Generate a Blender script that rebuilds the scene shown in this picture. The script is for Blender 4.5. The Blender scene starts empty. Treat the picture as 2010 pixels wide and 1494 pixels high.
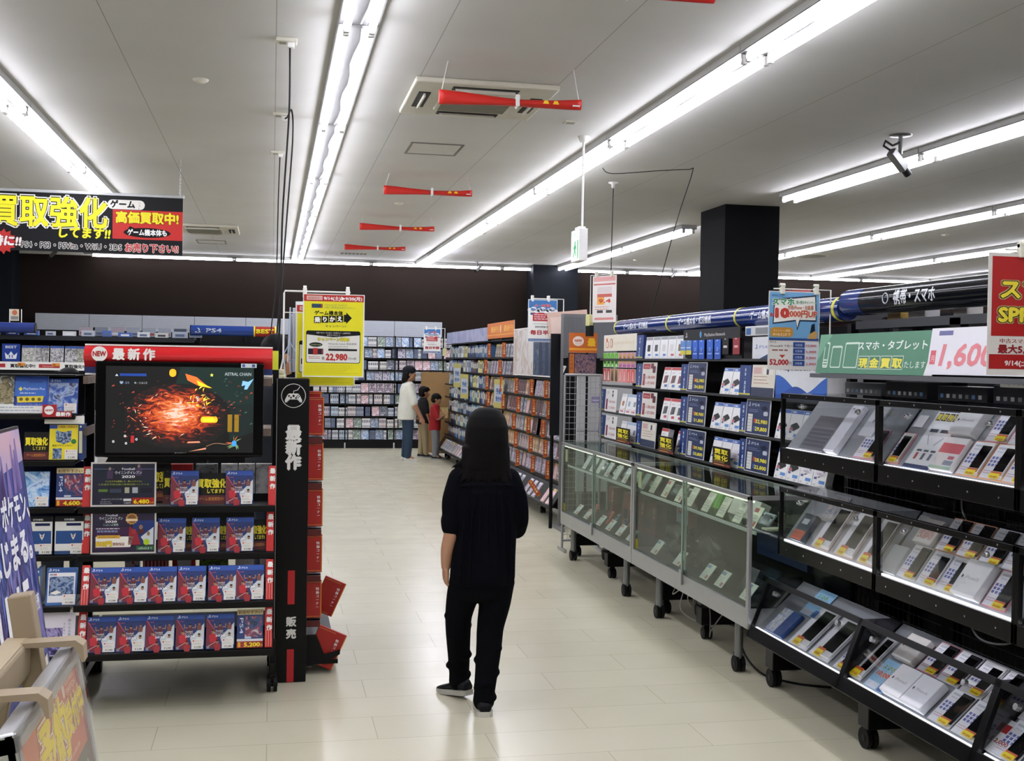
import bpy, bmesh, math, random
from mathutils import Vector, Matrix, Euler
R = math.radians
rnd = random.Random(7)
SC = bpy.context.scene
COL = SC.collection

# ------------------------------------------------------------------ camera, world, exposure
cam_data = bpy.data.cameras.new('camera')
cam_data.sensor_width = 36.0
cam_data.lens = 36.0 * 2276.1 / 2010.0
cam_data.clip_end = 200
cam = bpy.data.objects.new('camera', cam_data)
COL.objects.link(cam)
cam.matrix_world = (Matrix.Translation((0, 0, 1.6)) @ Matrix.Rotation(-0.2046673, 4, 'Z')
                    @ Matrix.Rotation(math.pi / 2 - 0.0158742, 4, 'X') @ Matrix.Rotation(0.0162172, 4, 'Z'))
SC.camera = cam
SC.view_settings.view_transform = 'Standard'
SC.view_settings.look = 'None'
SC.view_settings.gamma = 1.0
SC.view_settings.use_curve_mapping = False
SC.view_settings.exposure = 0.0
world = bpy.data.worlds.new('world')
SC.world = world
world.use_nodes = True
world.node_tree.nodes['Background'].inputs[0].default_value = (0.5, 0.52, 0.55, 1)
world.node_tree.nodes['Background'].inputs[1].default_value = 0.02
TUBE_STRENGTH = 26.5

# ------------------------------------------------------------------ materials
MATS = {}
def lin(c):
    c /= 255.0
    return c / 12.92 if c <= 0.04045 else ((c + 0.055) / 1.055) ** 2.4
def hexc(h):
    return tuple(lin(int(h[i:i + 2], 16)) for i in (0, 2, 4)) + (1.0,)
def newmat(name):
    m = bpy.data.materials.new(name)
    m.use_nodes = True
    nt = m.node_tree
    return m, nt, nt.nodes['Principled BSDF']
def paint(h, rough=0.5, metal=0.0, spec=0.5, var=0.06):
    """plain coloured surface with a slight procedural unevenness"""
    key = (h, rough, metal, spec)
    if key in MATS:
        return MATS[key]
    m, nt, b = newmat('surface_' + h)
    c = hexc(h)
    if 0.3 * c[0] + 0.6 * c[1] + 0.1 * c[2] < 0.022 and spec == 0.5: spec = 0.22
    n = nt.nodes.new('ShaderNodeTexNoise')
    n.inputs['Scale'].default_value = 14.0
    tc = nt.nodes.new('ShaderNodeTexCoord')
    nt.links.new(tc.outputs['Object'], n.inputs['Vector'])
    mx = nt.nodes.new('ShaderNodeMix'); mx.data_type = 'RGBA'
    mx.inputs[6].default_value = tuple(v * (1 - var) for v in c[:3]) + (1,)
    mx.inputs[7].default_value = tuple(min(1, v * (1 + var)) for v in c[:3]) + (1,)
    nt.links.new(n.outputs['Fac'], mx.inputs[0])
    nt.links.new(mx.outputs[2], b.inputs['Base Color'])
    b.inputs['Roughness'].default_value = rough
    b.inputs['Metallic'].default_value = metal
    b.inputs['Specular IOR Level'].default_value = spec
    MATS[key] = m
    return m
def emit(h, s, name='glow'):
    key = ('emit', h, s)
    if key in MATS:
        return MATS[key]
    m, nt, b = newmat(name)
    b.inputs['Base Color'].default_value = hexc(h)
    b.inputs['Emission Color'].default_value = hexc(h)
    b.inputs['Emission Strength'].default_value = s
    MATS[key] = m
    return m
def clear(name, tint='ffffff', refl=0.06, rough=0.02, cover=0.0):
    """thin clear sheet: lets light straight through, reflects more at grazing angles"""
    key = ('clear', name)
    if key in MATS:
        return MATS[key]
    m, nt, b = newmat(name)
    nt.nodes.remove(b)
    out = nt.nodes['Material Output']
    tr = nt.nodes.new('ShaderNodeBsdfTransparent'); tr.inputs[0].default_value = hexc(tint)
    gl = nt.nodes.new('ShaderNodeBsdfGlossy'); gl.inputs['Roughness'].default_value = rough
    gl.inputs[0].default_value = (0.9, 0.9, 0.9, 1)
    fr = nt.nodes.new('ShaderNodeLayerWeight'); fr.inputs[0].default_value = 0.15
    mp = nt.nodes.new('ShaderNodeMapRange'); mp.inputs[3].default_value = refl; mp.inputs[4].default_value = 0.24
    nt.links.new(fr.outputs['Fresnel'], mp.inputs[0])
    mx = nt.nodes.new('ShaderNodeMixShader')
    nt.links.new(mp.outputs[0], mx.inputs[0]); nt.links.new(tr.outputs[0], mx.inputs[1]); nt.links.new(gl.outputs[0], mx.inputs[2])
    nt.links.new(mx.outputs[0], out.inputs['Surface'])
    MATS[key] = m
    return m
def art(seed, cols, scale=9.0, stretch=(1, 1, 1), rough=0.35, kind='noise', dist=1.5, emission=0.0):
    """printed picture: a colour ramp over a warped noise"""
    key = ('art', seed, tuple(cols), scale, stretch, kind, emission)
    if key in MATS:
        return MATS[key]
    m, nt, b = newmat('printed_picture')
    tc = nt.nodes.new('ShaderNodeTexCoord')
    mp = nt.nodes.new('ShaderNodeMapping')
    mp.inputs['Location'].default_value = (seed * 3.17, seed * 1.31, seed * 2.23)
    mp.inputs['Scale'].default_value = stretch
    nt.links.new(tc.outputs['Object'], mp.inputs['Vector'])
    if kind == 'vor':
        t = nt.nodes.new('ShaderNodeTexVoronoi'); t.inputs['Scale'].default_value = scale
        fac = t.outputs['Color']
    else:
        t = nt.nodes.new('ShaderNodeTexNoise'); t.inputs['Scale'].default_value = scale
        t.inputs['Detail'].default_value = 3.0; t.inputs['Distortion'].default_value = dist
        fac = t.outputs['Fac']
    nt.links.new(mp.outputs[0], t.inputs['Vector'])
    cr = nt.nodes.new('ShaderNodeValToRGB')
    els = cr.color_ramp.elements
    n = len(cols)
    lo, hi = (0.3, 0.7) if kind == 'noise' else (0.1, 0.9)
    for i, h in enumerate(cols):
        p = lo + (hi - lo) * i / max(1, n - 1)
        e = els[i] if i < 2 else els.new(p)
        e.position = p; e.color = hexc(h)
    nt.links.new(fac, cr.inputs[0])
    nt.links.new(cr.outputs[0], b.inputs['Base Color'])
    b.inputs['Roughness'].default_value = rough
    if emission:
        nt.links.new(cr.outputs[0], b.inputs['Emission Color'])
        b.inputs['Emission Strength'].default_value = emission
    MATS[key] = m
    return m
def M(x, rough=0.45):
    return paint(x, rough) if isinstance(x, str) else x

# ------------------------------------------------------------------ mesh collector
class MB:
    """collects shapes into one mesh with a material per face"""
    def __init__(s):
        s.v = []; s.f = []; s.fm = []; s.mats = []; s.sm = []
    def mi(s, m):
        m = M(m)
        for i, q in enumerate(s.mats):
            if q is m: return i
        s.mats.append(m); return len(s.mats) - 1
    def add(s, vs, fs, m, smooth=False, mx=None):
        o = len(s.v); k = s.mi(m)
        if mx is not None: vs = [mx @ Vector(v) for v in vs]
        s.v.extend([tuple(v) for v in vs])
        for f in fs:
            s.f.append(tuple(i + o for i in f)); s.fm.append(k); s.sm.append(smooth)
        return s
    def box(s, x0, x1, y0, y1, z0, z1, m, b=0.0, mx=None):
        if b <= 0:
            vs = [(x0, y0, z0), (x1, y0, z0), (x1, y1, z0), (x0, y1, z0), (x0, y0, z1), (x1, y0, z1), (x1, y1, z1), (x0, y1, z1)]
            fs = [(0, 3, 2, 1), (4, 5, 6, 7), (0, 1, 5, 4), (1, 2, 6, 5), (2, 3, 7, 6), (3, 0, 4, 7)]
            return s.add(vs, fs, m, mx=mx)
        bm = bmesh.new()
        bmesh.ops.create_cube(bm, size=1.0)
        for v in bm.verts:
            v.co = Vector(((x0 + x1) / 2 + v.co.x * (x1 - x0), (y0 + y1) / 2 + v.co.y * (y1 - y0), (z0 + z1) / 2 + v.co.z * (z1 - z0)))
        bmesh.ops.bevel(bm, geom=bm.edges[:], offset=b, segments=2, affect='EDGES', profile=0.5)
        return s.bm(bm, m, mx=mx)
    def bm(s, bm, m, smooth=False, mx=None):
        bm.verts.index_update()
        s.add([v.co.copy() for v in bm.verts], [tuple(v.index for v in f.verts) for f in bm.faces], m, smooth, mx)
        bm.free(); return s
    def tube(s, pts, r, m, n=8, closed=False, caps=True, smooth=True, mx=None):
        pts = [Vector(p) for p in pts]
        rr = r if isinstance(r, (list, tuple)) else [r] * len(pts)
        vs = []; fs = []
        prev = None
        N = len(pts)
        for i, p in enumerate(pts):
            a = pts[(i - 1) % N] if (closed or i > 0) else p
            c = pts[(i + 1) % N] if (closed or i < N - 1) else p
            t = (c - a).normalized()
            if prev is None:
                up = Vector((0, 0, 1)) if abs(t.z) < 0.9 else Vector((1, 0, 0))
                u = t.cross(up).normalized()
            else:
                u = (prev - t * prev.dot(t)).normalized()
            prev = u; w = t.cross(u)
            for k in range(n):
                an = 2 * math.pi * k / n
                vs.append(p + (u * math.cos(an) + w * math.sin(an)) * rr[i])
        for i in range(N if closed else N - 1):
            j = (i + 1) % N
            for k in range(n):
                l = (k + 1) % n
                fs.append((i * n + k, i * n + l, j * n + l, j * n + k))
        s.add(vs, fs, m, smooth, mx)
        if caps and not closed:
            s.add(vs[:n], [tuple(range(n))[::-1]], m, False, mx)
            s.add(vs[-n:], [tuple(range(n))], m, False, mx)
        return s
    def cyl(s, p0, p1, r, m, n=16, r1=None, mx=None):
        return s.tube([p0, p1], [r, r if r1 is None else r1], m, n, mx=mx)
    def lathe(s, prof, m, n=20, mx=None, smooth=True):
        vs = []; fs = []
        for r, z in prof:
            for k in range(n):
                a = 2 * math.pi * k / n
                vs.append((r * math.cos(a), r * math.sin(a), z))
        for i in range(len(prof) - 1):
            for k in range(n):
                l = (k + 1) % n
                fs.append((i * n + k, i * n + l, (i + 1) * n + l, (i + 1) * n + k))
        s.add(vs, fs, m, smooth, mx)
        if prof[0][0] > 1e-5: s.add(vs[:n], [tuple(range(n))[::-1]], m, False, mx)
        if prof[-1][0] > 1e-5: s.add(vs[-n:], [tuple(range(n))], m, False, mx)
        return s
    def prism(s, poly, y0, y1, m, mx=None):
        """polygon in the x-z plane pushed from y0 to y1"""
        n = len(poly)
        vs = [(x, y0, z) for x, z in poly] + [(x, y1, z) for x, z in poly]
        fs = [tuple(range(n)), tuple(range(2 * n - 1, n - 1, -1))] + [(i, i + n, (i + 1) % n + n, (i + 1) % n) for i in range(n)]
        return s.add(vs, fs, m, mx=mx)
    def flat(s, poly, y, m, mx=None):
        return s.add([(x, y, z) for x, z in poly], [tuple(range(len(poly)))], m, mx=mx)
    def rect(s, x, z, w, h, y, m, mx=None):
        return s.flat([(x, z), (x + w, z), (x + w, z + h), (x, z + h)], y, m, mx)
    def ell(s, x, z, rx, rz, y, m, n=28, mx=None):
        return s.flat([(x + rx * math.cos(2 * math.pi * k / n), z + rz * math.sin(2 * math.pi * k / n)) for k in range(n)], y, m, mx)
    def text(s, t, x, z, size, y, m, align='C', bold=0.0, width=None, shear=0.0, vert=False, mx=None):
        """letters in the x-z plane facing -y; width squeezes the line to a given width"""
        if vert:
            for i, ch in enumerate(t):
                s.text(ch, x, z - i * size * 1.12, size, y, m, 'C', bold, None, shear, False, mx)
            return s
        vs, fs, x0, x1 = glyphs(t)
        if not vs: return s
        k = size
        w = (x1 - x0) * k
        sx = 1.0 if width is None else width / max(w, 1e-6)
        off = {'L': 0.0, 'C': -w * sx / 2, 'R': -w * sx}[align]
        # heavier strokes: the same letters printed again a little to each side
        if bold <= 0: sh = [(0, 0)]
        elif size < 0.02: sh = [(-bold * 0.7, 0), (bold * 0.7, 0)]
        else:
            nn = 2 if bold <= 0.036 else int(math.ceil(2 * bold / 0.06)) + 1
            sh = [((i / (nn - 1) * 2 - 1) * bold, (j / (nn - 1) * 2 - 1) * bold) for i in range(nn) for j in range(nn)]
            if nn > 2: sh = [(u, v) for u, v in sh if u * u + v * v < 1.7 * bold * bold]
        for q, (dx, dz) in enumerate(sh):
            pts = [(x + off + ((a - x0) * sx + dx * min(sx, 1.3)) * k + shear * b * k, y - q * 0.000012, z + (b + dz) * k) for a, b in vs]
            s.add(pts, fs, m, mx=mx)
        return s
    def build(s, name, parent=None, loc=(0, 0, 0), rot=(0, 0, 0)):
        me = bpy.data.meshes.new(name)
        me.from_pydata(s.v, [], s.f)
        for m in s.mats: me.materials.append(m)
        me.polygons.foreach_set('material_index', s.fm)
        me.polygons.foreach_set('use_smooth', s.sm)
        me.update()
        return link(name, me, parent, loc, rot)
def link(name, me, parent=None, loc=(0, 0, 0), rot=(0, 0, 0)):
    o = bpy.data.objects.new(name, me)
    COL.objects.link(o)
    if parent is not None: o.parent = parent
    o.location = loc; o.rotation_euler = rot
    return o
GL = {}
def glyphs(t):
    key = t
    if key in GL: return GL[key]
    cu = bpy.data.curves.new('lettering', 'FONT')
    cu.body = t; cu.size = 1.0; cu.resolution_u = 2
    o = bpy.data.objects.new('lettering', cu)
    me = bpy.data.meshes.new_from_object(o)
    vs = [(v.co.x, v.co.y) for v in me.vertices]
    fs = [tuple(p.vertices) for p in me.polygons]
    # letters face -y in the x-z plane: the winding of the flat text already does
    bpy.data.objects.remove(o); bpy.data.meshes.remove(me); bpy.data.curves.remove(cu)
    xs = [v[0] for v in vs] or [0]
    GL[key] = (vs, fs, min(xs), max(xs))
    return GL[key]

# ------------------------------------------------------------------ things, parts, copies
def tag(o, label, cat, group=None, kind=None):
    o['label'] = label; o['category'] = cat
    if group: o['group'] = group
    if kind: o['kind'] = kind
    return o
def thing(name, label, cat, loc=(0, 0, 0), rot=(0, 0, 0), group=None):
    o = bpy.data.objects.new(name, None)
    COL.objects.link(o); o.location = loc; o.rotation_euler = rot
    o.empty_display_size = 0.05
    return tag(o, label, cat, group)
def struct(o):
    o['kind'] = 'structure'; return o
KIDS = {}
def dup(src, loc, rot, label, group=None, kids=True):
    """a copy of a thing with copies of its parts and sub-parts"""
    c = src.copy(); COL.objects.link(c)
    c.location = loc; c.rotation_euler = rot
    c['label'] = label
    if group: c['group'] = group
    if src.name not in KIDS:
        KIDS[src.name] = [(a, list(a.children)) for a in src.children]
    if kids:
        for a, subs in KIDS[src.name]:
            ca = a.copy(); COL.objects.link(ca); ca.parent = c
            for b in subs:
                cb = b.copy(); COL.objects.link(cb); cb.parent = ca
    return c
ORD = ['first', 'second', 'third', 'fourth', 'fifth', 'sixth', 'seventh', 'eighth', 'ninth', 'tenth', 'eleventh', 'twelfth', 'thirteenth',
       'fourteenth', 'fifteenth', 'sixteenth', 'seventeenth', 'eighteenth', 'nineteenth', 'twentieth']
def nth(i):
    if i < 20: return ORD[i]
    n = i + 1
    return '%d%s' % (n, {1: 'st', 2: 'nd', 3: 'rd'}.get(n % 10, 'th') if n % 100 not in (11, 12, 13) else 'th')
# ================================================================== the room
CEIL = 3.42
BACK = 21.6
def floor_mat():
    m, nt, b = newmat('vinyl_floor')
    tc = nt.nodes.new('ShaderNodeTexCoord')
    br = nt.nodes.new('ShaderNodeTexBrick')
    br.offset = 0.5
    br.inputs['Color1'].default_value = hexc('d8d4bc'); br.inputs['Color2'].default_value = hexc('d3cfb7')
    br.inputs['Mortar'].default_value = hexc('b9b49c')
    br.inputs['Scale'].default_value = 1.0
    br.inputs['Mortar Size'].default_value = 0.0022; br.inputs['Mortar Smooth'].default_value = 0.3
    br.inputs['Brick Width'].default_value = 0.92; br.inputs['Row Height'].default_value = 0.305
    br.inputs['Bias'].default_value = -0.2
    nt.links.new(tc.outputs['Object'], br.inputs['Vector'])
    n = nt.nodes.new('ShaderNodeTexNoise'); n.inputs['Scale'].default_value = 1.3; n.inputs['Detail'].default_value = 4
    nt.links.new(tc.outputs['Object'], n.inputs['Vector'])
    mx = nt.nodes.new('ShaderNodeMix'); mx.data_type = 'RGBA'; mx.blend_type = 'MULTIPLY'
    mr = nt.nodes.new('ShaderNodeMapRange'); mr.inputs[3].default_value = 0.0; mr.inputs[4].default_value = 0.22
    nt.links.new(n.outputs['Fac'], mr.inputs[0]); nt.links.new(mr.outputs[0], mx.inputs[0])
    nt.links.new(br.outputs['Color'], mx.inputs[6]); mx.inputs[7].default_value = hexc('b9b194')
    nt.links.new(mx.outputs[2], b.inputs['Base Color'])
    b.inputs['Roughness'].default_value = 0.22
    b.inputs['Specular IOR Level'].default_value = 0.55
    n2 = nt.nodes.new('ShaderNodeTexNoise'); n2.inputs['Scale'].default_value = 5.0
    nt.links.new(tc.outputs['Object'], n2.inputs['Vector'])
    r2 = nt.nodes.new('ShaderNodeMapRange'); r2.inputs[3].default_value = 0.16; r2.inputs[4].default_value = 0.3
    nt.links.new(n2.outputs['Fac'], r2.inputs[0]); nt.links.new(r2.outputs[0], b.inputs['Roughness'])
    return m
def ceiling_mat():
    m, nt, b = newmat('ceiling_board')
    tc = nt.nodes.new('ShaderNodeTexCoord')
    sx = nt.nodes.new('ShaderNodeSeparateXYZ'); nt.links.new(tc.outputs['Object'], sx.inputs[0])
    def seam(sock, period, off, w):
        a = nt.nodes.new('ShaderNodeMath'); a.operation = 'ADD'; a.inputs[1].default_value = off + 100 * period
        nt.links.new(sock, a.inputs[0])
        d = nt.nodes.new('ShaderNodeMath'); d.operation = 'DIVIDE'; d.inputs[1].default_value = period
        nt.links.new(a.outputs[0], d.inputs[0])
        f = nt.nodes.new('ShaderNodeMath'); f.operation = 'FRACT'; nt.links.new(d.outputs[0], f.inputs[0])
        g = nt.nodes.new('ShaderNodeMath'); g.operation = 'LESS_THAN'; g.inputs[1].default_value = w / period
        nt.links.new(f.outputs[0], g.inputs[0]); return g.outputs[0]
    s = seam(sx.outputs['X'], 0.906, 0.0, 0.006)
    n = nt.nodes.new('ShaderNodeTexNoise'); n.inputs['Scale'].default_value = 0.9; n.inputs['Detail'].default_value = 5
    nt.links.new(tc.outputs['Object'], n.inputs['Vector'])
    cr = nt.nodes.new('ShaderNodeValToRGB')
    cr.color_ramp.elements[0].position = 0.3; cr.color_ramp.elements[0].color = hexc('c4c3bf')
    cr.color_ramp.elements[1].position = 0.7; cr.color_ramp.elements[1].color = hexc('cccbc8')
    nt.links.new(n.outputs['Fac'], cr.inputs[0])
    mx = nt.nodes.new('ShaderNodeMix'); mx.data_type = 'RGBA'
    nt.links.new(s, mx.inputs[0]); nt.links.new(cr.outputs[0], mx.inputs[6]); mx.inputs[7].default_value = hexc('9b9994')
    nt.links.new(mx.outputs[2], b.inputs['Base Color'])
    b.inputs['Roughness'].default_value = 0.75
    return m
X0, X1, Y0 = -7.0, 17.0, -5.0
struct(MB().box(X0, X1, Y0, BACK, -0.12, 0, floor_mat()).build('floor'))
struct(MB().box(X0, X1, Y0, BACK, CEIL, CEIL + 0.12, ceiling_mat()).build('ceiling'))
BROWN = paint('221a16', 0.8, 0, 0.15); NAVY = paint('141b24', 0.55)
struct(MB().box(X0, X1, BACK, BACK + 0.15, 0, CEIL, BROWN).build('wall_back'))
struct(MB().box(X0 - 0.15, X0, Y0, BACK, 0, CEIL, paint('8d867c', 0.7)).build('wall_left'))
struct(MB().box(X1, X1 + 0.15, Y0, BACK, 0, CEIL, paint('6d665e', 0.7)).build('wall_right'))
struct(MB().box(X0, X1, Y0 - 0.15, Y0, 0, CEIL, paint('5d5750', 0.7)).build('wall_front'))
struct(MB().box(4.74, 5.6, 21.05, BACK, 0, CEIL, paint('10151c', 0.7, 0, 0.2)).build('pillar_back_right'))
struct(MB().box(-5.2, -4.33, 21.0, BACK, 0, CEIL, paint('0d1219', 0.7, 0, 0.2)).build('pillar_back_left'))
struct(MB().box(4.985, 5.64, 12.34, 13.1, 0, CEIL, paint('07090c', 0.7, 0, 0.15)).build('pillar_centre'))
struct(MB().box(X0, X1, BACK - 0.03, BACK, CEIL - 0.06, CEIL, paint('c9c7c0', 0.6)).build('trim_back'))

# ------------------------------------------------------------------ fluorescent fittings
TUBE = emit('f4f4ff', TUBE_STRENGTH, 'fluorescent_tube')
HOUSE = paint('b4b4b1', 0.5); GLARE_DARK = paint('4a4a49', 0.5); SOCK = paint('b9b7b2', 0.5)
def light_proto(twin):
    t = thing('ceiling_light', 'x', 'ceiling light')
    h = MB(); w = 0.106 if twin else 0.06
    h.box(-w, w, -1.335, 1.335, -0.044, 0.0, HOUSE, 0.003); h.build('housing', t)
    MB().box(-w, w, -1.335, 1.335, -0.05, -0.044, GLARE_DARK).build('darkened_plate', t)  # really a white plate; its grey colour is darkened against the tube glare
    for sx in ((-0.066, 0.066) if twin else (0,)):
        L = 1.295 if twin else 1.18
        tb = MB().tube([(sx, -L, -0.077), (sx, L, -0.077)], 0.021, TUBE, 10).build('fluorescent_tube', t)
        for e in (-1, 1):
            MB().box(sx - 0.016, sx + 0.016, e * (L + 0.012) - 0.014, e * (L + 0.012) + 0.014, -0.105, -0.048, SOCK, 0.004).build('lamp_holder', t)
    if twin:
        MB().tube([(0.02 + 0.012 * math.sin(k * 1.7), -1.3 + k * 0.26, -0.056) for k in range(11)], 0.004, paint('8a8986'), 6).build('wire', t)
    return t
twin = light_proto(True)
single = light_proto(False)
rows = [(-4.04, 'far left row', range(-1, 5)), (-1.82, 'row at the left edge', range(-3, 6)),
        (0.43, 'row above the aisle', range(-3, 7)), (2.68, 'row above the right shelves', range(-3, 7)),
        (5.30, 'row broken by the black pillar', None), (7.92, 'row just beyond the pillar', range(0, 7)),
        (10.5, 'second row beyond the pillar', range(2, 7)), (13.1, 'last row far right', range(3, 7))]
first = True
for x, where, ks in rows:
    ys = [6.2 + 2.68 * k - 1.34 for k in ks] if ks else [10.05 - 2.68 * k for k in (3, 2, 1, 0)] + [15.68, 18.36, 20.0]
    if ks: ys = [min(y, 19.98) for y in ys]
    ys = sorted(ys)
    for i, y in enumerate(ys):
        n = len(ys) - 1 - i
        lab = 'twin-tube ceiling light, %s from the back wall, %s' % (nth(n), where)
        if first:
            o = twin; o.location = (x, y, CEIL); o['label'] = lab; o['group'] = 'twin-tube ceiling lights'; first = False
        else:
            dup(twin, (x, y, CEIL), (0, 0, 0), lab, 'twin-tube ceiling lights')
for k in range(8):
    x = -1.89 + 2.435 * k
    lab = 'single-tube light along the back wall top, %s from the left' % nth(k)
    if k == 0:
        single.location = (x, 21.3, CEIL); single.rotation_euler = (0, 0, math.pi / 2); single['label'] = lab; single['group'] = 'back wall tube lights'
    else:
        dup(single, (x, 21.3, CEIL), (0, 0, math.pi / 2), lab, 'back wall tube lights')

# ------------------------------------------------------------------ things on the ceiling
CREAM = paint('cfccbd', 0.5); DARK = paint('17181a', 0.5); VENTIN = paint('8f8d80', 0.6)
def air_con(loc, lab):
    t = thing('air_conditioner', lab, 'air conditioner', loc)
    p = MB(); p.box(-0.475, 0.475, -0.5, 0.5, -0.035, 0, CREAM, 0.01); p.build('panel', t)
    g = MB(); g.box(-0.26, 0.26, -0.26, 0.26, -0.048, -0.03, CREAM, 0.006)
    for k in range(20): g.box(-0.235, 0.235, -0.235 + k * 0.0245, -0.235 + k * 0.0245 + 0.012, -0.053, -0.046, VENTIN)
    g.build('grille', t)
    for a in range(4):
        mx = Matrix.Rotation(a * math.pi / 2, 4, 'Z')
        b = MB(); b.box(-0.22, 0.22, 0.34, 0.42, -0.041, -0.034, DARK, 0, mx)
        b.build('air_slot', t)
        f = MB(); f.box(-0.2, 0.2, 0.372, 0.384, -0.062, -0.036, CREAM, 0.002, mx); f.build('flap', t)
    return t
air_con((1.355, 7.91, CEIL), 'cream square ceiling air conditioner behind the nearest red furled banner')
air_con((-0.95, 16.9, CEIL), 'cream ceiling air conditioner partly hidden by the black hanging sign')
def hatch(x, y, lab):
    m = MB(); g = paint('77756e', 0.5, 0.4)
    m.box(-0.225, 0.225, -0.26, -0.245, -0.008, 0, g); m.box(-0.225, 0.225, 0.245, 0.26, -0.008, 0, g)
    m.box(-0.225, -0.205, -0.245, 0.245, -0.008, 0, g); m.box(0.205, 0.225, -0.245, 0.245, -0.008, 0, g)
    m.box(-0.205, 0.205, -0.245, 0.245, -0.004, 0, paint('c9c7c1'))
    tag(m.build('access_hatch', None, (x, y, CEIL)), lab, 'ceiling hatch')
hatch(1.34, 9.92, 'square ceiling access hatch with thin metal rim beyond the air conditioner')
hatch(-0.95, 18.9, 'square ceiling access hatch near the back wall, right of the black hanging sign')
def small(name, lab, cat, loc, prof, col, extra=None):
    m = MB().lathe(prof, col, 18)
    if extra: extra(m)
    return tag(m.build(name, None, loc), lab, cat)
DISC = [(0.0, -0.028), (0.02, -0.027), (0.035, -0.018), (0.05, -0.008), (0.052, 0.0)]
for x, y, lab in ((-0.478, 7.895, 'round ceiling sprinkler head left of the hanging black cords'), (1.42, 13.45, 'small round white detector between the second and third red banners'),
                  (2.9, 16.2, 'small round detector right of the long lights near the back'), (6.2, 19.4, 'small round detector left of the black pillar near the back'),
                  (8.9, 14.2, 'round white detector right of the black pillar')):
    small('smoke_detector', lab, 'detector', (x, y, CEIL), DISC, CREAM)
m = MB(); m.box(-0.05, 0.05, -0.05, 0.05, -0.012, 0, CREAM, 0.004); m.box(-0.03, 0.03, -0.03, 0.03, -0.014, -0.011, VENTIN)
tag(m.build('ceiling_plate', None, (2.185, 8.51, CEIL)), 'small square cream ceiling plate beside the exit sign rod', 'ceiling plate')
m = MB()
for k in range(7): m.box(-0.225 + k * 0.065, -0.225 + k * 0.065 + 0.045, -0.09, 0.09, -0.014, 0, paint('4a4a46', 0.5))
m.box(-0.25, 0.25, -0.11, 0.11, -0.006, 0, CREAM)
tag(m.build('air_vent', None, (1.36, 20.05, CEIL)), 'slotted ceiling vent beneath the farthest red banner', 'vent')
m = MB(); m.lathe([(0.3, -0.01), (0.31, 0)], CREAM, 28); m.lathe([(0.0, -0.02), (0.24, -0.016), (0.25, -0.008)], VENTIN, 28)
tag(m.build('air_vent', None, (8.6, 17.6, CEIL)), 'round ceiling vent right of the black pillar', 'vent')

# red furled banners
RED = paint('c81f14', 0.5); DRED = paint('8f130c', 0.6); YEL = paint('f2c418', 0.5); WHT = paint('e9e9e6', 0.5)
def red_banner(x0, x1, y, z, lab, strx=None, top=None):
    t = thing('furled_banner', lab, 'banner', ((x0 + x1) / 2, y, z), group='red furled banners over the aisle')
    L = x1 - x0; n = 28
    m = MB(); vs = []; fs = []; q = 12
    for i in range(n + 1):
        u = i / n
        # the roll is thick at its left end, tied at 55 percent and thinner on the right
        rz = 0.044 - 0.024 * min(1, u / 0.55) + (0.011 * max(0, (u - 0.55) / 0.45))
        ry = 0.03
        for k in range(q):
            a = 2 * math.pi * k / q
            w = 1 + 0.12 * math.sin(3 * a + u * 7)
            vs.append((-L / 2 + L * u, ry * math.cos(a) * w, -0.012 * math.sin(math.pi * u) + rz * math.sin(a) * w))
    for i in range(n):
        for k in range(q):
            l = (k + 1) % q
            fs.append((i * q + k, (i + 1) * q + k, (i + 1) * q + l, i * q + l))
    fs.append(tuple(range(q))); fs.append(tuple(range(n * q, (n + 1) * q))[::-1])
    m.add(vs, fs, RED, True)
    for u in (0.72, 0.79): m.prism([(-L / 2 + L * u, -0.014), (-L / 2 + L * u + 0.04, -0.014), (-L / 2 + L * u + 0.03, 0.006), (-L / 2 + L * u + 0.01, 0.006)], -0.034, -0.03, YEL)
    m.box(L / 2 - 0.06, L / 2 - 0.015, -0.034, -0.03, -0.02, -0.012, WHT)
    m.build('rolled_cloth', t)
    MB().tube([(-L / 2 + L * 0.54 + 0.0, 0.036 * math.cos(a), -0.01 + 0.034 * math.sin(a)) for a in [2 * math.pi * k / 14 for k in range(14)]], 0.007, WHT, 6, closed=True).box(-L / 2 + L * 0.54 - 0.012, -L / 2 + L * 0.54 + 0.012, -0.04, -0.034, -0.04, 0.03, WHT).build('tie', t)
    for s, xx in ((-1, -L / 2 + 0.01), (1, L / 2 - 0.01)):
        MB().tube([(xx, 0, 0.01), (xx - s * 0.04, 0, CEIL - z)], 0.0028, paint('dcdcd6'), 5).build('string', t)
red_banner(1.06, 1.945, 5.0, 3.275, 'red furled banner nearest the camera, cut by the top edge of the photo')
red_banner(0.974, 1.861, 7.0, 3.205, 'large red furled banner hanging under the cream air conditioner')
red_banner(1.05, 1.92, 11.36, 3.265, 'red furled banner, second behind the air conditioner along the aisle')
red_banner(1.06, 2.0, 14.65, 3.275, 'red furled banner, third behind the air conditioner along the aisle')
red_banner(1.07, 2.0, 17.9, 3.325, 'farthest red furled banner, above the slotted ceiling vent')

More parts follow.
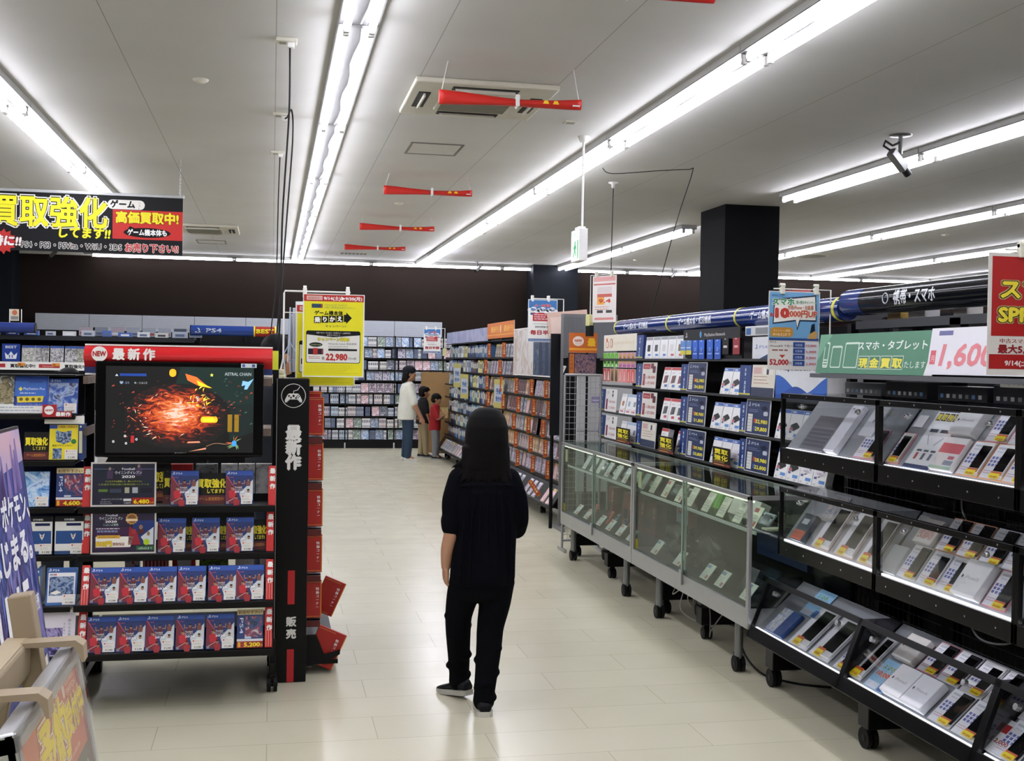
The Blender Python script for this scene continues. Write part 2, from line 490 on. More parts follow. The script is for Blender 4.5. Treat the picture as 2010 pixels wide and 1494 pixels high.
# exit sign on a rod
t = thing('exit_sign', 'white box exit sign with green running figure hanging from a white rod', 'exit sign', (2.43, 9.03, CEIL))
m = MB(); m.cyl((0, 0, 0), (0, 0, -0.74), 0.009, WHT, 10); m.lathe([(0.012, -0.05), (0.03, -0.045), (0.05, 0)], WHT, 16); m.build('rod', t)
m = MB(); m.box(-0.035, 0.035, -0.05, 0.21, -1.0, -0.74, WHT, 0.006); m.box(-0.03, 0.03, 0.0, 0.12, -0.745, -0.72, WHT, 0.004); m.build('case', t)
gx = Matrix.Rotation(-math.pi / 2, 4, 'Z')
m = MB(); mx = Matrix.Translation((-0.0355, 0.08, -0.87)) @ gx
G = emit('1f9a5c', 0.45, 'exit_green'); WL = emit('f6fff6', 0.75, 'exit_white')
m.rect(-0.12, -0.12, 0.24, 0.24, 0, WL, mx)
m.rect(-0.115, 0.06, 0.23, 0.05, -0.001, WL, mx)
m.text('非常口', 0, 0.065, 0.05, -0.0015, G, 'C', 0.01, None, 0, False, mx)
m.ell(0.0, 0.02, 0.02, 0.02, -0.0015, G, 14, mx)
m.flat([(-0.03, 0.0), (0.03, 0.005), (0.045, -0.03), (0.03, -0.035), (0.012, -0.02), (0.035, -0.075), (0.02, -0.1), (0.0, -0.055), (-0.05, -0.1), (-0.065, -0.085), (-0.02, -0.04), (-0.05, -0.02)], -0.0015, G, mx)
m.rect(0.07, -0.11, 0.035, 0.15, -0.0015, G, mx)
m.build('lit_face', t)

# cameras on the ceiling
def cctv(loc, rz, lab, s=1.0):
    t = thing('security_camera', lab, 'security camera', loc, (0, 0, rz))
    MT = paint('6a6a69', 0.35, 0.6)
    MB().lathe([(0.03 * s, -0.012 * s), (0.085 * s, -0.008 * s), (0.088 * s, 0)], MT, 20).cyl((0, 0, 0), (0, 0, -0.15 * s), 0.017 * s, MT, 10).build('mount', t)
    mx = Matrix.Translation((-0.03 * s, 0, -0.2 * s)) @ Matrix.Rotation(R(38), 4, 'Y')
    MB().box(-0.1 * s, 0.1 * s, -0.03 * s, 0.03 * s, -0.035 * s, 0.035 * s, MT, 0.008 * s, mx).build('body', t)
    MB().cyl((0.09 * s, 0, 0), (0.16 * s, 0, 0), 0.03 * s, DARK, 14, mx=mx).build('lens', t)
    MB().tube([(-0.12 * s, 0, -0.13 * s), (-0.17 * s, 0.02 * s, -0.1 * s), (-0.15 * s, 0.02 * s, -0.06 * s), (-0.08 * s, 0.01 * s, -0.09 * s), (-0.01 * s, 0, -0.06 * s)], 0.009 * s, DARK, 8).build('cable', t)
cctv((4.781, 8.273, CEIL), R(20), 'silver security camera on a round ceiling mount, largest, right of the aisle')
cctv((3.66, 20.9, CEIL), R(200), 'tiny security camera under the back lights left of the black pillar', 0.62)
cctv((7.4, 20.9, CEIL), R(200), 'tiny security camera under the back lights beside the black pillar', 0.62)
cctv((-3.6, 20.5, CEIL), R(160), 'small security camera below the big black hanging sign', 0.7)

# ceiling outlets with black cords
def outlet(loc, lab):
    m = MB(); m.box(-0.06, 0.06, -0.045, 0.045, -0.022, 0, CREAM, 0.005); m.box(-0.04, 0.0, -0.025, 0.025, -0.026, -0.02, VENTIN, 0.003)
    m.box(0.005, 0.045, -0.02, 0.02, -0.05, -0.02, WHT, 0.005)
    tag(m.build('ceiling_outlet', None, loc), lab, 'outlet')
outlet((0.06, 6.767, CEIL), 'cream ceiling outlet nearest the camera with a black cord plugged in')
outlet((0.045, 8.817, CEIL), 'cream ceiling outlet, middle one of three along the seam')
outlet((0.03, 10.441, CEIL), 'cream ceiling outlet farthest of three along the seam')
CORD = paint('0c0c0d', 0.5)
def cord(pts, lab, r=0.006):
    # smooth the polyline
    P = [Vector(p) for p in pts]; out = []
    for i in range(len(P) - 1):
        p0 = P[max(i - 1, 0)]; p1 = P[i]; p2 = P[i + 1]; p3 = P[min(i + 2, len(P) - 1)]
        for k in range(6):
            s = k / 6
            out.append(0.5 * ((2 * p1) + (p2 - p0) * s + (2 * p0 - 5 * p1 + 4 * p2 - p3) * s * s + (3 * p1 - p0 - 3 * p2 + p3) * s ** 3))
    out.append(P[-1])
    return tag(MB().tube(out, r, CORD, 6).build('power_cord'), lab, 'cord')
cord([(0.08, 6.767, CEIL - 0.04), (0.08, 6.75, 3.0), (0.05, 6.7, 2.4), (0.045, 6.6, 1.9), (0.03, 6.55, 1.5), (0.03, 6.5, 1.2)], 'black power cord dropping from the nearest ceiling outlet')
cord([(0.07, 8.817, CEIL - 0.04), (0.09, 8.75, 3.38), (0.12, 8.6, 3.45 - 0.05), (0.13, 8.55, 3.2), (0.10, 8.5, 2.7), (0.06, 8.3, 2.1), (0.03, 8.2, 1.7), (0.02, 8.1, 1.3)], 'black power cord looping from the middle ceiling outlet')
cord([(0.05, 10.441, CEIL - 0.04), (0.04, 10.42, 3.0), (0.03, 10.3, 2.3), (-0.01, 10.1, 1.8), (-0.03, 10.0, 1.4)], 'black power cord hanging from the farthest ceiling outlet')
cord([(2.98, 10.383, CEIL - 0.01), (3.05, 10.3, CEIL - 0.07), (3.4, 10.1, CEIL - 0.06), (3.7, 10.08, CEIL - 0.035), (3.76, 10.12, CEIL - 0.05), (3.7, 10.3, 3.0), (3.66, 10.6, 2.5), (3.62, 10.8, 2.1), (3.62, 10.9, 1.8)], 'thin black cable sagging along the ceiling then dropping to the right shelves', 0.004)
cord([(3.336, 11.223, CEIL - 0.03), (3.33, 11.22, 3.0), (3.32, 11.2, 2.4), (3.32, 11.2, 1.9)], 'straight thin black cable dropping behind the exit sign', 0.005)
small('cable_hook', 'small white ceiling cable hook above the straight black cable', 'hook', (3.336, 11.223, CEIL), [(0.01, -0.06), (0.02, -0.05), (0.02, -0.02), (0.05, -0.01), (0.05, 0)], WHT)
# ================================================================== helpers for printed goods
BLK = paint('0a0a0b', 0.45); BLKG = paint('060607', 0.2); GREY = paint('8e8f90', 0.4, 0.7); CHROME = paint('c9cacc', 0.25, 0.9)
RUB = paint('0c0c0c', 0.6); METB = paint('0e0f10', 0.4, 0.2)
WHITE = paint('ecebe6', 0.5); PAPER = paint('e6e4dd', 0.55)
STEP = 0.0005
def text2(m, t, x, z, s, y, c, oc=None, ow=0.035, bold=0.02, width=None, align='C', shear=0.0, mx=None, c2=None):
    """lettering with an outline (and an outer outline) under it"""
    if c2: m.text(t, x, z, s, y, c2, align, bold + ow * 2.0, width, shear, False, mx)
    if oc: m.text(t, x, z, s, y - STEP, oc, align, bold + ow, width, shear, False, mx)
    m.text(t, x, z, s, y - 2 * STEP, c, align, bold, width, shear, False, mx)
def lines(m, x, z, w, n, dz, y, c, h=0.0035, seed=1, mx=None):
    """small print: rows of short dashes"""
    r = random.Random(seed)
    for i in range(n):
        xx = x; end = x + w * (0.7 + 0.3 * r.random())
        while xx < end:
            k = min(h * (1.5 + 3 * r.random()), end - xx)
            m.rect(xx, z - i * dz, k, h, y, c, mx); xx += k + h * 0.7
def ps_mark(m, x, z, s, y, c, mx=None):
    """upright letter over a lying swoosh"""
    m.flat([(x - 0.12 * s, z), (x + 0.02 * s, z - 0.06 * s), (x + 0.02 * s, z + 0.9 * s), (x - 0.12 * s, z + 1.0 * s)], y, c, mx)
    m.flat([(x + 0.02 * s, z + 0.5 * s), (x + 0.3 * s, z + 0.42 * s), (x + 0.38 * s, z + 0.65 * s), (x + 0.25 * s, z + 0.88 * s), (x - 0.12 * s, z + 1.0 * s), (x + 0.02 * s, z + 0.78 * s), (x + 0.18 * s, z + 0.7 * s), (x + 0.18 * s, z + 0.58 * s)], y, c, mx)
    m.flat([(x - 0.2 * s, z + 0.3 * s), (x - 0.55 * s, z + 0.2 * s), (x - 0.55 * s, z + 0.05 * s), (x - 0.2 * s, z + 0.0 * s), (x - 0.2 * s, z + 0.12 * s), (x - 0.36 * s, z + 0.15 * s), (x - 0.2 * s, z + 0.2 * s)], y, c, mx)
    m.flat([(x + 0.1 * s, z + 0.02 * s), (x + 0.5 * s, z + 0.14 * s), (x + 0.52 * s, z + 0.28 * s), (x + 0.2 * s, z + 0.36 * s), (x + 0.1 * s, z + 0.28 * s), (x + 0.36 * s, z + 0.22 * s), (x + 0.1 * s, z + 0.12 * s)], y, c, mx)
def star(n, r0, r1, x, z, k=1.0, ph=0.0):
    return [(x + (r0 if i % 2 else r1) * math.cos(ph + math.pi * i / n) * k, z + (r0 if i % 2 else r1) * math.sin(ph + math.pi * i / n)) for i in range(2 * n)]
def rrect(x, z, w, h, r, n=4):
    out = []
    for cx, cz, a0 in ((x + w - r, z + r, -90), (x + w - r, z + h - r, 0), (x + r, z + h - r, 90), (x + r, z + r, 180)):
        for i in range(n + 1):
            a = R(a0 + 90 * i / n); out.append((cx + r * math.cos(a), cz + r * math.sin(a)))
    return out
def sheet(m, w, h, t, c, bz=0.0):
    m.box(-w / 2, w / 2, 0, t, bz, bz + h, c); return -STEP
def caster(m, x, y, r=0.036, up=0.1):
    """wheel pair with fork"""
    m.cyl((x - 0.024, y, r), (x - 0.006, y, r), r, RUB, 18); m.cyl((x + 0.006, y, r), (x + 0.024, y, r), r, RUB, 18)
    m.cyl((x - 0.026, y, r), (x + 0.026, y, r), r * 0.35, METB, 10)
    m.box(x - 0.02, x + 0.02, y - 0.012, y + 0.03, r * 1.3, r * 2.35, METB, 0.006)
    m.cyl((x, y + 0.015, r * 2.2), (x, y + 0.015, up), 0.011, CHROME, 10)

# ------------------------------------------------------------------ game cases
CW, CH, CT = 0.126, 0.160, 0.014
def price_label(par, w, h, x, z, y, seed, txt='¥ 5,980'):
    m = MB(); m.box(x, x + w, y, y + 0.0004, z, z + h, PAPER)
    m.ell(x + w * 0.16, z + h * 0.84, h * 0.09, h * 0.075, y - STEP, 'c23a3a', 10)
    m.text('ゲオショップ', x + w * 0.58, z + h * 0.78, h * 0.17, y - STEP, 'b5494b', width=w * 0.58)
    lines(m, x + w * 0.1, z + h * 0.6, w * 0.8, 2, h * 0.12, y - STEP, 'b9b6b0', h * 0.04, seed)
    m.text(txt, x + w * 0.55, z + h * 0.12, h * 0.24, y - STEP, '1d1d1f', bold=0.02)
    return m.build('price_label', par)
def case_shell(par, col, w=CW, h=CH, t=CT):
    m = MB(); m.box(-w / 2, w / 2, 0.0012, t, 0, h, paint(col, 0.3), 0.0018)
    return m.build('case_shell', par)
def soccer_case(label):
    t = thing('game_case', label, 'game case', group='blue and red football game cases')
    case_shell(t, '1b3a86')
    m = MB(); y = 0.0008; w, h = CW * 0.97, CH * 0.98; x0 = -w / 2
    m.rect(x0, 0.001, w, h, y, '16306f')
    m.rect(x0, h * 0.87, w, h * 0.13, y - STEP, '2450a8')
    ps_mark(m, x0 + 0.012, h * 0.905, 0.013, y - 2 * STEP, 'dfe6f2'); m.text('PS4', x0 + 0.036, h * 0.905, 0.013, y - 2 * STEP, 'dfe6f2', width=0.026)
    m.text('Football', x0 + 0.02, h * 0.80, 0.009, y - 2 * STEP, 'b65a86', width=0.026)
    m.flat([(x0, 0.005), (x0 + w * 0.52, 0.005), (x0 + w * 0.36, h * 0.5), (x0, h * 0.86)], y - STEP, '741f2d')
    m.flat([(x0 + w * 0.5, h * 0.33), (x0 + w, h * 0.75), (x0 + w, 0.02), (x0 + w * 0.62, 0.005)], y - STEP, 'c9cfd2')
    m.flat([(x0 + w * 0.02, h * 0.06), (x0 + w * 0.4, h * 0.22), (x0 + w * 0.4, h * 0.235), (x0 + w * 0.02, h * 0.08)], y - 2 * STEP, 'd6a9a9')
    m.flat([(x0, h * 0.86), (x0 + w * 0.3, h * 0.52), (x0 + w * 0.31, h * 0.54), (x0 + 0.004, h * 0.87)], y - 2 * STEP, 'c04f66')
    def man(cx, cz, s, shirt, skin, hair, arms=False):
        m.flat([(cx - 0.3 * s, cz - 0.9 * s), (cx + 0.3 * s, cz - 0.9 * s), (cx + 0.42 * s, cz - 0.15 * s), (cx + 0.12 * s, cz), (cx - 0.12 * s, cz), (cx - 0.42 * s, cz - 0.15 * s)], y - 2 * STEP, shirt)
        m.ell(cx, cz + 0.2 * s, 0.17 * s, 0.23 * s, y - 3 * STEP, skin, 12)
        m.ell(cx, cz + 0.36 * s, 0.17 * s, 0.1 * s, y - 4 * STEP, hair, 10)
        if arms:
            for q in (-1, 1): m.flat([(cx + q * 0.3 * s, cz - 0.1 * s), (cx + q * 0.75 * s, cz - 0.15 * s), (cx + q * 0.8 * s, cz + 0.4 * s), (cx + q * 0.66 * s, cz + 0.4 * s), (cx + q * 0.62 * s, cz + 0.02 * s), (cx + q * 0.3 * s, cz + 0.05 * s)][::q], y - 3 * STEP, skin)
    man(-0.001, h * 0.64, 0.034, '5d2230', '9a6e57', '2c2320', True)
    man(x0 + w * 0.24, h * 0.44, 0.042, 'c01f2e', 'a06a52', '3a1f1b', False)
    man(x0 + w * 0.83, h * 0.36, 0.036, 'dde2e4', 'a97c60', '191717')
    man(x0 + w * 0.83, h * 0.7, 0.026, '7d4a3c', 'a5705a', '4a2a20')
    man(x0 + w * 0.4, h * 0.16, 0.036, 'a8242a', 'a5684c', '3a1d17')
    m.text('ウイニングイレブン', 0.002, h * 0.43, 0.0105, y - 5 * STEP, 'e4e6e6', bold=0.03, width=0.062)
    m.text('Football', -0.004, h * 0.495, 0.011, y - 5 * STEP, 'e4e6e6', bold=0.02, width=0.03)
    m.text('2020', 0.0, h * 0.355, 0.0135, y - 5 * STEP, 'ffffff', bold=0.04, width=0.042)
    m.box(x0 + 0.003, x0 + 0.014, y - 3 * STEP, y - 2 * STEP, 0.004, 0.016, '7d8894')
    m.build('cover_sheet', t)
    price_label(t, 0.05, 0.043, CW / 2 - 0.055, 0.003, y - 8 * STEP, 3)
    return t
def art_case(label, shell, cols, seed, head='PS4', lab=True, w=CW, h=CH, band='2450a8', name='game_case', group=None, kind='noise', scale=22, extra=None):
    t = thing(name, label, 'game case', group=group)
    case_shell(t, shell, w, h)
    m = MB(); y = 0.0008
    m.rect(-w * 0.485, 0.001, w * 0.97, h * 0.98, y, art(seed, cols, scale, (1, 1, 1), 0.35, kind))
    if band:
        m.rect(-w * 0.485, h * 0.87, w * 0.97, h * 0.115, y - STEP, band)
        ps_mark(m, -w * 0.39, h * 0.9, h * 0.075, y - 2 * STEP, 'e6ebf3'); m.text(head, -w * 0.2, h * 0.9, h * 0.08, y - 2 * STEP, 'e6ebf3', width=w * 0.2)
    if extra: extra(m, y - 2 * STEP, w, h)
    m.build('cover_sheet', t)
    if lab: price_label(t, w * 0.42, h * 0.27, w / 2 - w * 0.45, 0.003, y - 6 * STEP, seed)
    return t

# ------------------------------------------------------------------ the new-release rack
FX0, FX1 = -0.845, 0.022
rack = thing('display_rack', 'black open display rack of new football games with a television on it', 'shelf rack', ((FX0 + FX1) / 2, 5.66, 0))
ox, oy = (FX0 + FX1) / 2, 5.66
for sx in (FX0, FX1):
    m = MB(); x = sx - ox
    m.box(x - 0.014, x + 0.014, 0.2, 0.23, 0.09, 1.6, METB, 0.003)
    for k in range(34): m.box(x - 0.005, x + 0.005, 0.1985, 0.201, 0.24 + k * 0.04, 0.262 + k * 0.04, '050505')
    m.build('upright', rack)
    m = MB(); m.box(x - 0.016, x + 0.016, -0.02, 0.5, 0.09, 0.14, METB, 0.004); m.build('foot', rack)
    m = MB(); m.box(x - 0.014, x + 0.014, -0.012, 0.016, 0.08, 0.25, METB, 0.003); m.build('front_post', rack)
    for yy in (0.0, 0.474):
        m = MB(); caster(m, x, yy); m.build('caster', rack)
MB().box(FX0 - ox, FX1 - ox, 0.02, 0.66, 0.235, 0.25, BLK).build('base_board', rack)
SH = [(0.912, 5.5, 0.26), (0.694, 5.5, 0.26), (0.488, 5.40, 0.34), (0.272, 5.38, 0.36)]
for z, y, d in SH:
    m = MB(); L = (FX1 - FX0) / 2
    m.box(-L, L, y - oy - 0.012, y - oy, z - 0.026, z + 0.004, BLK, 0.003); m.box(-L, L, y - oy, y - oy + d, z - 0.012, z - 0.006, BLK)
    m.box(-L, L, y - oy + d - 0.004, y - oy + d, z - 0.01, z + 0.03, BLK)
    m.build('shelf_board', rack)
for z in (0.62, 1.52): MB().box(FX0 - ox, FX1 - ox, 0.205, 0.225, z, z + 0.03, METB).build('cross_bar', rack)
BRK = paint('6b5c50', 0.6)
for z in (1.47, 1.235):
    MB().box(FX1 - ox - 0.06, FX1 - ox - 0.02, -0.12, 0.2, z, z + 0.035, BRK).build('bracket', rack)
    MB().box(FX0 - ox + 0.01, FX0 - ox + 0.03, -0.12, 0.2, z, z + 0.035, BRK).build('bracket', rack)
# red header
hd = MB(); n = 10; L = 0.416
prof = [(-0.05 * math.sin(math.pi * i / n) - 0.0, 1.548 + 0.097 * i / n) for i in range(n + 1)]
vs = []
for xx in (-L, L):
    for py, pz in prof: vs.append((xx, -0.12 + py, pz))
k = n + 1
hd.add(vs, [(i, k + i, k + i + 1, i + 1) for i in range(n)], paint('c4141c', 0.32), True)
hd.add(vs, [tuple(range(k)), tuple(range(2 * k - 1, k - 1, -1))], paint('a01015', 0.4))
hd.box(-L, L, -0.125, -0.11, 1.645, 1.652, WHITE); hd.box(-L, L, -0.12, -0.1, 1.52, 1.548, paint('1f3270', 0.4)); hd.box(-L, L, -0.119, -0.1, 1.512, 1.52, WHITE)
hd.ell(-0.347, 1.607, 0.034, 0.034, -0.1745, WHITE, 30); hd.text('NEW', -0.347, 1.597, 0.032, -0.176, 'b0121a', bold=0.04, width=0.056)
for i, ch in enumerate('最新作'): hd.text(ch, -0.265 + i * 0.066, 1.587, 0.055, -0.1735, WHITE, bold=0.045, width=0.05)
hd.build('header', rack)

# red shelf tags with vertical lettering
def red_tag(x, y, z, label, tilt=12, striped=False, h=0.185, w=0.034):
    m = MB(); m.box(-w / 2, w / 2, 0, 0.035, 0, h, paint('c2241f', 0.4), 0.002)
    for i, ch in enumerate('最新作'): m.text(ch, 0.003, h - 0.034 - i * 0.036, 0.026, -STEP, WHITE, bold=0.05)
    if striped:
        for q in (-0.011, 0.0, 0.011): m.rect(q - 0.0008, 0.004, 0.0016, h * 0.42, -STEP, 'eab5a8')
    return tag(m.build('shelf_tag', None, (x, y, z), (R(-tilt), 0, 0)), label, 'shelf tag', 'red new-release shelf tags')
rn = ['top', 'second', 'third', 'bottom']
for i, (x, z) in enumerate(((0.009, 0.915), (0.003, 0.70), (0.003, 0.494), (0.002, 0.28))):
    red_tag(x, SH[i][1] + 0.004, z, 'red upright tag at the right end of the %s game shelf' % rn[i], 12 if i < 2 else 16, i >= 2)
for i, (x, z) in enumerate(((-0.812, 0.914), (-0.813, 0.704), (-0.802, 0.484), (-0.811, 0.278))):
    red_tag(x, SH[i][1] + 0.004, z, 'red upright tag at the left end of the %s game shelf' % rn[i], 12 if i < 2 else 20, i >= 2)

# the football games
proto = soccer_case('x')
used = [False]
def put_case(x, row, lab, tilt=12, dy=0.012):
    z, y, d = SH[row]
    loc = (x, y + dy, z + 0.006); rot = (R(-tilt), 0, 0)
    if not used[0]:
        proto.location = loc; proto.rotation_euler = rot; proto['label'] = lab; used[0] = True
    else: dup(proto, loc, rot, lab)
for i, x in enumerate((-0.385, -0.139)): put_case(x, 0, 'football game case on the top shelf under the television, %s' % ('left one' if i == 0 else 'right one'))
for i, x in enumerate((-0.44, -0.288, -0.134)): put_case(x, 1, 'football game case on the second shelf, %s right of the promotional board' % nth(i))
for i, x in enumerate((-0.719, -0.596, -0.471, -0.342, -0.208, -0.084)): put_case(x, 2, 'football game case, %s from the left in the full row of six' % nth(i), 16)
for i, x in enumerate((-0.728, -0.602, -0.477, -0.346, -0.213)): put_case(x, 3, 'football game case, %s from the left on the bottom shelf' % nth(i), 18)
# extra cases standing behind the single ones, only edges show
def strip_card(x, y, z, label, w, h):
    """black card: buying prices raised"""
    m = MB(); m.box(-w / 2, w / 2, 0, 0.002, 0, h, paint('1b1918', 0.45))
    text2(m, '買取強化', 0, h * 0.55, h * 0.3, -STEP, 'f2e01c', '0c0c0c', 0.04, 0.05, w * 0.9)
    m.text('してます!!', w * 0.12, h * 0.36, h * 0.15, -STEP, 'e8d81c', bold=0.03, width=w * 0.5)
    m.rect(-w / 2, 0.0, w, h * 0.28, -STEP, '5d1616'); m.text('ゲーム高価買取中!', 0, h * 0.12, h * 0.12, -2 * STEP, 'dc8b2a', width=w * 0.75)
    return tag(m.build('price_card', None, (x, y, z), (R(-10), 0, 0)), label, 'card', 'black buy-back cards on the game shelves')
strip_card(-0.265, 5.545, 0.918, 'black card with yellow lettering between the two top-shelf football games', 0.15, 0.145)
strip_card(-0.425, 5.56, 0.918, 'black yellow-lettered card peeking left of the first top-shelf football game', 0.12, 0.15)
strip_card(-0.5, 5.57, 0.93, 'black yellow-lettered card right of the upper promotional board', 0.1, 0.17)
strip_card(-0.365, 5.56, 0.70, 'black card peeking between first and second football games, second shelf', 0.07, 0.14)
strip_card(-0.21, 5.56, 0.70, 'black card peeking between second and third football games, second shelf', 0.07, 0.14)
strip_card(-0.055, 5.56, 0.70, 'black card with yellow lettering at the right end of the second shelf', 0.09, 0.14)

# promotional boards
def promo(x, z, label, second):
    w, h = 0.283, 0.2
    m = MB(); m.box(-w / 2, w / 2, 0, 0.003, 0, h, paint('c9c7c0', 0.5))
    m.rect(-w / 2 + 0.007, 0.007, w - 0.014, h - 0.014, -STEP, art(31 if second else 32, ['0d0e18', '171430', '2a1438' if second else '101a2e', '0b0c14'], 7, rough=0.5))
    y = -2 * STEP
    if not second:
        m.text('Football', 0.02, 0.165, 0.014, y, 'dfe0e6', width=0.055, bold=0.02)
        m.text('ウイニングイレブン', 0.02, 0.147, 0.015, y, 'e8e8ee', width=0.115, bold=0.03); m.text('2020', 0.02, 0.129, 0.016, y, 'f4f4f6', width=0.056, bold=0.05)
        for k, (px, pz) in enumerate(((-0.06, 0.14), (0.065, 0.152))):
            m.ell(px, pz + 0.03, 0.006, 0.008, y, '8d7468', 10); m.flat([(px - 0.014, pz - 0.015), (px + 0.012, pz - 0.015), (px + 0.015, pz + 0.02), (px - 0.012, pz + 0.022)], y, '3f2c4c')
        m.rect(-w / 2 + 0.012, 0.168, 0.09, 0.0016, y, '6d7fae'); m.rect(0.06, 0.168, 0.07, 0.0016, y, '6d7fae')
        m.text('イニエスタも参戦した、新しいウイイレ', 0.0, 0.11, 0.009, y, 'c9c94a', width=0.16)
        m.text('人気選手多数収録の豪華特典パックつき', 0.0, 0.096, 0.009, y, '93a23c', width=0.22)
        m.rect(-0.108, 0.066, 0.04, 0.012, y, '55762e'); m.rect(-0.06, 0.062, 0.05, 0.018, y, '333b52'); m.rect(0.005, 0.06, 0.02, 0.026, y, 'a5a48d'); m.rect(0.038, 0.06, 0.024, 0.026, y, 'a9adb3'); m.rect(0.075, 0.06, 0.05, 0.022, y, '252530')
        m.text('eFootball ウイニングイレブン 2020', -0.05, 0.03, 0.008, y, 'cfcfd4', width=0.09); lines(m, -0.1, 0.02, 0.06, 2, 0.008, y, '85858c', 0.003)
        m.rect(0.0, 0.024, 0.034, 0.011, y, 'cfcfcf'); m.text('7,980円', 0.017, 0.012, 0.009, y, 'e0e0e0', width=0.03)
        m.rect(0.038, 0.009, 0.096, 0.03, y, '9c1b12'); text2(m, '6,480', 0.078, 0.013, 0.026, y - STEP, 'f5d31d', '3a0b05', 0.03, 0.04, 0.066); m.text('円+税', 0.122, 0.013, 0.01, y - STEP, 'e8b53a', width=0.02)
    else:
        m.text('Football', -0.052, 0.17, 0.013, y, 'dfe0e6', width=0.05, bold=0.02); m.text('ウイニングイレブン', -0.055, 0.155, 0.0145, y, 'e8e8ee', width=0.1, bold=0.03)
        m.text('2020', -0.055, 0.141, 0.014, y, 'f4f4f6', width=0.05, bold=0.05); m.text('いよいよ発売', -0.055, 0.127, 0.012, y, 'bfe0d0', width=0.064)
        m.rect(-w / 2 + 0.018, 0.02, 0.15, 0.1, y, '3a1740')
        lines(m, -0.118, 0.112, 0.13, 1, 0.01, y - STEP, 'cfcfd4', 0.004, 4); m.text('買取価格保証', -0.07, 0.098, 0.011, y - STEP, '9db6e0', width=0.09)
        m.flat([(-0.12, 0.03), (0.03, 0.03), (0.045, 0.078), (-0.12, 0.078)], y - STEP, 'e8e4da'); m.rect(-0.115, 0.07, 0.1, 0.014, y - 2 * STEP, 'd7a63a'); m.text('9/12から9/16まで', -0.065, 0.073, 0.009, y - 3 * STEP, '3b2a10', width=0.08)
        text2(m, '500円', -0.085, 0.036, 0.027, y - 2 * STEP, 'e9c81f', '7c2410', 0.03, 0.05, 0.066); m.text('買取保証', -0.02, 0.038, 0.015, y - 2 * STEP, '8a1c1c', bold=0.04, width=0.05)
        m.flat(star(12, 0.028, 0.024, 0.035, 0.158), y, 'b98a4a'); m.ell(0.035, 0.158, 0.019, 0.019, y - STEP, '7d5226', 16); m.rect(0.01, 0.147, 0.05, 0.011, y - 2 * STEP, 'e3c9a0')
        m.rect(0.04, 0.04, 0.095, 0.11, y, '17306e'); m.flat([(0.02, 0.04), (0.075, 0.04), (0.06, 0.095), (0.025, 0.125)], y - STEP, '8e1f2c'); m.flat([(0.075, 0.075), (0.13, 0.12), (0.13, 0.04), (0.1, 0.04)], y - STEP, 'c9cfd2')
        m.ell(0.075, 0.12, 0.009, 0.011, y - 2 * STEP, '8d6a58', 10); m.flat([(0.06, 0.09), (0.09, 0.09), (0.088, 0.112), (0.062, 0.112)], y - STEP, '4a2432'); m.ell(0.045, 0.1, 0.01, 0.012, y - 2 * STEP, 'a03030', 10); m.ell(0.108, 0.09, 0.007, 0.01, y - 2 * STEP, '8a6a50', 10)
        m.ell(0.1, 0.052, 0.014, 0.014, y - 3 * STEP, 'a8c41d', 14); m.rect(0.055, 0.015, 0.08, 0.02, y - STEP, '1f5a35'); m.text('10月4日まで', 0.095, 0.019, 0.012, y - 2 * STEP, 'dfe8df', width=0.06)
    return tag(m.build('promotional_board', None, (x, 5.488, z), (R(-2), 0, 0)), label, 'sign board')
promo(-0.649, 0.918, 'dark framed promotional board priced 6,480 hanging under the television', False)
promo(-0.647, 0.703, 'framed promotional board priced 500 below the 6,480 board', True)

def buy_card(x, y, z, label, price, seed, tilt=12):
    """blue card: sell us this game"""
    w, h = 0.116, 0.172
    m = MB(); m.box(-w / 2, w / 2, 0, 0.002, 0, h, paint('20376f', 0.45))
    m.rect(-w / 2, h * 0.86, w, h * 0.14, -STEP, 'dccf9c'); m.text('お売り下さい', 0, h * 0.885, h * 0.095, -2 * STEP, '8a4a12', bold=0.05, width=w * 0.88)
    m.rect(-w * 0.2, h * 0.27, w * 0.66, h * 0.55, -STEP, art(seed, ['15233f', '2b4a7a', '8e2a33', 'c9d3dc'], 26))
    mx = Matrix.Translation((-w * 0.36, 0, h * 0.78)) @ Matrix.Rotation(math.pi / 2, 4, 'Y')
    m.text('PS4', 0, -0.004, 0.022, -2 * STEP, 'd5deee', 'L', 0.0, 0.07, 0, False, mx)
    m.rect(-w * 0.2, h * 0.24, w * 0.25, h * 0.05, -2 * STEP, 'b9c3d8')
    m.rect(-w / 2, h * 0.17, w, h * 0.06, -STEP, 'd5d6da'); m.rect(-w / 2, 0, w, h * 0.17, -STEP, '9d1e14')
    m.rect(-w * 0.46, h * 0.02, w * 0.1, h * 0.13, -2 * STEP, 'e0a91c'); text2(m, price, w * 0.08, h * 0.03, h * 0.15, -2 * STEP, 'f6d21b', '5c1006', 0.03, 0.05, w * 0.6)
    m.text('円', w * 0.44, h * 0.03, h * 0.07, -3 * STEP, 'f0c040')
    return tag(m.build('buying_price_card', None, (x, y, z), (R(-tilt), 0, 0)), label, 'card')
buy_card(-0.081, SH[3][1] + 0.01, 0.28, 'blue card offering 5,200 at the right end of the bottom game shelf', '5,200', 41, 18)

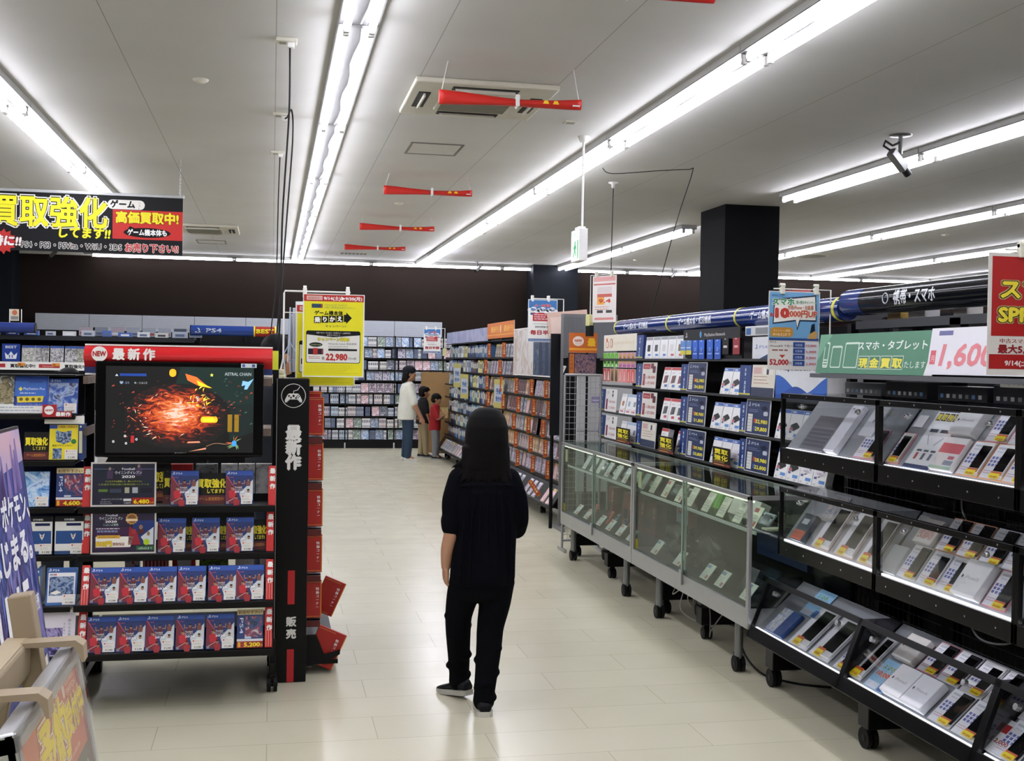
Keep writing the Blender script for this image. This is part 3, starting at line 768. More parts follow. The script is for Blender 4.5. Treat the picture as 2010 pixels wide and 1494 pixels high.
# goods showing through the gaps, standing on the far side of the rack
m = MB(); m.box(-0.72, 0.012, 5.93, 6.13, 0.455, 0.465, BLK); m.box(-0.72, 0.012, 5.93, 5.935, 0.465, 0.5, paint('1c2f74', 0.4)); m.box(-0.72, 0.012, 5.93, 6.13, 0.84, 0.85, BLK); m.box(-0.72, 0.012, 5.925, 5.93, 0.85, 0.875, paint('1c2f74', 0.4))
tag(m.build('rear_shelf', None), 'black shelves with blue lip on the far side of the new-game rack', 'shelf')
def rear_box(x, z, w, h, cols, seed, lab, stripes=None, dy=0.0):
    m = MB(); m.box(-w / 2, w / 2, 0, 0.05, 0, h, art(seed, cols, 24) if isinstance(cols, list) else cols, 0.001)
    if stripes:
        for k in range(stripes): m.rect(-w / 2 + (k + 0.3) * w / stripes, 0.002, w / stripes * 0.35, h - 0.004, -STEP, 'e6c9c4')
    return tag(m.build('boxed_goods', None, (x, 5.96 + dy, z)), lab, 'box')
rear_box(-0.66, 0.467, 0.07, 0.15, ['c33a3a', 'e6e2e0', '4a62b5', '2b2b30'], 51, 'colourful box seen below the lower promotional board, leftmost')
rear_box(-0.55, 0.467, 0.12, 0.15, 'b02a34', 0, 'red and white striped boxes seen below the lower promotional board', 7)
rear_box(-0.415, 0.467, 0.11, 0.15, 'b5342c', 0, 'red box beside the white crown card seen between shelves')
m = MB(); m.flat([(-0.03, 0), (0.03, 0), (0.036, 0.07), (0.018, 0.045), (0, 0.075), (-0.018, 0.045), (-0.036, 0.07)], 0, WHITE); m.flat([(0.03, 0), (-0.03, 0), (-0.036, 0.07), (-0.018, 0.045), (0, 0.075), (0.018, 0.045), (0.036, 0.07)], 0.002, WHITE)
m.box(-0.01, 0.01, 0.0, 0.002, -0.06, 0, paint('c9a5a0', 0.5))
tag(m.build('crown_card', None, (-0.41, 5.925, 0.55)), 'small white crown shaped card on the blue shelf lip', 'card')
rear_box(-0.27, 0.467, 0.14, 0.15, ['1a1d16', '5e7a24', '1c1f1b', 'a5ad9a'], 53, 'dark green box seen below the football games of the second shelf')
rear_box(-0.12, 0.467, 0.09, 0.15, ['d9d6d4', 'e6e6e6', 'c9c2c0'], 54, 'white box seen below the third football game, second shelf')
rear_box(-0.02, 0.467, 0.05, 0.15, 'c5c1bd', 0, 'small red striped box seen at the right below the second shelf', 4)
for i, x in enumerate((-0.43, -0.31, -0.2, -0.115, -0.03)):
    rear_box(x, 0.877, 0.08 if i > 1 else 0.105, 0.19, [['a52a2a', '8c2020'], ['2c2d2f', '8d908f', '1d1d1d'], ['d9d9d7', 'bdbdbd', '777777'], ['dcdcda', 'c4c4c4', '6d6d6d'], ['d5d5d3', 'bebebe', '848484']][i], 60 + i,
             'boxed goods seen just under the television, %s from the left' % nth(i))

# ------------------------------------------------------------------ television
tv = thing('television', 'black flat television showing a fiery action game above the football games', 'television', (-0.404, 5.48, 1.13))
W2, H2 = 0.37, 0.447
m = MB(); m.box(-W2, W2, 0.0, 0.03, 0.012, H2, BLKG, 0.008); m.box(-W2 + 0.06, W2 - 0.06, 0.03, 0.075, 0.06, H2 - 0.05, BLK, 0.02)
n = 10
m.prism([(-W2 + 0.02 + (2 * W2 - 0.04) * i / n, 0.014 - 0.022 * math.sin(math.pi * i / n)) for i in range(n + 1)] + [(W2 - 0.02, 0.03), (-W2 + 0.02, 0.03)], 0.002, 0.028, BLKG)
m.text('ORION', -0.0, 0.03, 0.016, -0.0006, 'c9ccd0', bold=0.03, width=0.05)
m.build('bezel', tv)
m = MB(); m.box(-0.035, 0.035, -0.0012, -0.0004, 0, 0.019, paint('d4dbe4', 0.5)); m.rect(-0.03, 0.003, 0.013, 0.013, -0.0018, '4a66a0'); m.rect(0.014, 0.003, 0.014, 0.013, -0.0018, '3d5684')
m.build('sticker', tv, (0.302, 0, 0.424))
sc = MB(); sw, sh = 0.325, 0.196   # half sizes
cx, cz = 0.0, 0.228
sc.rect(-sw, cz - sh, 2 * sw, 2 * sh, -0.0008, emit('040506', 0.5, 'screen_dark'))
def E_(h, s=1.0): return emit(h, s * 0.8, 'screen_' + h)
y = -0.0012
sc.flat([(0.0, cz + sh), (sw, cz + sh), (sw, cz - 0.06), (0.14, cz - 0.11), (-0.05, cz + 0.02)], y, E_('0b2420', 0.8)); sc.flat([(0.2, cz + 0.02), (sw, cz + 0.03), (sw, cz - 0.1), (0.22, cz - 0.14)], y - STEP, E_('0a1c1a', 0.8))
y -= 2 * STEP
rs = random.Random(5)
def burst_mat():
    """glowing sparks: brightest at the middle, broken up by streaky noise"""
    m, nt, b = newmat('screen_burst')
    tc = nt.nodes.new('ShaderNodeTexCoord')
    v1 = nt.nodes.new('ShaderNodeVectorMath'); v1.operation = 'SUBTRACT'; v1.inputs[1].default_value = (-0.02, 0, cz - 0.02)
    v2 = nt.nodes.new('ShaderNodeVectorMath'); v2.operation = 'MULTIPLY'; v2.inputs[1].default_value = (5.2, 0, 7.4)
    v3 = nt.nodes.new('ShaderNodeVectorMath'); v3.operation = 'LENGTH'
    nt.links.new(tc.outputs['Object'], v1.inputs[0]); nt.links.new(v1.outputs[0], v2.inputs[0]); nt.links.new(v2.outputs[0], v3.inputs[0])
    mp = nt.nodes.new('ShaderNodeMapping'); mp.inputs['Rotation'].default_value = (0, 0.35, 0); mp.inputs['Scale'].default_value = (14, 1, 42)
    n = nt.nodes.new('ShaderNodeTexNoise'); n.inputs['Scale'].default_value = 1.0; n.inputs['Detail'].default_value = 5; n.inputs['Distortion'].default_value = 2.2
    nt.links.new(tc.outputs['Object'], mp.inputs['Vector']); nt.links.new(mp.outputs[0], n.inputs['Vector'])
    a1 = nt.nodes.new('ShaderNodeMath'); a1.operation = 'MULTIPLY_ADD'; a1.inputs[1].default_value = -0.72; a1.inputs[2].default_value = 0.5
    nt.links.new(v3.outputs['Value'], a1.inputs[0])
    a2 = nt.nodes.new('ShaderNodeMath'); a2.operation = 'MULTIPLY_ADD'; a2.inputs[1].default_value = 1.15
    nt.links.new(n.outputs['Fac'], a2.inputs[0]); nt.links.new(a1.outputs[0], a2.inputs[2])
    cr = nt.nodes.new('ShaderNodeValToRGB'); els = cr.color_ramp.elements
    for i, (q, h) in enumerate(((0.3, '040506'), (0.45, '2a0a06'), (0.58, '8a2410'), (0.72, 'd8501c'), (0.88, 'f08a4a'), (1.0, 'f6d8c4'))):
        e = els[i] if i < 2 else els.new(q); e.position = q; e.color = hexc(h)
    nt.links.new(a2.outputs[0], cr.inputs[0]); nt.links.new(cr.outputs[0], b.inputs['Emission Color']); b.inputs['Emission Strength'].default_value = 1.1; b.inputs['Base Color'].default_value = (0.005, 0.005, 0.005, 1)
    return m
sc.ell(-0.01, cz - 0.03, 0.235, 0.15, y, burst_mat(), 40); y -= STEP
for k in range(110):
    a = rs.uniform(0, 2 * math.pi); d = rs.random() ** 0.7
    px = -0.01 + d * 0.17 * math.cos(a) * (1.3 if math.cos(a) < 0 else 1); pz = cz - 0.03 + d * 0.115 * math.sin(a)
    L = rs.uniform(0.006, 0.03); an = rs.gauss(0.25 if rs.random() < 0.7 else 2.2, 0.5); w = rs.uniform(0.0006, 0.0022)
    c, s = math.cos(an), math.sin(an)
    col = rs.choice(['ff8a4a', 'ffb07a', 'e8502a', 'ffd9b8', 'd63a1c', 'ff9a62', 'f5e0d0', 'b0308a', 'ff6a2a'])
    q = [(px - c * L / 2, pz - s * L / 2), (px - s * w, pz + c * w), (px + c * L / 2, pz + s * L / 2), (px + s * w, pz - c * w)]
    sc.flat(q[::-1] if False else q[::-1], y - (k % 7) * 0.00015, E_(col, 1.1))
y -= 0.0012
for k in range(120):   # dark red debris on the left, scattered specks on the right
    lf = rs.random() < 0.7
    px = rs.gauss(-0.2, 0.05) if lf else rs.gauss(0.23, 0.05); pz = cz + rs.gauss(-0.03 if lf else 0.03, 0.06)
    if abs(px) > sw - 0.01 or abs(pz - cz) > sh - 0.01: continue
    L = rs.uniform(0.005, 0.02)
    sc.flat([(px, pz), (px + L, pz + L * 0.3), (px + L * 0.5, pz + L * 0.6)], y, E_(rs.choice(['8c1f1a', '5c1412', 'b04636', '3f1512', 'c06a4a'] if lf else ['6e2a22', '2e4a44', 'a04a30', '3a5c52', '8c3a2a']), 0.9))
for px, pz, L, h_, col in ((0.09, -0.058, 0.075, 0.028, 'ffb21c'), (0.1, -0.052, 0.05, 0.014, 'ffe24a'), (-0.05, 0.15, 0.03, 0.036, 'e0a41c')):
    sc.flat(rrect(px, cz + pz, L, h_, h_ * 0.4), y - STEP, E_(col, 1.2))
sc.flat([(0.02, cz + 0.165), (0.07, cz + 0.15), (0.13, cz + 0.1), (0.08, cz + 0.11), (0.03, cz + 0.135)][::-1], y - STEP, E_('e86a2a', 1.1)); sc.flat([(0.07, cz + 0.135), (0.14, cz + 0.1), (0.08, cz + 0.112)], y - 2 * STEP, E_('ffd21c', 1.2))
for k in range(46):
    a = rs.uniform(-0.6, 2.6); px = 0.075 + rs.gauss(0, 0.035); pz = cz + 0.03 + rs.gauss(0, 0.025); L = rs.uniform(0.01, 0.03)
    sc.flat([(px, pz), (px + L * math.cos(a), pz + L * math.sin(a)), (px + L * 0.5 * math.cos(a) - 0.004, pz + L * 0.5 * math.sin(a) + 0.004)][::-1], y - 2 * STEP, E_(rs.choice(['ffd02a', 'f5a01c', 'ffe86a', 'c8c0c8', 'e07a1c']), 1.1))
for px in (0.21, 0.24): sc.rect(px, cz - 0.1, 0.02, 0.08, y, E_('8a6a14', 0.9))
z0 = cz + sh
sc.text('ASTRAL CHAIN', sw - 0.012, z0 - 0.037, 0.02, y - 3 * STEP, E_('8f9a9c', 1.0), 'R', 0.02, 0.118)
sc.flat(star(5, 0.004, 0.009, 0.137, z0 - 0.036, 1, math.pi / 10), y - 3 * STEP, E_('d9dc5a', 1.0))
sc.flat([(0.27, z0 - 0.085), (0.275, z0 - 0.06), (0.3, z0 - 0.065), (0.325, z0 - 0.05), (0.31, z0 - 0.075), (0.295, z0 - 0.1), (0.282, z0 - 0.1), (0.287, z0 - 0.08)][::-1], y - 3 * STEP, E_('7fb4dc', 1.0))
sc.rect(-sw + 0.06, z0 - 0.045, 0.115, 0.012, y, E_('163a86', 1.0)); sc.flat([(-sw + 0.04, z0 - 0.045), (-sw + 0.054, z0 - 0.045), (-sw + 0.047, z0 - 0.035)], y, E_('b9c2cc', 0.9))
sc.text('♥: 3/3', -sw + 0.08, z0 - 0.08, 0.014, y, E_('7f96b0', 0.9)); sc.text('★: 1161/5', -sw + 0.15, z0 - 0.08, 0.014, y, E_('9aa5a8', 0.9))
for px, pz in ((-0.29, -0.145), (-0.24, -0.12), (-0.19, -0.135), (-0.235, -0.153)): sc.ell(px, cz + pz, 0.005, 0.0055, y - STEP, E_('d8dcdc', 1.0), 12); sc.ell(px, cz + pz, 0.0025, 0.003, y - 2 * STEP, E_('20282a', 1.0), 8)
sc.flat([(-0.215, cz - 0.15), (-0.2, cz - 0.15), (-0.2, cz - 0.118), (-0.215, cz - 0.118)], y, E_('a01f26', 1.0))
sc.ell(0.24, cz - 0.153, 0.011, 0.014, y - 3 * STEP, E_('3a8ad8', 1.1), 14)
for k in range(9): a = rs.uniform(0, 6.28); sc.flat([(0.24, cz - 0.15), (0.24 + 0.04 * math.cos(a), cz - 0.15 + 0.035 * math.sin(a)), (0.243 + 0.02 * math.cos(a + 0.3), cz - 0.15 + 0.02 * math.sin(a + 0.3))][::-1], y - 2 * STEP, E_(rs.choice(['e0a020', 'd8602a', '6a8a5a']), 1.0))
for k in range(14):
    u = k / 13; sc.ell(0.12 + 0.12 * u, cz - 0.165 + 0.02 * u + 0.006 * math.sin(u * 6), 0.006, 0.0016, y, E_('a0765a', 0.9), 6)
sc.flat([(0.03, cz - 0.152), (0.09, cz - 0.15), (0.085, cz - 0.143), (0.035, cz - 0.145)], y, E_('e08a6a', 1.0)); sc.flat([(0.04, cz - 0.19), (0.115, cz - 0.18), (0.115, cz - 0.172)], y, E_('d88a6a', 1.0))
sc.build('screen', tv)
MB().box(-0.12, 0.12, 0.03, 0.34, -0.02, 0.012, BLK, 0.004).box(-0.05, 0.05, 0.06, 0.4, 0.1, 0.3, METB).build('mount', tv)

# ------------------------------------------------------------------ left bay of the same rack
b2 = thing('display_rack', 'black open display rack at far left holding mixed game cases', 'shelf rack', (-1.29, 5.66, 0))
for sx in (-0.425, 0.425):
    m = MB(); m.box(sx - 0.014, sx + 0.014, 0.2, 0.23, 0.09, 1.6, METB, 0.003); m.build('upright', b2)
    m = MB(); m.box(sx - 0.016, sx + 0.016, -0.02, 0.5, 0.09, 0.14, METB, 0.004); m.build('foot', b2)
    for yy in (0.0, 0.474):
        m = MB(); caster(m, sx, yy); m.build('caster', b2)
LB = [(1.33, 5.5, 0.26), (1.121, 5.5, 0.26), (0.91, 5.5, 0.26), (0.694, 5.5, 0.26), (0.48, 5.42, 0.32), (0.265, 5.38, 0.36)]
for z, y_, d in LB:
    m = MB()
    m.box(-0.42, 0.43, y_ - 5.672, y_ - 5.66, z - 0.02, z + 0.004, BLK, 0.003); m.box(-0.42, 0.43, y_ - 5.66, y_ - 5.66 + d, z - 0.012, z - 0.006, BLK)
    m.box(-0.42, 0.43, y_ - 5.66 + d, y_ - 5.66 + d + 0.01, z - 0.01, z + 0.19, paint('15224e' if 0.6 < z < 1.2 else '141416', 0.4)) if z > 0.6 else None
    m.build('shelf_board', b2)
MB().box(-0.42, 0.43, 0.02, 0.66, 0.235, 0.25, BLK).build('base_board', b2)
MB().box(-0.42, 0.43, 5.5 - 5.67, 5.5 - 5.66, 1.503, 1.511, BLK).box(-0.42, 0.43, -0.16, 0.22, 1.505, 1.509, BLK).build('top_board', b2)
def put(o, x, row, tilt=12, dz=0.006, dy=0.012, T=LB):
    z, y_, d = T[row]; o.location = (x, y_ + dy, z + dz); o.rotation_euler = (R(-tilt), 0, 0); return o
put(art_case('blue game case with white beast picture above the NEW tag', '1b3f9a', ['16306f', '2b57b0', '9fb3d6', '1b2d5c'], 71), -0.918, 0, 10)
m = MB(); w, h = 0.3, 0.17; m.box(-w / 2, w / 2, 0, 0.004, 0, h, WHITE)
m.rect(-w / 2, h * 0.24, w * 0.55, h * 0.75, -STEP, art(72, ['c9cdd2', '8b8a7a', '4a4636', 'd9dde2', '6b5a30'], 20)); m.rect(w * 0.02, h * 0.2, w * 0.48, h * 0.8, -STEP, '2b4fae')
m.flat([(-w * 0.25, h * 0.3), (w * 0.0, h * 0.25), (-w * 0.02, h * 0.7), (-w * 0.1, h * 0.9), (-w * 0.2, h * 0.75)], -2 * STEP, art(73, ['3f3c2e', '7d7250', 'a59a78', '24221b'], 40))
m.rect(w * 0.03, h * 0.45, w * 0.44, h * 0.4, -2 * STEP, '3a6cc4'); m.rect(w * 0.22, h * 0.82, w * 0.2, h * 0.02, -2 * STEP, '101a3a'); m.flat([(w * 0.08, h * 0.64), (w * 0.11, h * 0.7), (w * 0.14, h * 0.64), (w * 0.11, h * 0.58)], -3 * STEP, 'e0d83a')
m.text('PlayStation Plus', w * 0.3, h * 0.62, h * 0.09, -3 * STEP, 'e4ebf6', width=w * 0.3); lines(m, w * 0.1, h * 0.52, w * 0.3, 1, 0.01, -3 * STEP, 'c6d4ee', 0.004)
m.flat([(w * 0.06, h * 0.44), (w * 0.44, h * 0.46), (w * 0.42, h * 0.3), (w * 0.07, h * 0.28)][::-1], -3 * STEP, 'e3cf36')
for k in range(4): m.ell(w * (0.12 + 0.085 * k), h * 0.37, h * 0.045, h * 0.045, -4 * STEP, '6d5c14', 10)
m.text('オンラインプレイをもっと楽しもう!', w * 0.24, h * 0.215, h * 0.05, -3 * STEP, 'cfd8f0', width=w * 0.36); lines(m, -w * 0.45, h * 0.14, w * 0.9, 2, h * 0.08, -STEP, 'a9b6c4', 0.005, 9)
put(tag(m.build('promotional_board'), 'wide blue and white promotional board on the top shelf at far left', 'sign board'), -1.13, 0, 6)
m = MB(); m.box(-0.062, 0.062, 0, 0.003, 0, 0.026, paint('a3161c', 0.45)); m.box(-0.062, -0.002, 0, 0.003, 0.026, 0.055, paint('a3161c', 0.45)); m.ell(-0.034, 0.03, 0.02, 0.02, -STEP, WHITE, 22); m.text('NEW!!', -0.034, 0.025, 0.013, -2 * STEP, 'a3161c', bold=0.05, width=0.032)
m.text('最新作', 0.026, 0.005, 0.02, -2 * STEP, WHITE, bold=0.05, width=0.062)
tag(m.build('shelf_tag', None, (-0.935, 5.478, 1.322), (R(-4), 0, 0)), 'red NEW tag clipped to the shelf under the blue game case', 'shelf tag')
m = MB(); m.box(-0.085, 0.085, 0, 0.002, 0, 0.036, WHITE)
tag(m.build('shelf_strip', None, (-0.91, 5.52, 1.289)), 'blank white shelf strip under the red NEW tag', 'shelf strip')
def yl(m, y, w, h):
    m.rect(-w * 0.485, 0.001, w * 0.97, h * 0.98, y + STEP, 'e6d51e'); m.rect(-w * 0.485, h * 0.88, w * 0.26, h * 0.1, y, '1f3f92'); m.text('早期購入特典付き', w * 0.12, h * 0.9, h * 0.08, y, 'a8651a', bold=0.05, width=w * 0.66)
    m.flat([(-w * 0.28, h * 0.84), (0, h * 0.78), (w * 0.27, h * 0.84), (w * 0.24, h * 0.52), (0, h * 0.44), (-w * 0.26, h * 0.52)][::-1], y, art(74, ['16233f', '3c567f', 'a8b9cc', '1b2433'], 50))
    m.ell(w * 0.34, h * 0.52, w * 0.09, w * 0.09, y - STEP, '2c7a2c', 14); m.text('限定デザインカバー', -w * 0.02, h * 0.38, h * 0.06, y, '2a2612', bold=0.04, width=w * 0.7); m.rect(-w * 0.36, 0.004, w * 0.3, h * 0.3, y, art(75, ['1c2c46', '4c6a92', 'b9c9da'], 50))
put(art_case('yellow bonus game case beside the yellow-lettered black card at far left', '1b3f9a', ['e6d51e', 'e6d51e'], 76, extra=yl, band=None), -0.913, 1, 8)
def spine(x, z, y_, label, col):
    m = MB(); m.box(-0.008, 0.008, 0, 0.12, 0, 0.16, paint(col, 0.35), 0.001); m.rect(-0.007, 0.03, 0.014, 0.1, -STEP, 'c9c7a8'); m.ell(0, 0.15, 0.004, 0.005, -STEP, 'e6e6e6', 8)
    return tag(m.build('game_case', None, (x, y_, z)), label, 'game case')
spine(-0.84, 1.127, 5.52, 'game case standing spine out right of the yellow bonus case', '1f3f86')
strip_card(-1.03, 5.52, 1.127, 'black yellow-lettered card left of the yellow bonus game case', 0.105, 0.125)
strip_card(-0.975, 5.535, 1.127, 'black yellow-lettered card tucked behind the yellow bonus case', 0.05, 0.12)
put(art_case('pale blue sky game case on the far left bay, third shelf', '2c5fb5', ['2d62b8', '7fb0e0', 'cfe3f4', '3a74c6'], 77, band=None), -1.035, 2, 10)
buy_card(-0.885, 5.512, 0.918, 'blue card offering 4,600 on the far left bay', '4,600', 78, 8)
def oth(m, y, w, h):
    m.rect(-w * 0.485, 0.001, w * 0.97, h * 0.98, y + STEP, 'e2e2de'); m.rect(-w * 0.485, h * 0.86, w * 0.97, h * 0.13, y, '17181c'); m.text('OTHERS', 0, h * 0.89, h * 0.07, y - STEP, 'e0e0e0', bold=0.05, width=w * 0.34)
    m.rect(-w * 0.1, h * 0.75, w * 0.5, h * 0.07, y, '1a2350'); m.rect(-w * 0.45, h * 0.28, w * 0.9, h * 0.34, y, '1f4a86'); m.rect(-w * 0.485, 0.001, w * 0.97, h * 0.09, y, '2b4a7a')
    m.flat([(w * 0.05, h * 0.56), (w * 0.14, h * 0.5), (w * 0.23, h * 0.56), (w * 0.2, h * 0.46), (w * 0.14, h * 0.38), (w * 0.08, h * 0.46)][::-1], y - STEP, 'd8d4cc'); m.ell(w * 0.14, h * 0.48, w * 0.03, w * 0.03, y - 2 * STEP, '8a4a3a', 8)
put(art_case('white and blue OTHERS game case, left one of the pair', '222327', ['e2e2de', 'e2e2de'], 79, band=None, extra=oth, h=0.172), -1.018, 3, 4)
put(art_case('white and blue OTHERS game case, right one of the pair', '222327', ['e2e2de', 'e2e2de'], 80, band=None, extra=oth, h=0.172), -0.885, 3, 4)
def w4(m, y, w, h):
    m.rect(-w * 0.44, h * 0.08, w * 0.88, h * 0.78, y, 'e3e3e6'); m.rect(-w * 0.4, h * 0.26, w * 0.8, h * 0.5, y - STEP, art(81, ['12264a', '2b4a7e', '8fa4bf', '182b52'], 34)); m.flat([(-w * 0.36, h * 0.33), (-w * 0.15, h * 0.4), (0, h * 0.34), (-w * 0.2, h * 0.28)][::-1], y - 2 * STEP, 'e8e6da')
    m.rect(-w * 0.4, h * 0.79, w * 0.12, h * 0.04, y - STEP, '7c8ba0'); m.rect(-w * 0.27, h * 0.79, w * 0.1, h * 0.04, y - STEP, 'c05a4a')
put(art_case('blue edged white game case with a dark picture, far left bay', '2a5fa6', ['2a5a9c', '3a6cb0'], 82, band='26508f', extra=w4, w=0.13, h=0.168), -0.905, 4, 16)
spine(-1.0, 0.487, 5.44, 'game case standing spine out beside the blue edged white case', '3a6aa8')
m = MB(); w, h = 0.2, 0.19; m.box(-w / 2, w / 2, 0, 0.004, 0, h, paint('dcd6e0', 0.5)); m.rect(-w * 0.36, h * 0.02, w * 0.6, h * 0.62, -STEP, art(83, ['16122a', '3f3478', 'a79ac8', '241c44'], 18)); m.text('新たなる冒険', w * 0.38, h * 0.78, 0.014, -STEP, '6d6a80', vert=True); m.text('その先へ', w * 0.27, h * 0.7, 0.012, -STEP, '6d6a80', vert=True)
put(tag(m.build('promotional_board'), 'pale lilac board with a violet picture low at far left', 'sign board'), -0.94, 5, 14)

# ------------------------------------------------------------------ tall end panel with game pad mark
ep = thing('end_panel', 'tall black end panel lettered in white with a game pad emblem', 'sign panel', (0.108, 5.8, 0))
m = MB(); m.box(-0.077, 0.077, 0.0, 0.3, 0.0, 1.502, paint('08090a', 0.4), 0.004); m.box(-0.081, -0.077, -0.002, 0.05, 0.0, 1.5, GREY); m.build('panel', ep)
m = MB(); y = -STEP
m.tube([(0.058 * math.cos(2 * math.pi * k / 40), -0.0005, 1.417 + 0.058 * math.sin(2 * math.pi * k / 40)) for k in range(40)], 0.0016, WHITE, 5, closed=True)
pad = [(-0.022, 1.428), (0.022, 1.428), (0.03, 1.42), (0.042, 1.395), (0.04, 1.387), (0.032, 1.388), (0.018, 1.402), (-0.018, 1.402), (-0.032, 1.388), (-0.04, 1.387), (-0.042, 1.395), (-0.03, 1.42)]
m.flat([(x, z - 0.004) for x, z in pad][::-1], y, 'bdbdbb'); m.flat(pad[::-1], y - STEP, WHITE)
for x, z, r in ((0, 1.416, 0.006), (0.022, 1.42, 0.003), (0.028, 1.414, 0.003), (0.016, 1.414, 0.003), (0.022, 1.408, 0.003), (-0.012, 1.408, 0.0045), (0.012, 1.406, 0.0045)): m.ell(x, z, r, r, y - 2 * STEP, '131415', 12)
m.rect(-0.028, 1.414, 0.012, 0.004, y - 2 * STEP, '131415'); m.rect(-0.024, 1.41, 0.004, 0.012, y - 2 * STEP, '131415')
m.tube([(0.0, -0.0008, 1.428), (0.0, -0.0008, 1.44), (0.02, -0.0008, 1.446), (0.03, -0.0008, 1.462)], 0.0018, WHITE, 5)
m.build('emblem', ep)
m = MB()
for i, ch in enumerate('最新作'): m.text(ch, 0.003, 1.206 - i * 0.073, 0.078, y, WHITE, bold=0.06)
m.build('lettering', ep); m = MB()
for i, ch in enumerate('販売'): m.text(ch, 0.003, 0.283 - i * 0.06, 0.05, y, WHITE, bold=0.05)
m.build('lettering', ep)
for za, zb in ((0.388, 0.167), (0.002, 0.163)): MB().rect(-0.016, za, 0.034, zb, y, 'c01c26').build('red_stripe', ep)
# red dividers on the aisle side
def divider(loc, rot, label, w=0.076, h=0.192):
    m = MB(); m.box(-0.02, w, 0, 0.02, 0, h, paint('a81c16', 0.45), 0.002)
    m.text('特価コーナー', w * 0.72, h * 0.74, 0.0165, -STEP, WHITE, bold=0.06, vert=True)
    for zz in (0.006, h - 0.012):
        for k in range(11): m.rect(-0.018 + k * 0.0085, zz, 0.0045, 0.004, -STEP, 'd99a3a')
    m.rect(w - 0.005, 0.004, 0.004, h - 0.008, -STEP, 'd8892c')
    return tag(m.build('shelf_divider', None, loc, rot), label, 'divider', 'red dividers on the aisle side of the end panel')
for i, z in enumerate((1.213, 0.984, 0.75, 0.517, 0.284)):
    divider((0.188, 5.95, z), (0, 0, 0), 'red divider with white lettering sticking out right of the end panel, %s from the top' % nth(i))
divider((0.2, 5.95, 0.065), (0, R(24), 0), 'tilted red divider at the foot of the end panel', 0.13, 0.19)
divider((0.24, 6.25, 0.26), (0, R(24), 0), 'second tilted red divider just behind the lowest one', 0.1, 0.19)
divider((0.205, 6.35, 1.225), (0, 0, 0), 'red divider peeking behind the topmost one', 0.062, 0.2)
side = thing('side_rack', 'narrow black shelving on the aisle side behind the red dividers', 'shelf rack', (0.19, 6.3, 0))
for i, z in enumerate((1.2, 0.97, 0.735, 0.5, 0.27)):
    m = MB(); m.box(-0.005, 0.07, -0.3, 0.85, z - 0.012, z, BLK); m.box(-0.005, 0.068, -0.36, -0.345, z - 0.03, z, paint('5a1512', 0.5)); m.build('shelf_board', side)
m = MB(); m.box(-0.005, 0.002, -0.2, 0.85, 0.1, 1.45, BLK); m.build('back_panel', side)
m = MB(); m.prism([(0.0, 0.04), (0.12, 0.07), (0.17, 0.1), (0.17, 0.12), (0.09, 0.1), (0.05, 0.2), (0.0, 0.2)], -0.37, -0.355, BLK); m.box(0.0, 0.16, -0.36, 0.85, 0.05, 0.07, BLK); m.build('bin_side', side)
for i, (z, c, lab) in enumerate(((1.202, ['c9d4dc', '7e8fa6', 'e6e6e6'], 'pale game case poking out between the first and second red dividers'), (0.737, ['1e3a7c', '29509c'], 'blue game case poking out between the second and third red dividers'), (0.502, ['e3dcd0', 'b9a48c'], 'cream case poking out between the third and fourth red dividers'))):
    m = MB(); m.box(0, 0.1, 0, 0.014, 0, 0.16, art(90 + i, c, 20)); tag(m.build('game_case', None, (0.19, 6.02, z), (0, 0, R(70))), lab, 'game case')

# ------------------------------------------------------------------ yellow campaign poster on a wire stand
ws = thing('sign_stand', 'white wire poster stand clamped on top of the end panel', 'stand', (0.035, 5.9, 1.5))
m = MB(); m.tube([(0.0, 0, 0.0), (0.022, 0, 0.1), (0.022, 0, 0.425), (0.026, 0, 0.437), (0.35, 0.0, 0.437)], 0.0045, WHITE, 8); m.tube([(0.02, 0, 0.33), (0.12, 0, 0.33)], 0.003, WHITE, 6); m.build('wire_frame', ws)
m = MB(); m.box(-0.03, 0.035, -0.02, 0.03, -0.03, 0.02, paint('e0dcb4', 0.45), 0.006); m.box(-0.006, 0.03, -0.02, 0.02, 0.02, 0.045, paint('e0dcb4', 0.45), 0.005); m.box(-0.02, 0.01, -0.022, -0.019, -0.006, 0.002, BLK); m.cyl((0.02, -0.021, 0.0), (0.02, -0.016, 0.0), 0.006, GREY, 10); m.build('clamp', ws)
for x in (0.124, 0.337):
    m = MB(); m.box(x - 0.01, x + 0.01, -0.012, 0.012, 0.405, 0.455, WHITE, 0.004); m.cyl((x - 0.008, 0, 0.455), (x + 0.008, 0, 0.455), 0.011, WHITE, 10); m.build('clip', ws)
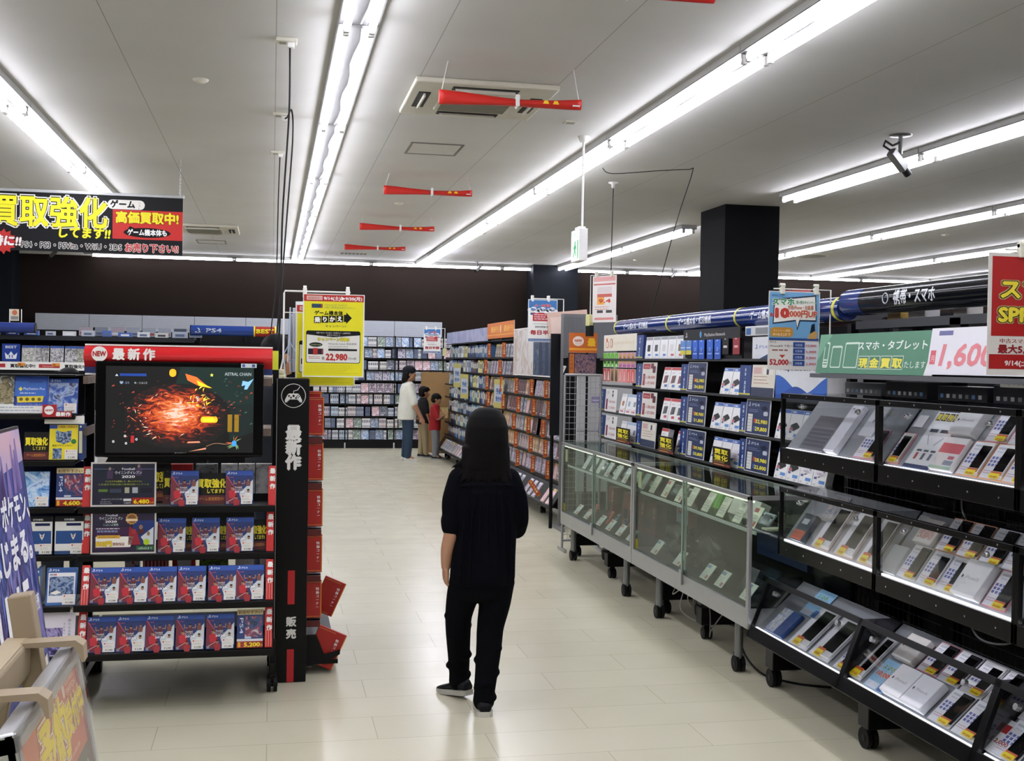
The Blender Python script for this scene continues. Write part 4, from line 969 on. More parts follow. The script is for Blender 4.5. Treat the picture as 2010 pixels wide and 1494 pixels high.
def y_poster(label, loc, rz=0.0):
    w, h = 0.306, 0.416
    m = MB(); m.box(-w / 2, w / 2, 0, 0.002, 0, h, WHITE); y = -STEP
    YL = 'e8e016'
    m.rect(-w / 2 + 0.006, 0.006, w - 0.012, h - 0.03, y, YL); m.rect(-w / 2 + 0.004, h - 0.037, w - 0.008, 0.033, y - STEP, 'b8261c')
    m.rect(-w / 2 + 0.018, h - 0.031, 0.078, 0.021, y - 2 * STEP, 'e6bfb4'); m.text('期間限定!!', -w / 2 + 0.057, h - 0.027, 0.014, y - 3 * STEP, 'b04a3c', width=0.068)
    m.text('9/14(土)▶9/30(月)', 0.045, h - 0.029, 0.021, y - 2 * STEP, 'f4ece8', bold=0.04, width=0.19)
    m.rect(-0.11, h - 0.07, 0.05, 0.02, y - STEP, '1f3f5c'); m.rect(-0.064, h - 0.07, 0.008, 0.02, y - 2 * STEP, 'a03a3c'); m.text('Nintendo Switch', 0.01, h - 0.058, 0.012, y - STEP, '8a9a5a', width=0.11); m.text('お買い得!新品本体がうれしい', 0.03, h - 0.072, 0.012, y - STEP, '8a9a5a', width=0.155)
    m.text('ゲーム機本体', -0.025, h - 0.104, 0.024, y - STEP, '15150a', bold=0.04, width=0.14)
    for i, ch in enumerate('乗りかえ'): m.rect(-0.098 + i * 0.037, h - 0.146 + i * 0.002, 0.034, 0.034, y - STEP, '15150f'); m.text(ch, -0.081 + i * 0.037, h - 0.14 + i * 0.002, 0.028, y - 2 * STEP, 'f4f4ea', bold=0.06)
    m.flat([(0.05, h - 0.138), (0.062, h - 0.138), (0.062, h - 0.148), (0.09, h - 0.118), (0.062, h - 0.09), (0.062, h - 0.102), (0.05, h - 0.102)], y - STEP, '15150f')
    m.text('キャンペーン!', 0.01, h - 0.166, 0.015, y - STEP, '4a4a1a', width=0.1, bold=0.02)
    m.flat(rrect(-0.136, 0.07, 0.27, 0.162, 0.01), y - STEP, '17181a'); m.flat(rrect(-0.133, 0.073, 0.264, 0.15, 0.009), y - 2 * STEP, 'e4e4de')
    m.flat([(-0.133, 0.228), (-0.133, 0.212), (0.0, 0.2), (0.131, 0.212), (0.131, 0.228)], y - 3 * STEP, '17181a'); m.text('対象 Wii U・PS VITA・PS3等のゲーム機本体を', 0, 0.218, 0.009, y - 4 * STEP, 'e6e6e0', width=0.17); m.text('お売りいただくと', 0, 0.207, 0.009, y - 4 * STEP, 'e6e6e0', width=0.065)
    text2(m, 'キャンペーン特価!!', 0.0, 0.182, 0.02, y - 3 * STEP, 'e3d71c', '4a4412', 0.03, 0.04, 0.156)
    m.ell(-0.087, 0.162, 0.033, 0.011, y - 3 * STEP, '181a1a', 18); m.text('どのお色でもOK!', -0.087, 0.158, 0.009, y - 4 * STEP, 'b9d28a', width=0.052)
    m.text('Nintendo Switch 新品本体', 0.045, 0.163, 0.013, y - 3 * STEP, '4a4d52', width=0.14); lines(m, -0.025, 0.153, 0.11, 2, 0.008, y - 3 * STEP, '9c9c98', 0.003, 5); m.flat([(-0.025, 0.132), (0.118, 0.132), (0.118, 0.142), (-0.025, 0.142)], y - 3 * STEP, '1c1d1f')
    m.rect(-0.125, 0.113, 0.075, 0.029, y - 3 * STEP, '2a2030'); m.rect(-0.1, 0.112, 0.022, 0.033, y - 4 * STEP, 'b8241e'); m.rect(-0.058, 0.114, 0.006, 0.026, y - 4 * STEP, '8a1e2e'); lines(m, -0.122, 0.1, 0.06, 2, 0.008, y - 3 * STEP, 'b96a60', 0.003, 6)
    m.text('各', -0.05, 0.088, 0.017, y - 3 * STEP, '2a2a2a', bold=0.03); m.text('22,980', 0.016, 0.086, 0.044, y - 3 * STEP, 'b8221c', bold=0.05, width=0.105); m.text('円+税', 0.095, 0.088, 0.014, y - 3 * STEP, '3a3a3a', width=0.04)
    for k in range(6): lines(m, -w / 2 + 0.015, 0.058 - k * 0.008, w * 0.88, 1, 0.01, y - STEP, 'c4bc14', 0.002, 10 + k)
    return tag(m.build('poster', None, loc, (0, 0, rz)), label, 'poster')
y_poster('yellow campaign poster priced 22,980 clipped to the white wire stand', (0.303, 5.885, 1.51))
y_poster('second yellow poster, mostly hidden behind the front yellow one', (0.27, 6.0, 1.46), R(8))
for i, (x, y_, rz) in enumerate(((0.125, 6.0, 68), (0.11, 6.06, 74), (0.095, 6.1, 66))):
    m = MB(); m.box(0, 0.16, 0, 0.003, 0, 0.36 - i * 0.03, paint('d3d5da', 0.5))
    tag(m.build('poster', None, (x, y_, 1.53), (0, R(-3), R(rz))), ['white poster turned edge on beside the yellow poster', 'second white poster turned edge on, further left', 'third white poster turned edge on, partly hidden'][i], 'poster')
m = MB(); m.tube([(0.07, 6.0, 1.5), (0.06, 6.05, 1.62), (0.09, 6.0, 1.68), (0.13, 6.0, 1.62), (0.08, 5.98, 1.58), (0.09, 6.0, 1.86)], 0.004, paint('b9c6d8', 0.4), 6)
tag(m.build('loose_cable', None), 'loose grey cable looped beside the wire poster stand', 'cable')
m = MB(); m.box(-0.014, 0.014, 0, 0.002, 0, 0.09, paint('d8e03a', 0.5)); tag(m.build('price_tag', None, (0.018, 5.62, 1.545)), 'narrow lime tag at the right end of the red header', 'tag')

# ------------------------------------------------------------------ big hanging sign
hs = thing('hanging_sign', 'big black hanging buy-back sign with huge yellow lettering at left', 'sign', (-1.6, 11.0, 2.523))
m = MB(); m.box(-0.93, 0.79, 0, 0.012, 0.0, 0.525, paint('131417', 0.4)); y = -STEP
u = -0.0
m.rect(0.18, 0.134, 0.61, 0.262, y, 'c8221b')
mb = m
text2(mb, '買取強化', -0.36, 0.245, 0.29, y - 2 * STEP, 'f3ea1e', '0d0d0f', 0.03, 0.026, 0.98, c2='f2f2ee')
text2(mb, 'してます!!', -0.06, 0.135, 0.105, y - STEP, 'f3ea1e', '0d0d0f', 0.02, 0.045, 0.43, shear=0.1)
mb.flat(rrect(0.135, 0.4, 0.322, 0.085, 0.042), y - 2 * STEP, 'e9e7df'); mb.text('ゲーム', 0.265, 0.418, 0.075, y - 3 * STEP, '16171a', bold=0.05, width=0.21); mb.text('ソフト', 0.41, 0.452, 0.024, y - 3 * STEP, '5a3a3a', vert=True)
text2(mb, '高価買取中!', 0.48, 0.288, 0.11, y - 2 * STEP, 'f0e21c', '3a1206', 0.02, 0.05, 0.54)
mb.ell(0.48, 0.195, 0.205, 0.045, y - 2 * STEP, '111214', 30); mb.flat([(0.3, 0.21), (0.38, 0.228), (0.33, 0.252)], y - 2 * STEP, '111214'); text2(mb, 'ゲーム機本体も', 0.48, 0.175, 0.06, y - 3 * STEP, 'f2f2ee', None, 0, 0.05, 0.34)
mb.flat(star(13, 0.085, 0.115, -0.75, 0.075, 1.05), y - 2 * STEP, 'c2201c'); text2(mb, '特に!!', -0.72, 0.045, 0.1, y - 3 * STEP, 'f4f2ee', '8a1410', 0.02, 0.05, 0.24, shear=0.12)
text2(mb, 'PS4・PS3・PSVita・WiiU・3DS', -0.165, 0.03, 0.072, y - 3 * STEP, '2a2c30', 'f2efe8', 0.06, 0.02, 0.85)
text2(mb, 'お売り下さい!!', 0.522, 0.026, 0.082, y - 3 * STEP, 'c32a28', 'f2e4de', 0.05, 0.03, 0.46)
m.build('board', hs)
m = MB(); m.box(-0.94, 0.8, -0.012, 0.024, 0.518, 0.545, paint('a9abac', 0.35, 0.6), 0.003); m.build('top_rail', hs)
for x in (-0.85, 0.765):
    m = MB()
    for k in range(22): m.tube([(x + (0.006 if k % 2 else 0) * math.cos(a), 0.006 + (0 if k % 2 else 0.006) * math.cos(a), 0.552 + k * 0.0158 + 0.009 * math.sin(a)) for a in [2 * math.pi * q / 8 for q in range(8)]], 0.0016, CHROME, 4, closed=True)
    m.build('chain', hs)
# ================================================================== foreground stands at lower left
BEIGE = paint('a08f75', 0.5); SILV = paint('c3c5c6', 0.28, 0.85)
# sloped poster board on an A-frame, facing the aisle
af = thing('floor_sign', 'silver framed reservation board, orange with yellow lettering, at lower left', 'sign', (-0.425, 2.734, 0))
fx = Matrix.Translation((0, 0, 0.9)) @ Matrix.Rotation(math.pi / 2, 4, 'Z') @ Matrix.Rotation(R(-10.5), 4, 'X')
# board local: x runs along the aisle (far end +), z up the slope, face towards +X of the room
fx = Matrix(((0, -1, 0, 0), (1, 0, 0, 0), (0, 0, 1, 0), (0, 0, 0, 1)))
lean = Matrix.Rotation(R(-10.5), 4, 'Y')
B = Matrix.Translation((0, 0, 0.95)) @ lean @ fx
LN, HT = 0.64, 0.9
m = MB(); m.box(-LN, 0, 0.0, 0.012, -HT, 0.0, paint('6f6a60', 0.6), 0, B); m.build('back_board', af)
for nm, q in (('top_frame', (-LN, 0, -0.006, 0.03, -0.035, 0.004)), ('side_frame', (-0.028, 0.003, -0.006, 0.03, -HT, 0.0)), ('side_frame', (-LN, -LN + 0.03, -0.006, 0.03, -HT, 0.0)), ('bottom_frame', (-LN, 0, -0.006, 0.03, -HT, -HT + 0.035))):
    m = MB(); m.box(*q, SILV, 0.004, B); m.build(nm, af)
m = MB(); y = -0.002
m.rect(-LN + 0.03, -HT + 0.035, LN - 0.058, HT - 0.07, y, paint('c06a48', 0.4), B)
m.rect(-0.06, -HT + 0.035, 0.03, HT - 0.07, y - STEP, paint('8f2f28', 0.4), B)
m.flat([(-LN + 0.03, -0.2), (-0.03, -0.2), (-0.03, -0.3), (-LN + 0.03, -0.3)][::-1], y - STEP, paint('5e5541', 0.45), B); m.rect(-LN + 0.03, -HT + 0.035, LN - 0.06, HT - 0.335, y - STEP, paint('d3cfc4', 0.4), B)
text2(m, '予約', -0.36, -0.155, 0.13, y - 2 * STEP, 'e6cf2c', 'c78d5e', 0.03, 0.03, 0.25, c2='eadfc6', mx=B)
text2(m, '受付中', -0.135, -0.135, 0.07, y - 2 * STEP, 'e6cf2c', 'c78d5e', 0.03, 0.03, 0.19, c2='eadfc6', mx=B)
m.ell(-0.565, -0.22, 0.07, 0.1, y - 2 * STEP, 'e9e0cc', 30, B); m.text('早期予約', -0.565, -0.2, 0.04, y - 3 * STEP, 'c0603e', bold=0.03, width=0.11, mx=B); m.text('特典付き', -0.565, -0.27, 0.04, y - 3 * STEP, 'c0603e', bold=0.03, width=0.11, mx=B)
m.flat(rrect(-0.22, -0.062, 0.022, 0.034, 0.006), y - 2 * STEP, 'e6d3c4', B); m.rect(-0.21, -0.061, 0.002, 0.032, y - 3 * STEP, paint('c06a48', 0.4), B); m.text('NINTENDO', -0.135, -0.045, 0.014, y - 2 * STEP, 'e3cdbd', width=0.1, mx=B); m.text('SWITCH', -0.135, -0.064, 0.018, y - 2 * STEP, 'e3cdbd', width=0.1, mx=B, bold=0.02)
lines(m, -0.45, -0.182, 0.4, 1, 0.02, y - 2 * STEP, 'd79b7a', 0.008, 3, B)
m.text('対象ソフト', -0.2, -0.27, 0.05, y - 2 * STEP, 'c9c2ac', bold=0.02, width=0.26, mx=B); m.text('新作ゲームの予約はお早めに', -0.36, -0.42, 0.045, y - 2 * STEP, '8a8474', width=0.55, mx=B)
m.build('printed_poster', af)
m = MB(); m.box(-LN, 0.0, -0.012, -0.009, -HT + 0.02, -0.01, clear('clear_poster_cover', 'ffffff', 0.03, 0.05), 0, B); m.build('clear_cover', af)
for e in (-LN + 0.06, -0.06): MB().tube([B @ Vector((e, 0.02, -HT + 0.02)), B @ Vector((e, 0.02, -HT)) + Vector((0.0, 0, -0.05))], 0.012, BEIGE, 8).build('lower_leg', af)
# beige carrying frame behind it
bf = thing('carrying_stand', 'beige metal carrying frame with hooks over the reservation board', 'frame', (-0.515, 2.75, 0))
m = MB(); m.box(-0.055, 0.0, -0.78, -0.02, 0.888, 0.968, BEIGE, 0.008); m.box(-0.05, -0.006, -0.78, -0.02, 0.964, 0.971, paint('b3a387', 0.5)); m.build('cross_beam', bf)
m = MB(); PX = Matrix.Translation((-0.02, 0.0, 1.02)) @ Matrix.Rotation(R(-9), 4, 'Y'); m.box(-0.025, 0.025, -0.025, 0.025, -0.19, 0.045, BEIGE, 0.004, PX); m.build('end_post', bf)
for yy in (-0.06, -0.47):
    m = MB(); m.prism([(-0.01, 0.962), (0.1, 0.962), (0.11, 0.945), (0.116, 0.928), (0.122, 0.928), (0.119, 0.964), (0.102, 0.976), (-0.01, 0.972)], yy - 0.024, yy + 0.024, BEIGE); m.build('hook', bf)
BK = Matrix.Translation((-0.04, 0, 0.872)) @ Matrix.Rotation(R(10.5), 4, 'Y')
for e in (-0.72, -0.08): MB().box(-0.015, 0.015, e - 0.015, e + 0.015, -0.872, 0, BEIGE, 0.003, BK).build('rear_leg', bf)
# tall leaning game poster
pb = thing('poster_board', 'tall leaning blue and violet game poster lettered 11.15 at far left', 'poster', (-0.575, 3.4, 0))
PB = Matrix.Translation((0, 0, 0.62)) @ Matrix.Rotation(R(-7.7), 4, 'Y') @ fx
W_, H_ = 0.54, 0.79
m = MB(); m.box(-W_, 0, 0.0, 0.012, 0, H_, paint('16171c', 0.5), 0, PB); m.build('board', pb)
m = MB(); y = -STEP
m.rect(-W_ + 0.008, 0.008, W_ - 0.016, H_ - 0.016, y, art(131, ['1d2a5c', '4a4f9c', '233a78', '7a78b8', '1a2450'], 5.0), PB)
m.flat([(-W_ + 0.008, H_ * 0.84), (-0.008, H_ * 0.88), (-0.008, H_ - 0.008), (-W_ + 0.008, H_ - 0.008)], y - STEP, art(132, ['8f8fc0', 'b5a6c8', 'c9a8b8', '9fb0d4'], 2.6), PB)
r_ = random.Random(4)
for k in range(26):
    x = r_.uniform(-W_ + 0.03, -0.03); h_ = r_.uniform(0.03, 0.09); z = H_ * (0.8 + 0.06 * (x + W_) / W_)
    m.flat([(x - 0.022, z - 0.05), (x + 0.022, z - 0.05), (x + 0.006, z + h_), (x - 0.006, z + h_)], y - 2 * STEP, r_.choice(['5d4a92', '4a3f86', '7d6aa8', '6a5a9c']), PB)
for k in range(40):
    x = r_.uniform(-W_ + 0.03, -0.03); z = r_.uniform(0.05, H_ * 0.66); 
    m.flat([(x - 0.01, z), (x, z - 0.05), (x + 0.01, z), (x, z + 0.07)], y - 2 * STEP, r_.choice(['33479a', '5a6fc0', '2a3a80', '8a8fd0', '3f7a52', '4a2f6a', '6a3a5a']), PB)
m.text('新・ポケモン、', -W_ / 2 + 0.02, H_ * 0.69, 0.09, y - 3 * STEP, 'e9e9f0', bold=0.03, width=W_ * 0.86, mx=PB); m.text('はじまる。', -W_ / 2, H_ * 0.555, 0.1, y - 3 * STEP, 'e9e9f0', bold=0.035, width=W_ * 0.84, mx=PB)
m.text('11.15', -W_ / 2 - 0.05, H_ * 0.34, 0.17, y - 3 * STEP, 'f0f0f4', bold=0.035, width=W_ * 0.66, mx=PB); m.text('(金)発売', -0.1, H_ * 0.37, 0.05, y - 3 * STEP, 'e9e9f0', bold=0.03, width=0.12, mx=PB)
m.flat([(-W_ * 0.5, 0.03), (-0.03, 0.03), (-0.03, 0.16), (-W_ * 0.42, 0.13)], y - 3 * STEP, 'd8d4cc', PB); m.rect(-W_ * 0.42, 0.045, 0.07, 0.07, y - 4 * STEP, 'b03a3c', PB); m.rect(-W_ * 0.25, 0.045, 0.07, 0.075, y - 4 * STEP, '8a5a3c', PB); m.rect(-W_ * 0.9, 0.03, 0.16, 0.1, y - 3 * STEP, '5f8a3a', PB)
m.build('printed_poster', pb)
for e in (-W_ + 0.05, -0.05): MB().tube([PB @ Vector((e, 0.015, 0.3)), PB @ Vector((e, 0.015, 0)) + Vector((0.085, 0, -0.62 + 0.01))], 0.012, BEIGE, 8).build('front_leg', pb)
for e in (-W_ + 0.05, -0.05): MB().tube([PB @ Vector((e, 0.02, 0.6)), PB @ Vector((e, 0.02, 0)) + Vector((-0.3, 0, -0.61))], 0.012, BEIGE, 8).build('rear_leg', pb)

# ================================================================== second row of game shelving behind the new-release rack
rb = thing('display_rack', 'tall dark shelving of games seen above the new-release rack', 'shelf rack', (-1.2, 10.8, 0))
YB = 10.6 - 10.8
m = MB(); m.box(-1.3, 1.2, 0.12, 0.14, 0.1, 1.74, paint('0d0d0f', 0.5)); m.build('back_panel', rb)
for i, z in enumerate((0.3, 0.6, 0.9, 1.2, 1.485)):
    m = MB(); m.box(-1.3, 1.2, YB, 0.12, z - 0.015, z, BLK); m.build('shelf_board', rb)
m = MB(); m.box(-1.3, 0.53, YB - 0.002, YB + 0.01, 1.725, 1.765, paint('25282d', 0.5)); m.box(-1.3, 0.53, YB, 0.12, 1.755, 1.765, paint('25282d', 0.5)); m.build('top_rail', rb)
for x in (-1.3, -0.35, 0.55, 1.2):
    m = MB(); m.box(x - 0.015, x + 0.015, 0.1, 0.14, 0.0, 1.85, METB); m.build('upright', rb)
m = MB(); m.rect(-1.3, 1.465, 1.22, 0.07, YB - 0.004, WHITE)
for x in (-1.2, -0.76, -0.32):
    m.rect(x, 1.485, 0.17, 0.032, YB - 0.0045, 'b02a30'); m.text('Nintendo', x + 0.075, 1.493, 0.02, YB - 0.005, 'e6c0bd', width=0.09); m.text('買取強化中!!', x + 0.31, 1.487, 0.034, YB - 0.0045, '26262a', bold=0.04, width=0.2)
m.build('shelf_strip', rb)
def tube_header(x0, x1, z, r, col, y, lab, parts=()):
    m = MB(); n = 14
    m.tube([(x0, y, z), (x1, y, z)], r, paint(col, 0.22), 20)
    m.tube([(x0 - 0.004, y, z), (x0 + 0.004, y, z)], r * 1.03, BLK, 20); m.tube([(x1 - 0.004, y, z), (x1 + 0.004, y, z)], r * 1.03, BLK, 20)
    o = tag(m.build('header_tube', None), lab, 'header sign')
    return o
def wrap_text(par, t, x, z, s, y, r, c, width=None, bold=0.02, align='C'):
    """lettering laid round a horizontal tube running along x"""
    m = MB(); m.text(t, 0, 0, s, 0, c, align, bold, width)
    m.v = [(v[0] + x, y - (r + 0.0012) * math.cos((v[2] - s * 0.36) / r + 0.05), z + r * math.sin((v[2] - s * 0.36) / r + 0.05)) for v in m.v]
    return m.build('lettering', par)
hb = tube_header(-2.5, -1.98, 1.825, 0.045, '24387c', 10.55, 'plain blue header tube at far left on the rear game shelving')
h4 = tube_header(-0.70, -0.155, 1.835, 0.045, '1d3c86', 10.55, 'blue header tube with a red BEST end above the television')
m = MB(); m.tube([(-0.15, 10.55, 1.835), (0.03, 10.55, 1.835)], 0.045, paint('9c1f1c', 0.3), 20); m.tube([(-0.158, 10.55, 1.835), (-0.146, 10.55, 1.835)], 0.0465, paint('e8d82a', 0.4), 20); m.tube([(0.024, 10.55, 1.835), (0.036, 10.55, 1.835)], 0.0465, paint('e8e02a', 0.4), 20); m.build('red_end', h4)
wrap_text(h4, 'PS4', -0.5, 1.835, 0.05, 10.55, 0.045, 'b9c3d4', 0.13); wrap_text(h4, 'BEST', -0.06, 1.835, 0.05, 10.55, 0.0455, 'f0e01c', 0.15, 0.05)
m = MB(); ps_mark(m, 0, 0, 0.045, 0, 'c9d1de'); m.v = [(v[0] - 0.635, 10.55 - 0.0465 * math.cos((v[2] - 0.022) / 0.045), 1.835 + 0.045 * math.sin((v[2] - 0.022) / 0.045)) for v in m.v]; m.build('emblem', h4)
def flat_case(x, z, y, w, h, cols, seed, lab, band='2450a8', name='game_case', cat='game case', d=0.014, tilt=8, group=None, sticker=None):
    m = MB(); m.box(-w / 2, w / 2, 0, d, 0, h, paint('d9dadb', 0.4)); m.rect(-w / 2 + 0.002, 0.002, w - 0.004, h - 0.004, -STEP, art(seed, cols, 26))
    if band: m.rect(-w / 2 + 0.001, h * 0.86, w - 0.002, h * 0.135, -2 * STEP, band)
    if sticker: m.rect(w * 0.05, 0.0, w * 0.4, h * 0.14, -2 * STEP, sticker)
    return tag(m.build(name, None, (x, y, z), (R(-tilt), 0, 0)), lab, cat, group)
m = MB(); w, h = 0.145, 0.15; m.box(-w / 2, w / 2, 0, 0.01, 0, h, paint('1f3f96', 0.3)); m.text('BEST', 0, 0.112, 0.03, -STEP, 'cfd8ea', bold=0.03, width=0.09); m.flat([(-0.042, 0.02), (0.042, 0.02), (0.05, 0.075), (0.024, 0.05), (0, 0.085), (-0.024, 0.05), (-0.05, 0.075)], -STEP, 'e6e9f0'); m.rect(-0.016, 0.03, 0.008, 0.025, -2 * STEP, '1f3f96'); m.rect(0.006, 0.03, 0.008, 0.025, -2 * STEP, '1f3f96')
tag(m.build('sign_board', None, (-2.19, 10.62, 1.538)), 'blue board with a white crown on the rear game shelving', 'sign')
for i, x in enumerate((-2.05, -1.94, -1.82, -1.7, -1.6)):
    flat_case(x, 1.535, 10.62, 0.108, 0.142, [['c9cbc6', '8f9184', 'dcdcd8', '4a4c44'], ['d2d2d4', '55524a', 'c4c6c8', '8a8578'], ['cfd0d4', '4c4a4c', 'd8d8da', '7d7a74'], ['d4d4d6', '4a4746', 'cfd0d2', '6d6a64'], ['d6d6d4', '6d7250', 'd0d0cc']][i], 140 + i, 'blue topped white game case on the rear shelving, %s from the crown board' % nth(i), group='white game cases by the crown board')
for i, x in enumerate((-2.1, -1.82, -1.54)):
    m = MB(); m.box(-0.03, 0.03, 0, 0.002, 0, 0.026, paint('d98a2a', 0.5)); m.rect(-0.022, 0.008, 0.02, 0.01, -STEP, '7a3a10'); tag(m.build('price_tag', None, (x, 10.585, 1.5)), 'orange price tag on the rear shelving strip, %s from the left' % nth(i), 'price tag')
rr = random.Random(11)
for i in range(11):
    x = -2.35 + i * 0.155
    m = MB(); w = rr.uniform(0.07, 0.13); h = rr.uniform(0.03, 0.055)
    m.box(-w / 2, w / 2, 0, 0.05, 0, h, paint(rr.choice(['b8bdc6', '2c4a9c', 'c9c9c4', 'd6d8dc', '4a6ab0', 'c9cc5a', 'a9b2c0']), 0.4)); m.rect(-w * 0.3, h * 0.2, w * 0.6, h * 0.4, -STEP, rr.choice(['5d6a86', 'e6e6e6', '8a4a4a', '30343c']))
    tag(m.build('boxed_goods', None, (x, 10.68, 1.766)), 'small box on top of the rear game shelving, %s from the left' % nth(i), 'box', 'small boxes on the rear shelving top')
for i in range(8):
    x = -1.62 + i * 0.135
    m = MB(); m.box(-0.055, 0.055, 0, 0.02, 0, 0.075, paint(rr.choice(['8d929c', '777c86', '9a8f94', '3c4458', 'a4a9b0']), 0.35)); m.rect(-0.045, 0.01, 0.09, 0.02, -STEP, rr.choice(['c0c4ca', '8a3a3c', '4a5670']))
    tag(m.build('game_case', None, (x, 10.85, 1.775)), 'grey case under the rear shelving rail, %s from the left' % nth(i), 'game case', 'grey cases behind the rail')
# small flag clip at far left
m = MB(); m.box(-0.035, 0.035, 0, 0.003, 0.0, 0.1, paint('d9cfae', 0.5)); m.ell(0, 0.07, 0.022, 0.022, -STEP, 'c06a4a', 14); m.rect(-0.03, 0.01, 0.06, 0.03, -STEP, '8d8a86'); m.tube([(0.055, 0, -0.02), (0.055, 0, 0.1)], 0.004, WHITE, 6); m.tube([(-0.04, 0, -0.02), (-0.04, 0, 0.1)], 0.004, WHITE, 6)
tag(m.build('small_sign', None, (-2.16, 10.6, 1.885)), 'tiny cream sign on white posts at the far left edge', 'sign')

# ================================================================== shelving along the back wall
bs = thing('wall_shelving', 'long black shelving of films and discs along the back wall', 'shelving', (0, 21.25, 0))
m = MB(); m.box(-4.0, 3.6, 0.02, 0.05, 0.0, 2.05, BLK); m.build('back_panel', bs)
BZ = [0.153, 0.365, 0.578, 0.8, 1.0, 1.226, 1.42, 1.632, 1.836]
for z in BZ:
    m = MB(); m.box(-4.0, 3.6, -0.2, 0.02, z - 0.02, z - 0.005, BLK); m.box(-4.0, 3.6, -0.204, -0.2, z - 0.022, z + 0.006, BLK); m.build('shelf_board', bs)
m = MB(); m.box(-4.0, 3.6, -0.2, 0.02, 0.0, 0.13, BLK); m.build('plinth', bs)
XB = [-4.0 + 0.885 * k for k in range(9)]
for x in XB:
    m = MB(); m.box(x - 0.012, x + 0.012, -0.212, -0.2, 0.0, 0.1, paint('b9b7ae', 0.5)); m.build('white_foot', bs)
    m = MB(); m.box(x - 0.01, x + 0.01, -0.2, 0.02, 0.1, 2.04, BLK); m.build('upright', bs)
for i in range(8):
    m = MB(); x0, x1 = XB[i] + 0.004, XB[i + 1] - 0.004
    n = 9
    for k in range(n): m.box(x0, x1, 0.0, 0.02, 2.035 + k * 0.031, 2.035 + k * 0.031 + 0.027, paint('b9bfc8', 0.45), 0.0); 
    m.box(x0, x1, 0.012, 0.022, 2.03, 2.315, paint('8f959e', 0.5))
    m.build('slat_panel', bs)
PAL = ['d3d4d6', 'c9ccd0', 'b9bcc2', '8f98a8', 'aab6c6', 'd9d6d0', 'c4b9c0', '7d8aa6', 'e0e0e0', 'b4c4d2', '5a6a86', '46506a', 'cfc4c4', 'a8a0b4', 'd6d6d6', 'd0d4da']
rk = random.Random(23)
protoD = {}
def face_proto(k):
    if k in protoD: return None
    c = [['c9d2da', '8fa4bc', '5d6f8a', 'e3e6ea'], ['d8d0d0', 'a58f9c', '4a4456', 'e6e0e0'], ['a9c4e0', '5f8fc4', 'dfe8f2', '36507a'], ['c9d6c8', '8aa48f', '3c4a44', 'e0e6de'], ['9c95b4', '4a4668', 'd3d0dc', '2c2a3c'], ['e0c9cc', 'b4707c', 'f0e6e6', '5a3a44'], ['b4b9c0', '3c4450', '7a8492', 'd9dce0']][k]
    m = MB(); m.box(-0.066, 0.066, 0, 0.014, 0, 0.178, paint('cfd2d6', 0.35)); m.rect(-0.062, 0.004, 0.124, 0.17, -STEP, art(150 + k, c, 18)); m.rect(-0.05, 0.02, 0.06, 0.012, -2 * STEP, 'e6e6e8')
    protoD[k] = m
    return m
SP = {}
def spine_mesh(col, w, h, d=0.12, band=None):
    key = (col, w, h, band)
    if key in SP: return SP[key]
    m = MB(); m.box(-w / 2, w / 2, 0, d, 0, h, paint(col, 0.4)); m.rect(-w * 0.3, h * 0.55, w * 0.6, h * 0.3, -STEP, band or '5a5f6a'); m.rect(-w * 0.3, h * 0.12, w * 0.6, h * 0.14, -STEP, band or '6d727c')
    o = m.build('disc_case'); me = o.data; bpy.data.objects.remove(o); SP[key] = me
    return me
FM = {}
rown = ['bottom', 'second lowest', 'third lowest', 'fourth lowest', 'middle', 'fourth highest', 'third highest', 'second highest', 'top']
CN = {'d3d4d6': 'white', 'c9ccd0': 'white', 'b9bcc2': 'grey', '8f98a8': 'blue grey', 'aab6c6': 'pale blue', 'd9d6d0': 'cream', 'c4b9c0': 'mauve', '7d8aa6': 'blue', 'e0e0e0': 'white', 'b4c4d2': 'pale blue', '5a6a86': 'dark blue', '46506a': 'navy', 'cfc4c4': 'pinkish', 'a8a0b4': 'lilac', 'd6d6d6': 'white', 'd0d4da': 'white'}
for r_i, z in enumerate(BZ):
    x = 0.74; nf = ns = 0
    while x < 3.25:
        near_up = min(abs(x - q) for q in XB)
        if rk.random() < 0.46:
            k = rk.randrange(7)
            if k not in FM:
                o = face_proto(k).build('film_case'); FM[k] = o.data; bpy.data.objects.remove(o)
            o = link('film_case', FM[k], None, (x + 0.068, 21.07, z + 0.001), (R(-9), 0, 0))
            tag(o, 'film case facing out on the %s back wall shelf, %s from the left' % (rown[r_i], nth(nf)), 'film case', 'face-out film cases on the back wall'); nf += 1
            x += 0.145
        else:
            n = rk.randrange(2, 6); col = rk.choice(PAL); w = rk.choice([0.026, 0.03, 0.036]); h = rk.choice([0.15, 0.168, 0.172])
            for q in range(n):
                if rk.random() < 0.12: col = rk.choice(PAL)
                o = link('disc_case', spine_mesh(col, w - 0.0015, h), None, (x + w / 2, 21.06, z + 0.001))
                tag(o, '%s disc case spine on the %s back wall shelf, %s from the left' % (CN[col], rown[r_i], nth(ns)), 'disc case', 'disc spines on the back wall'); ns += 1
                x += w
            x += rk.choice([0.008, 0.02, 0.03])
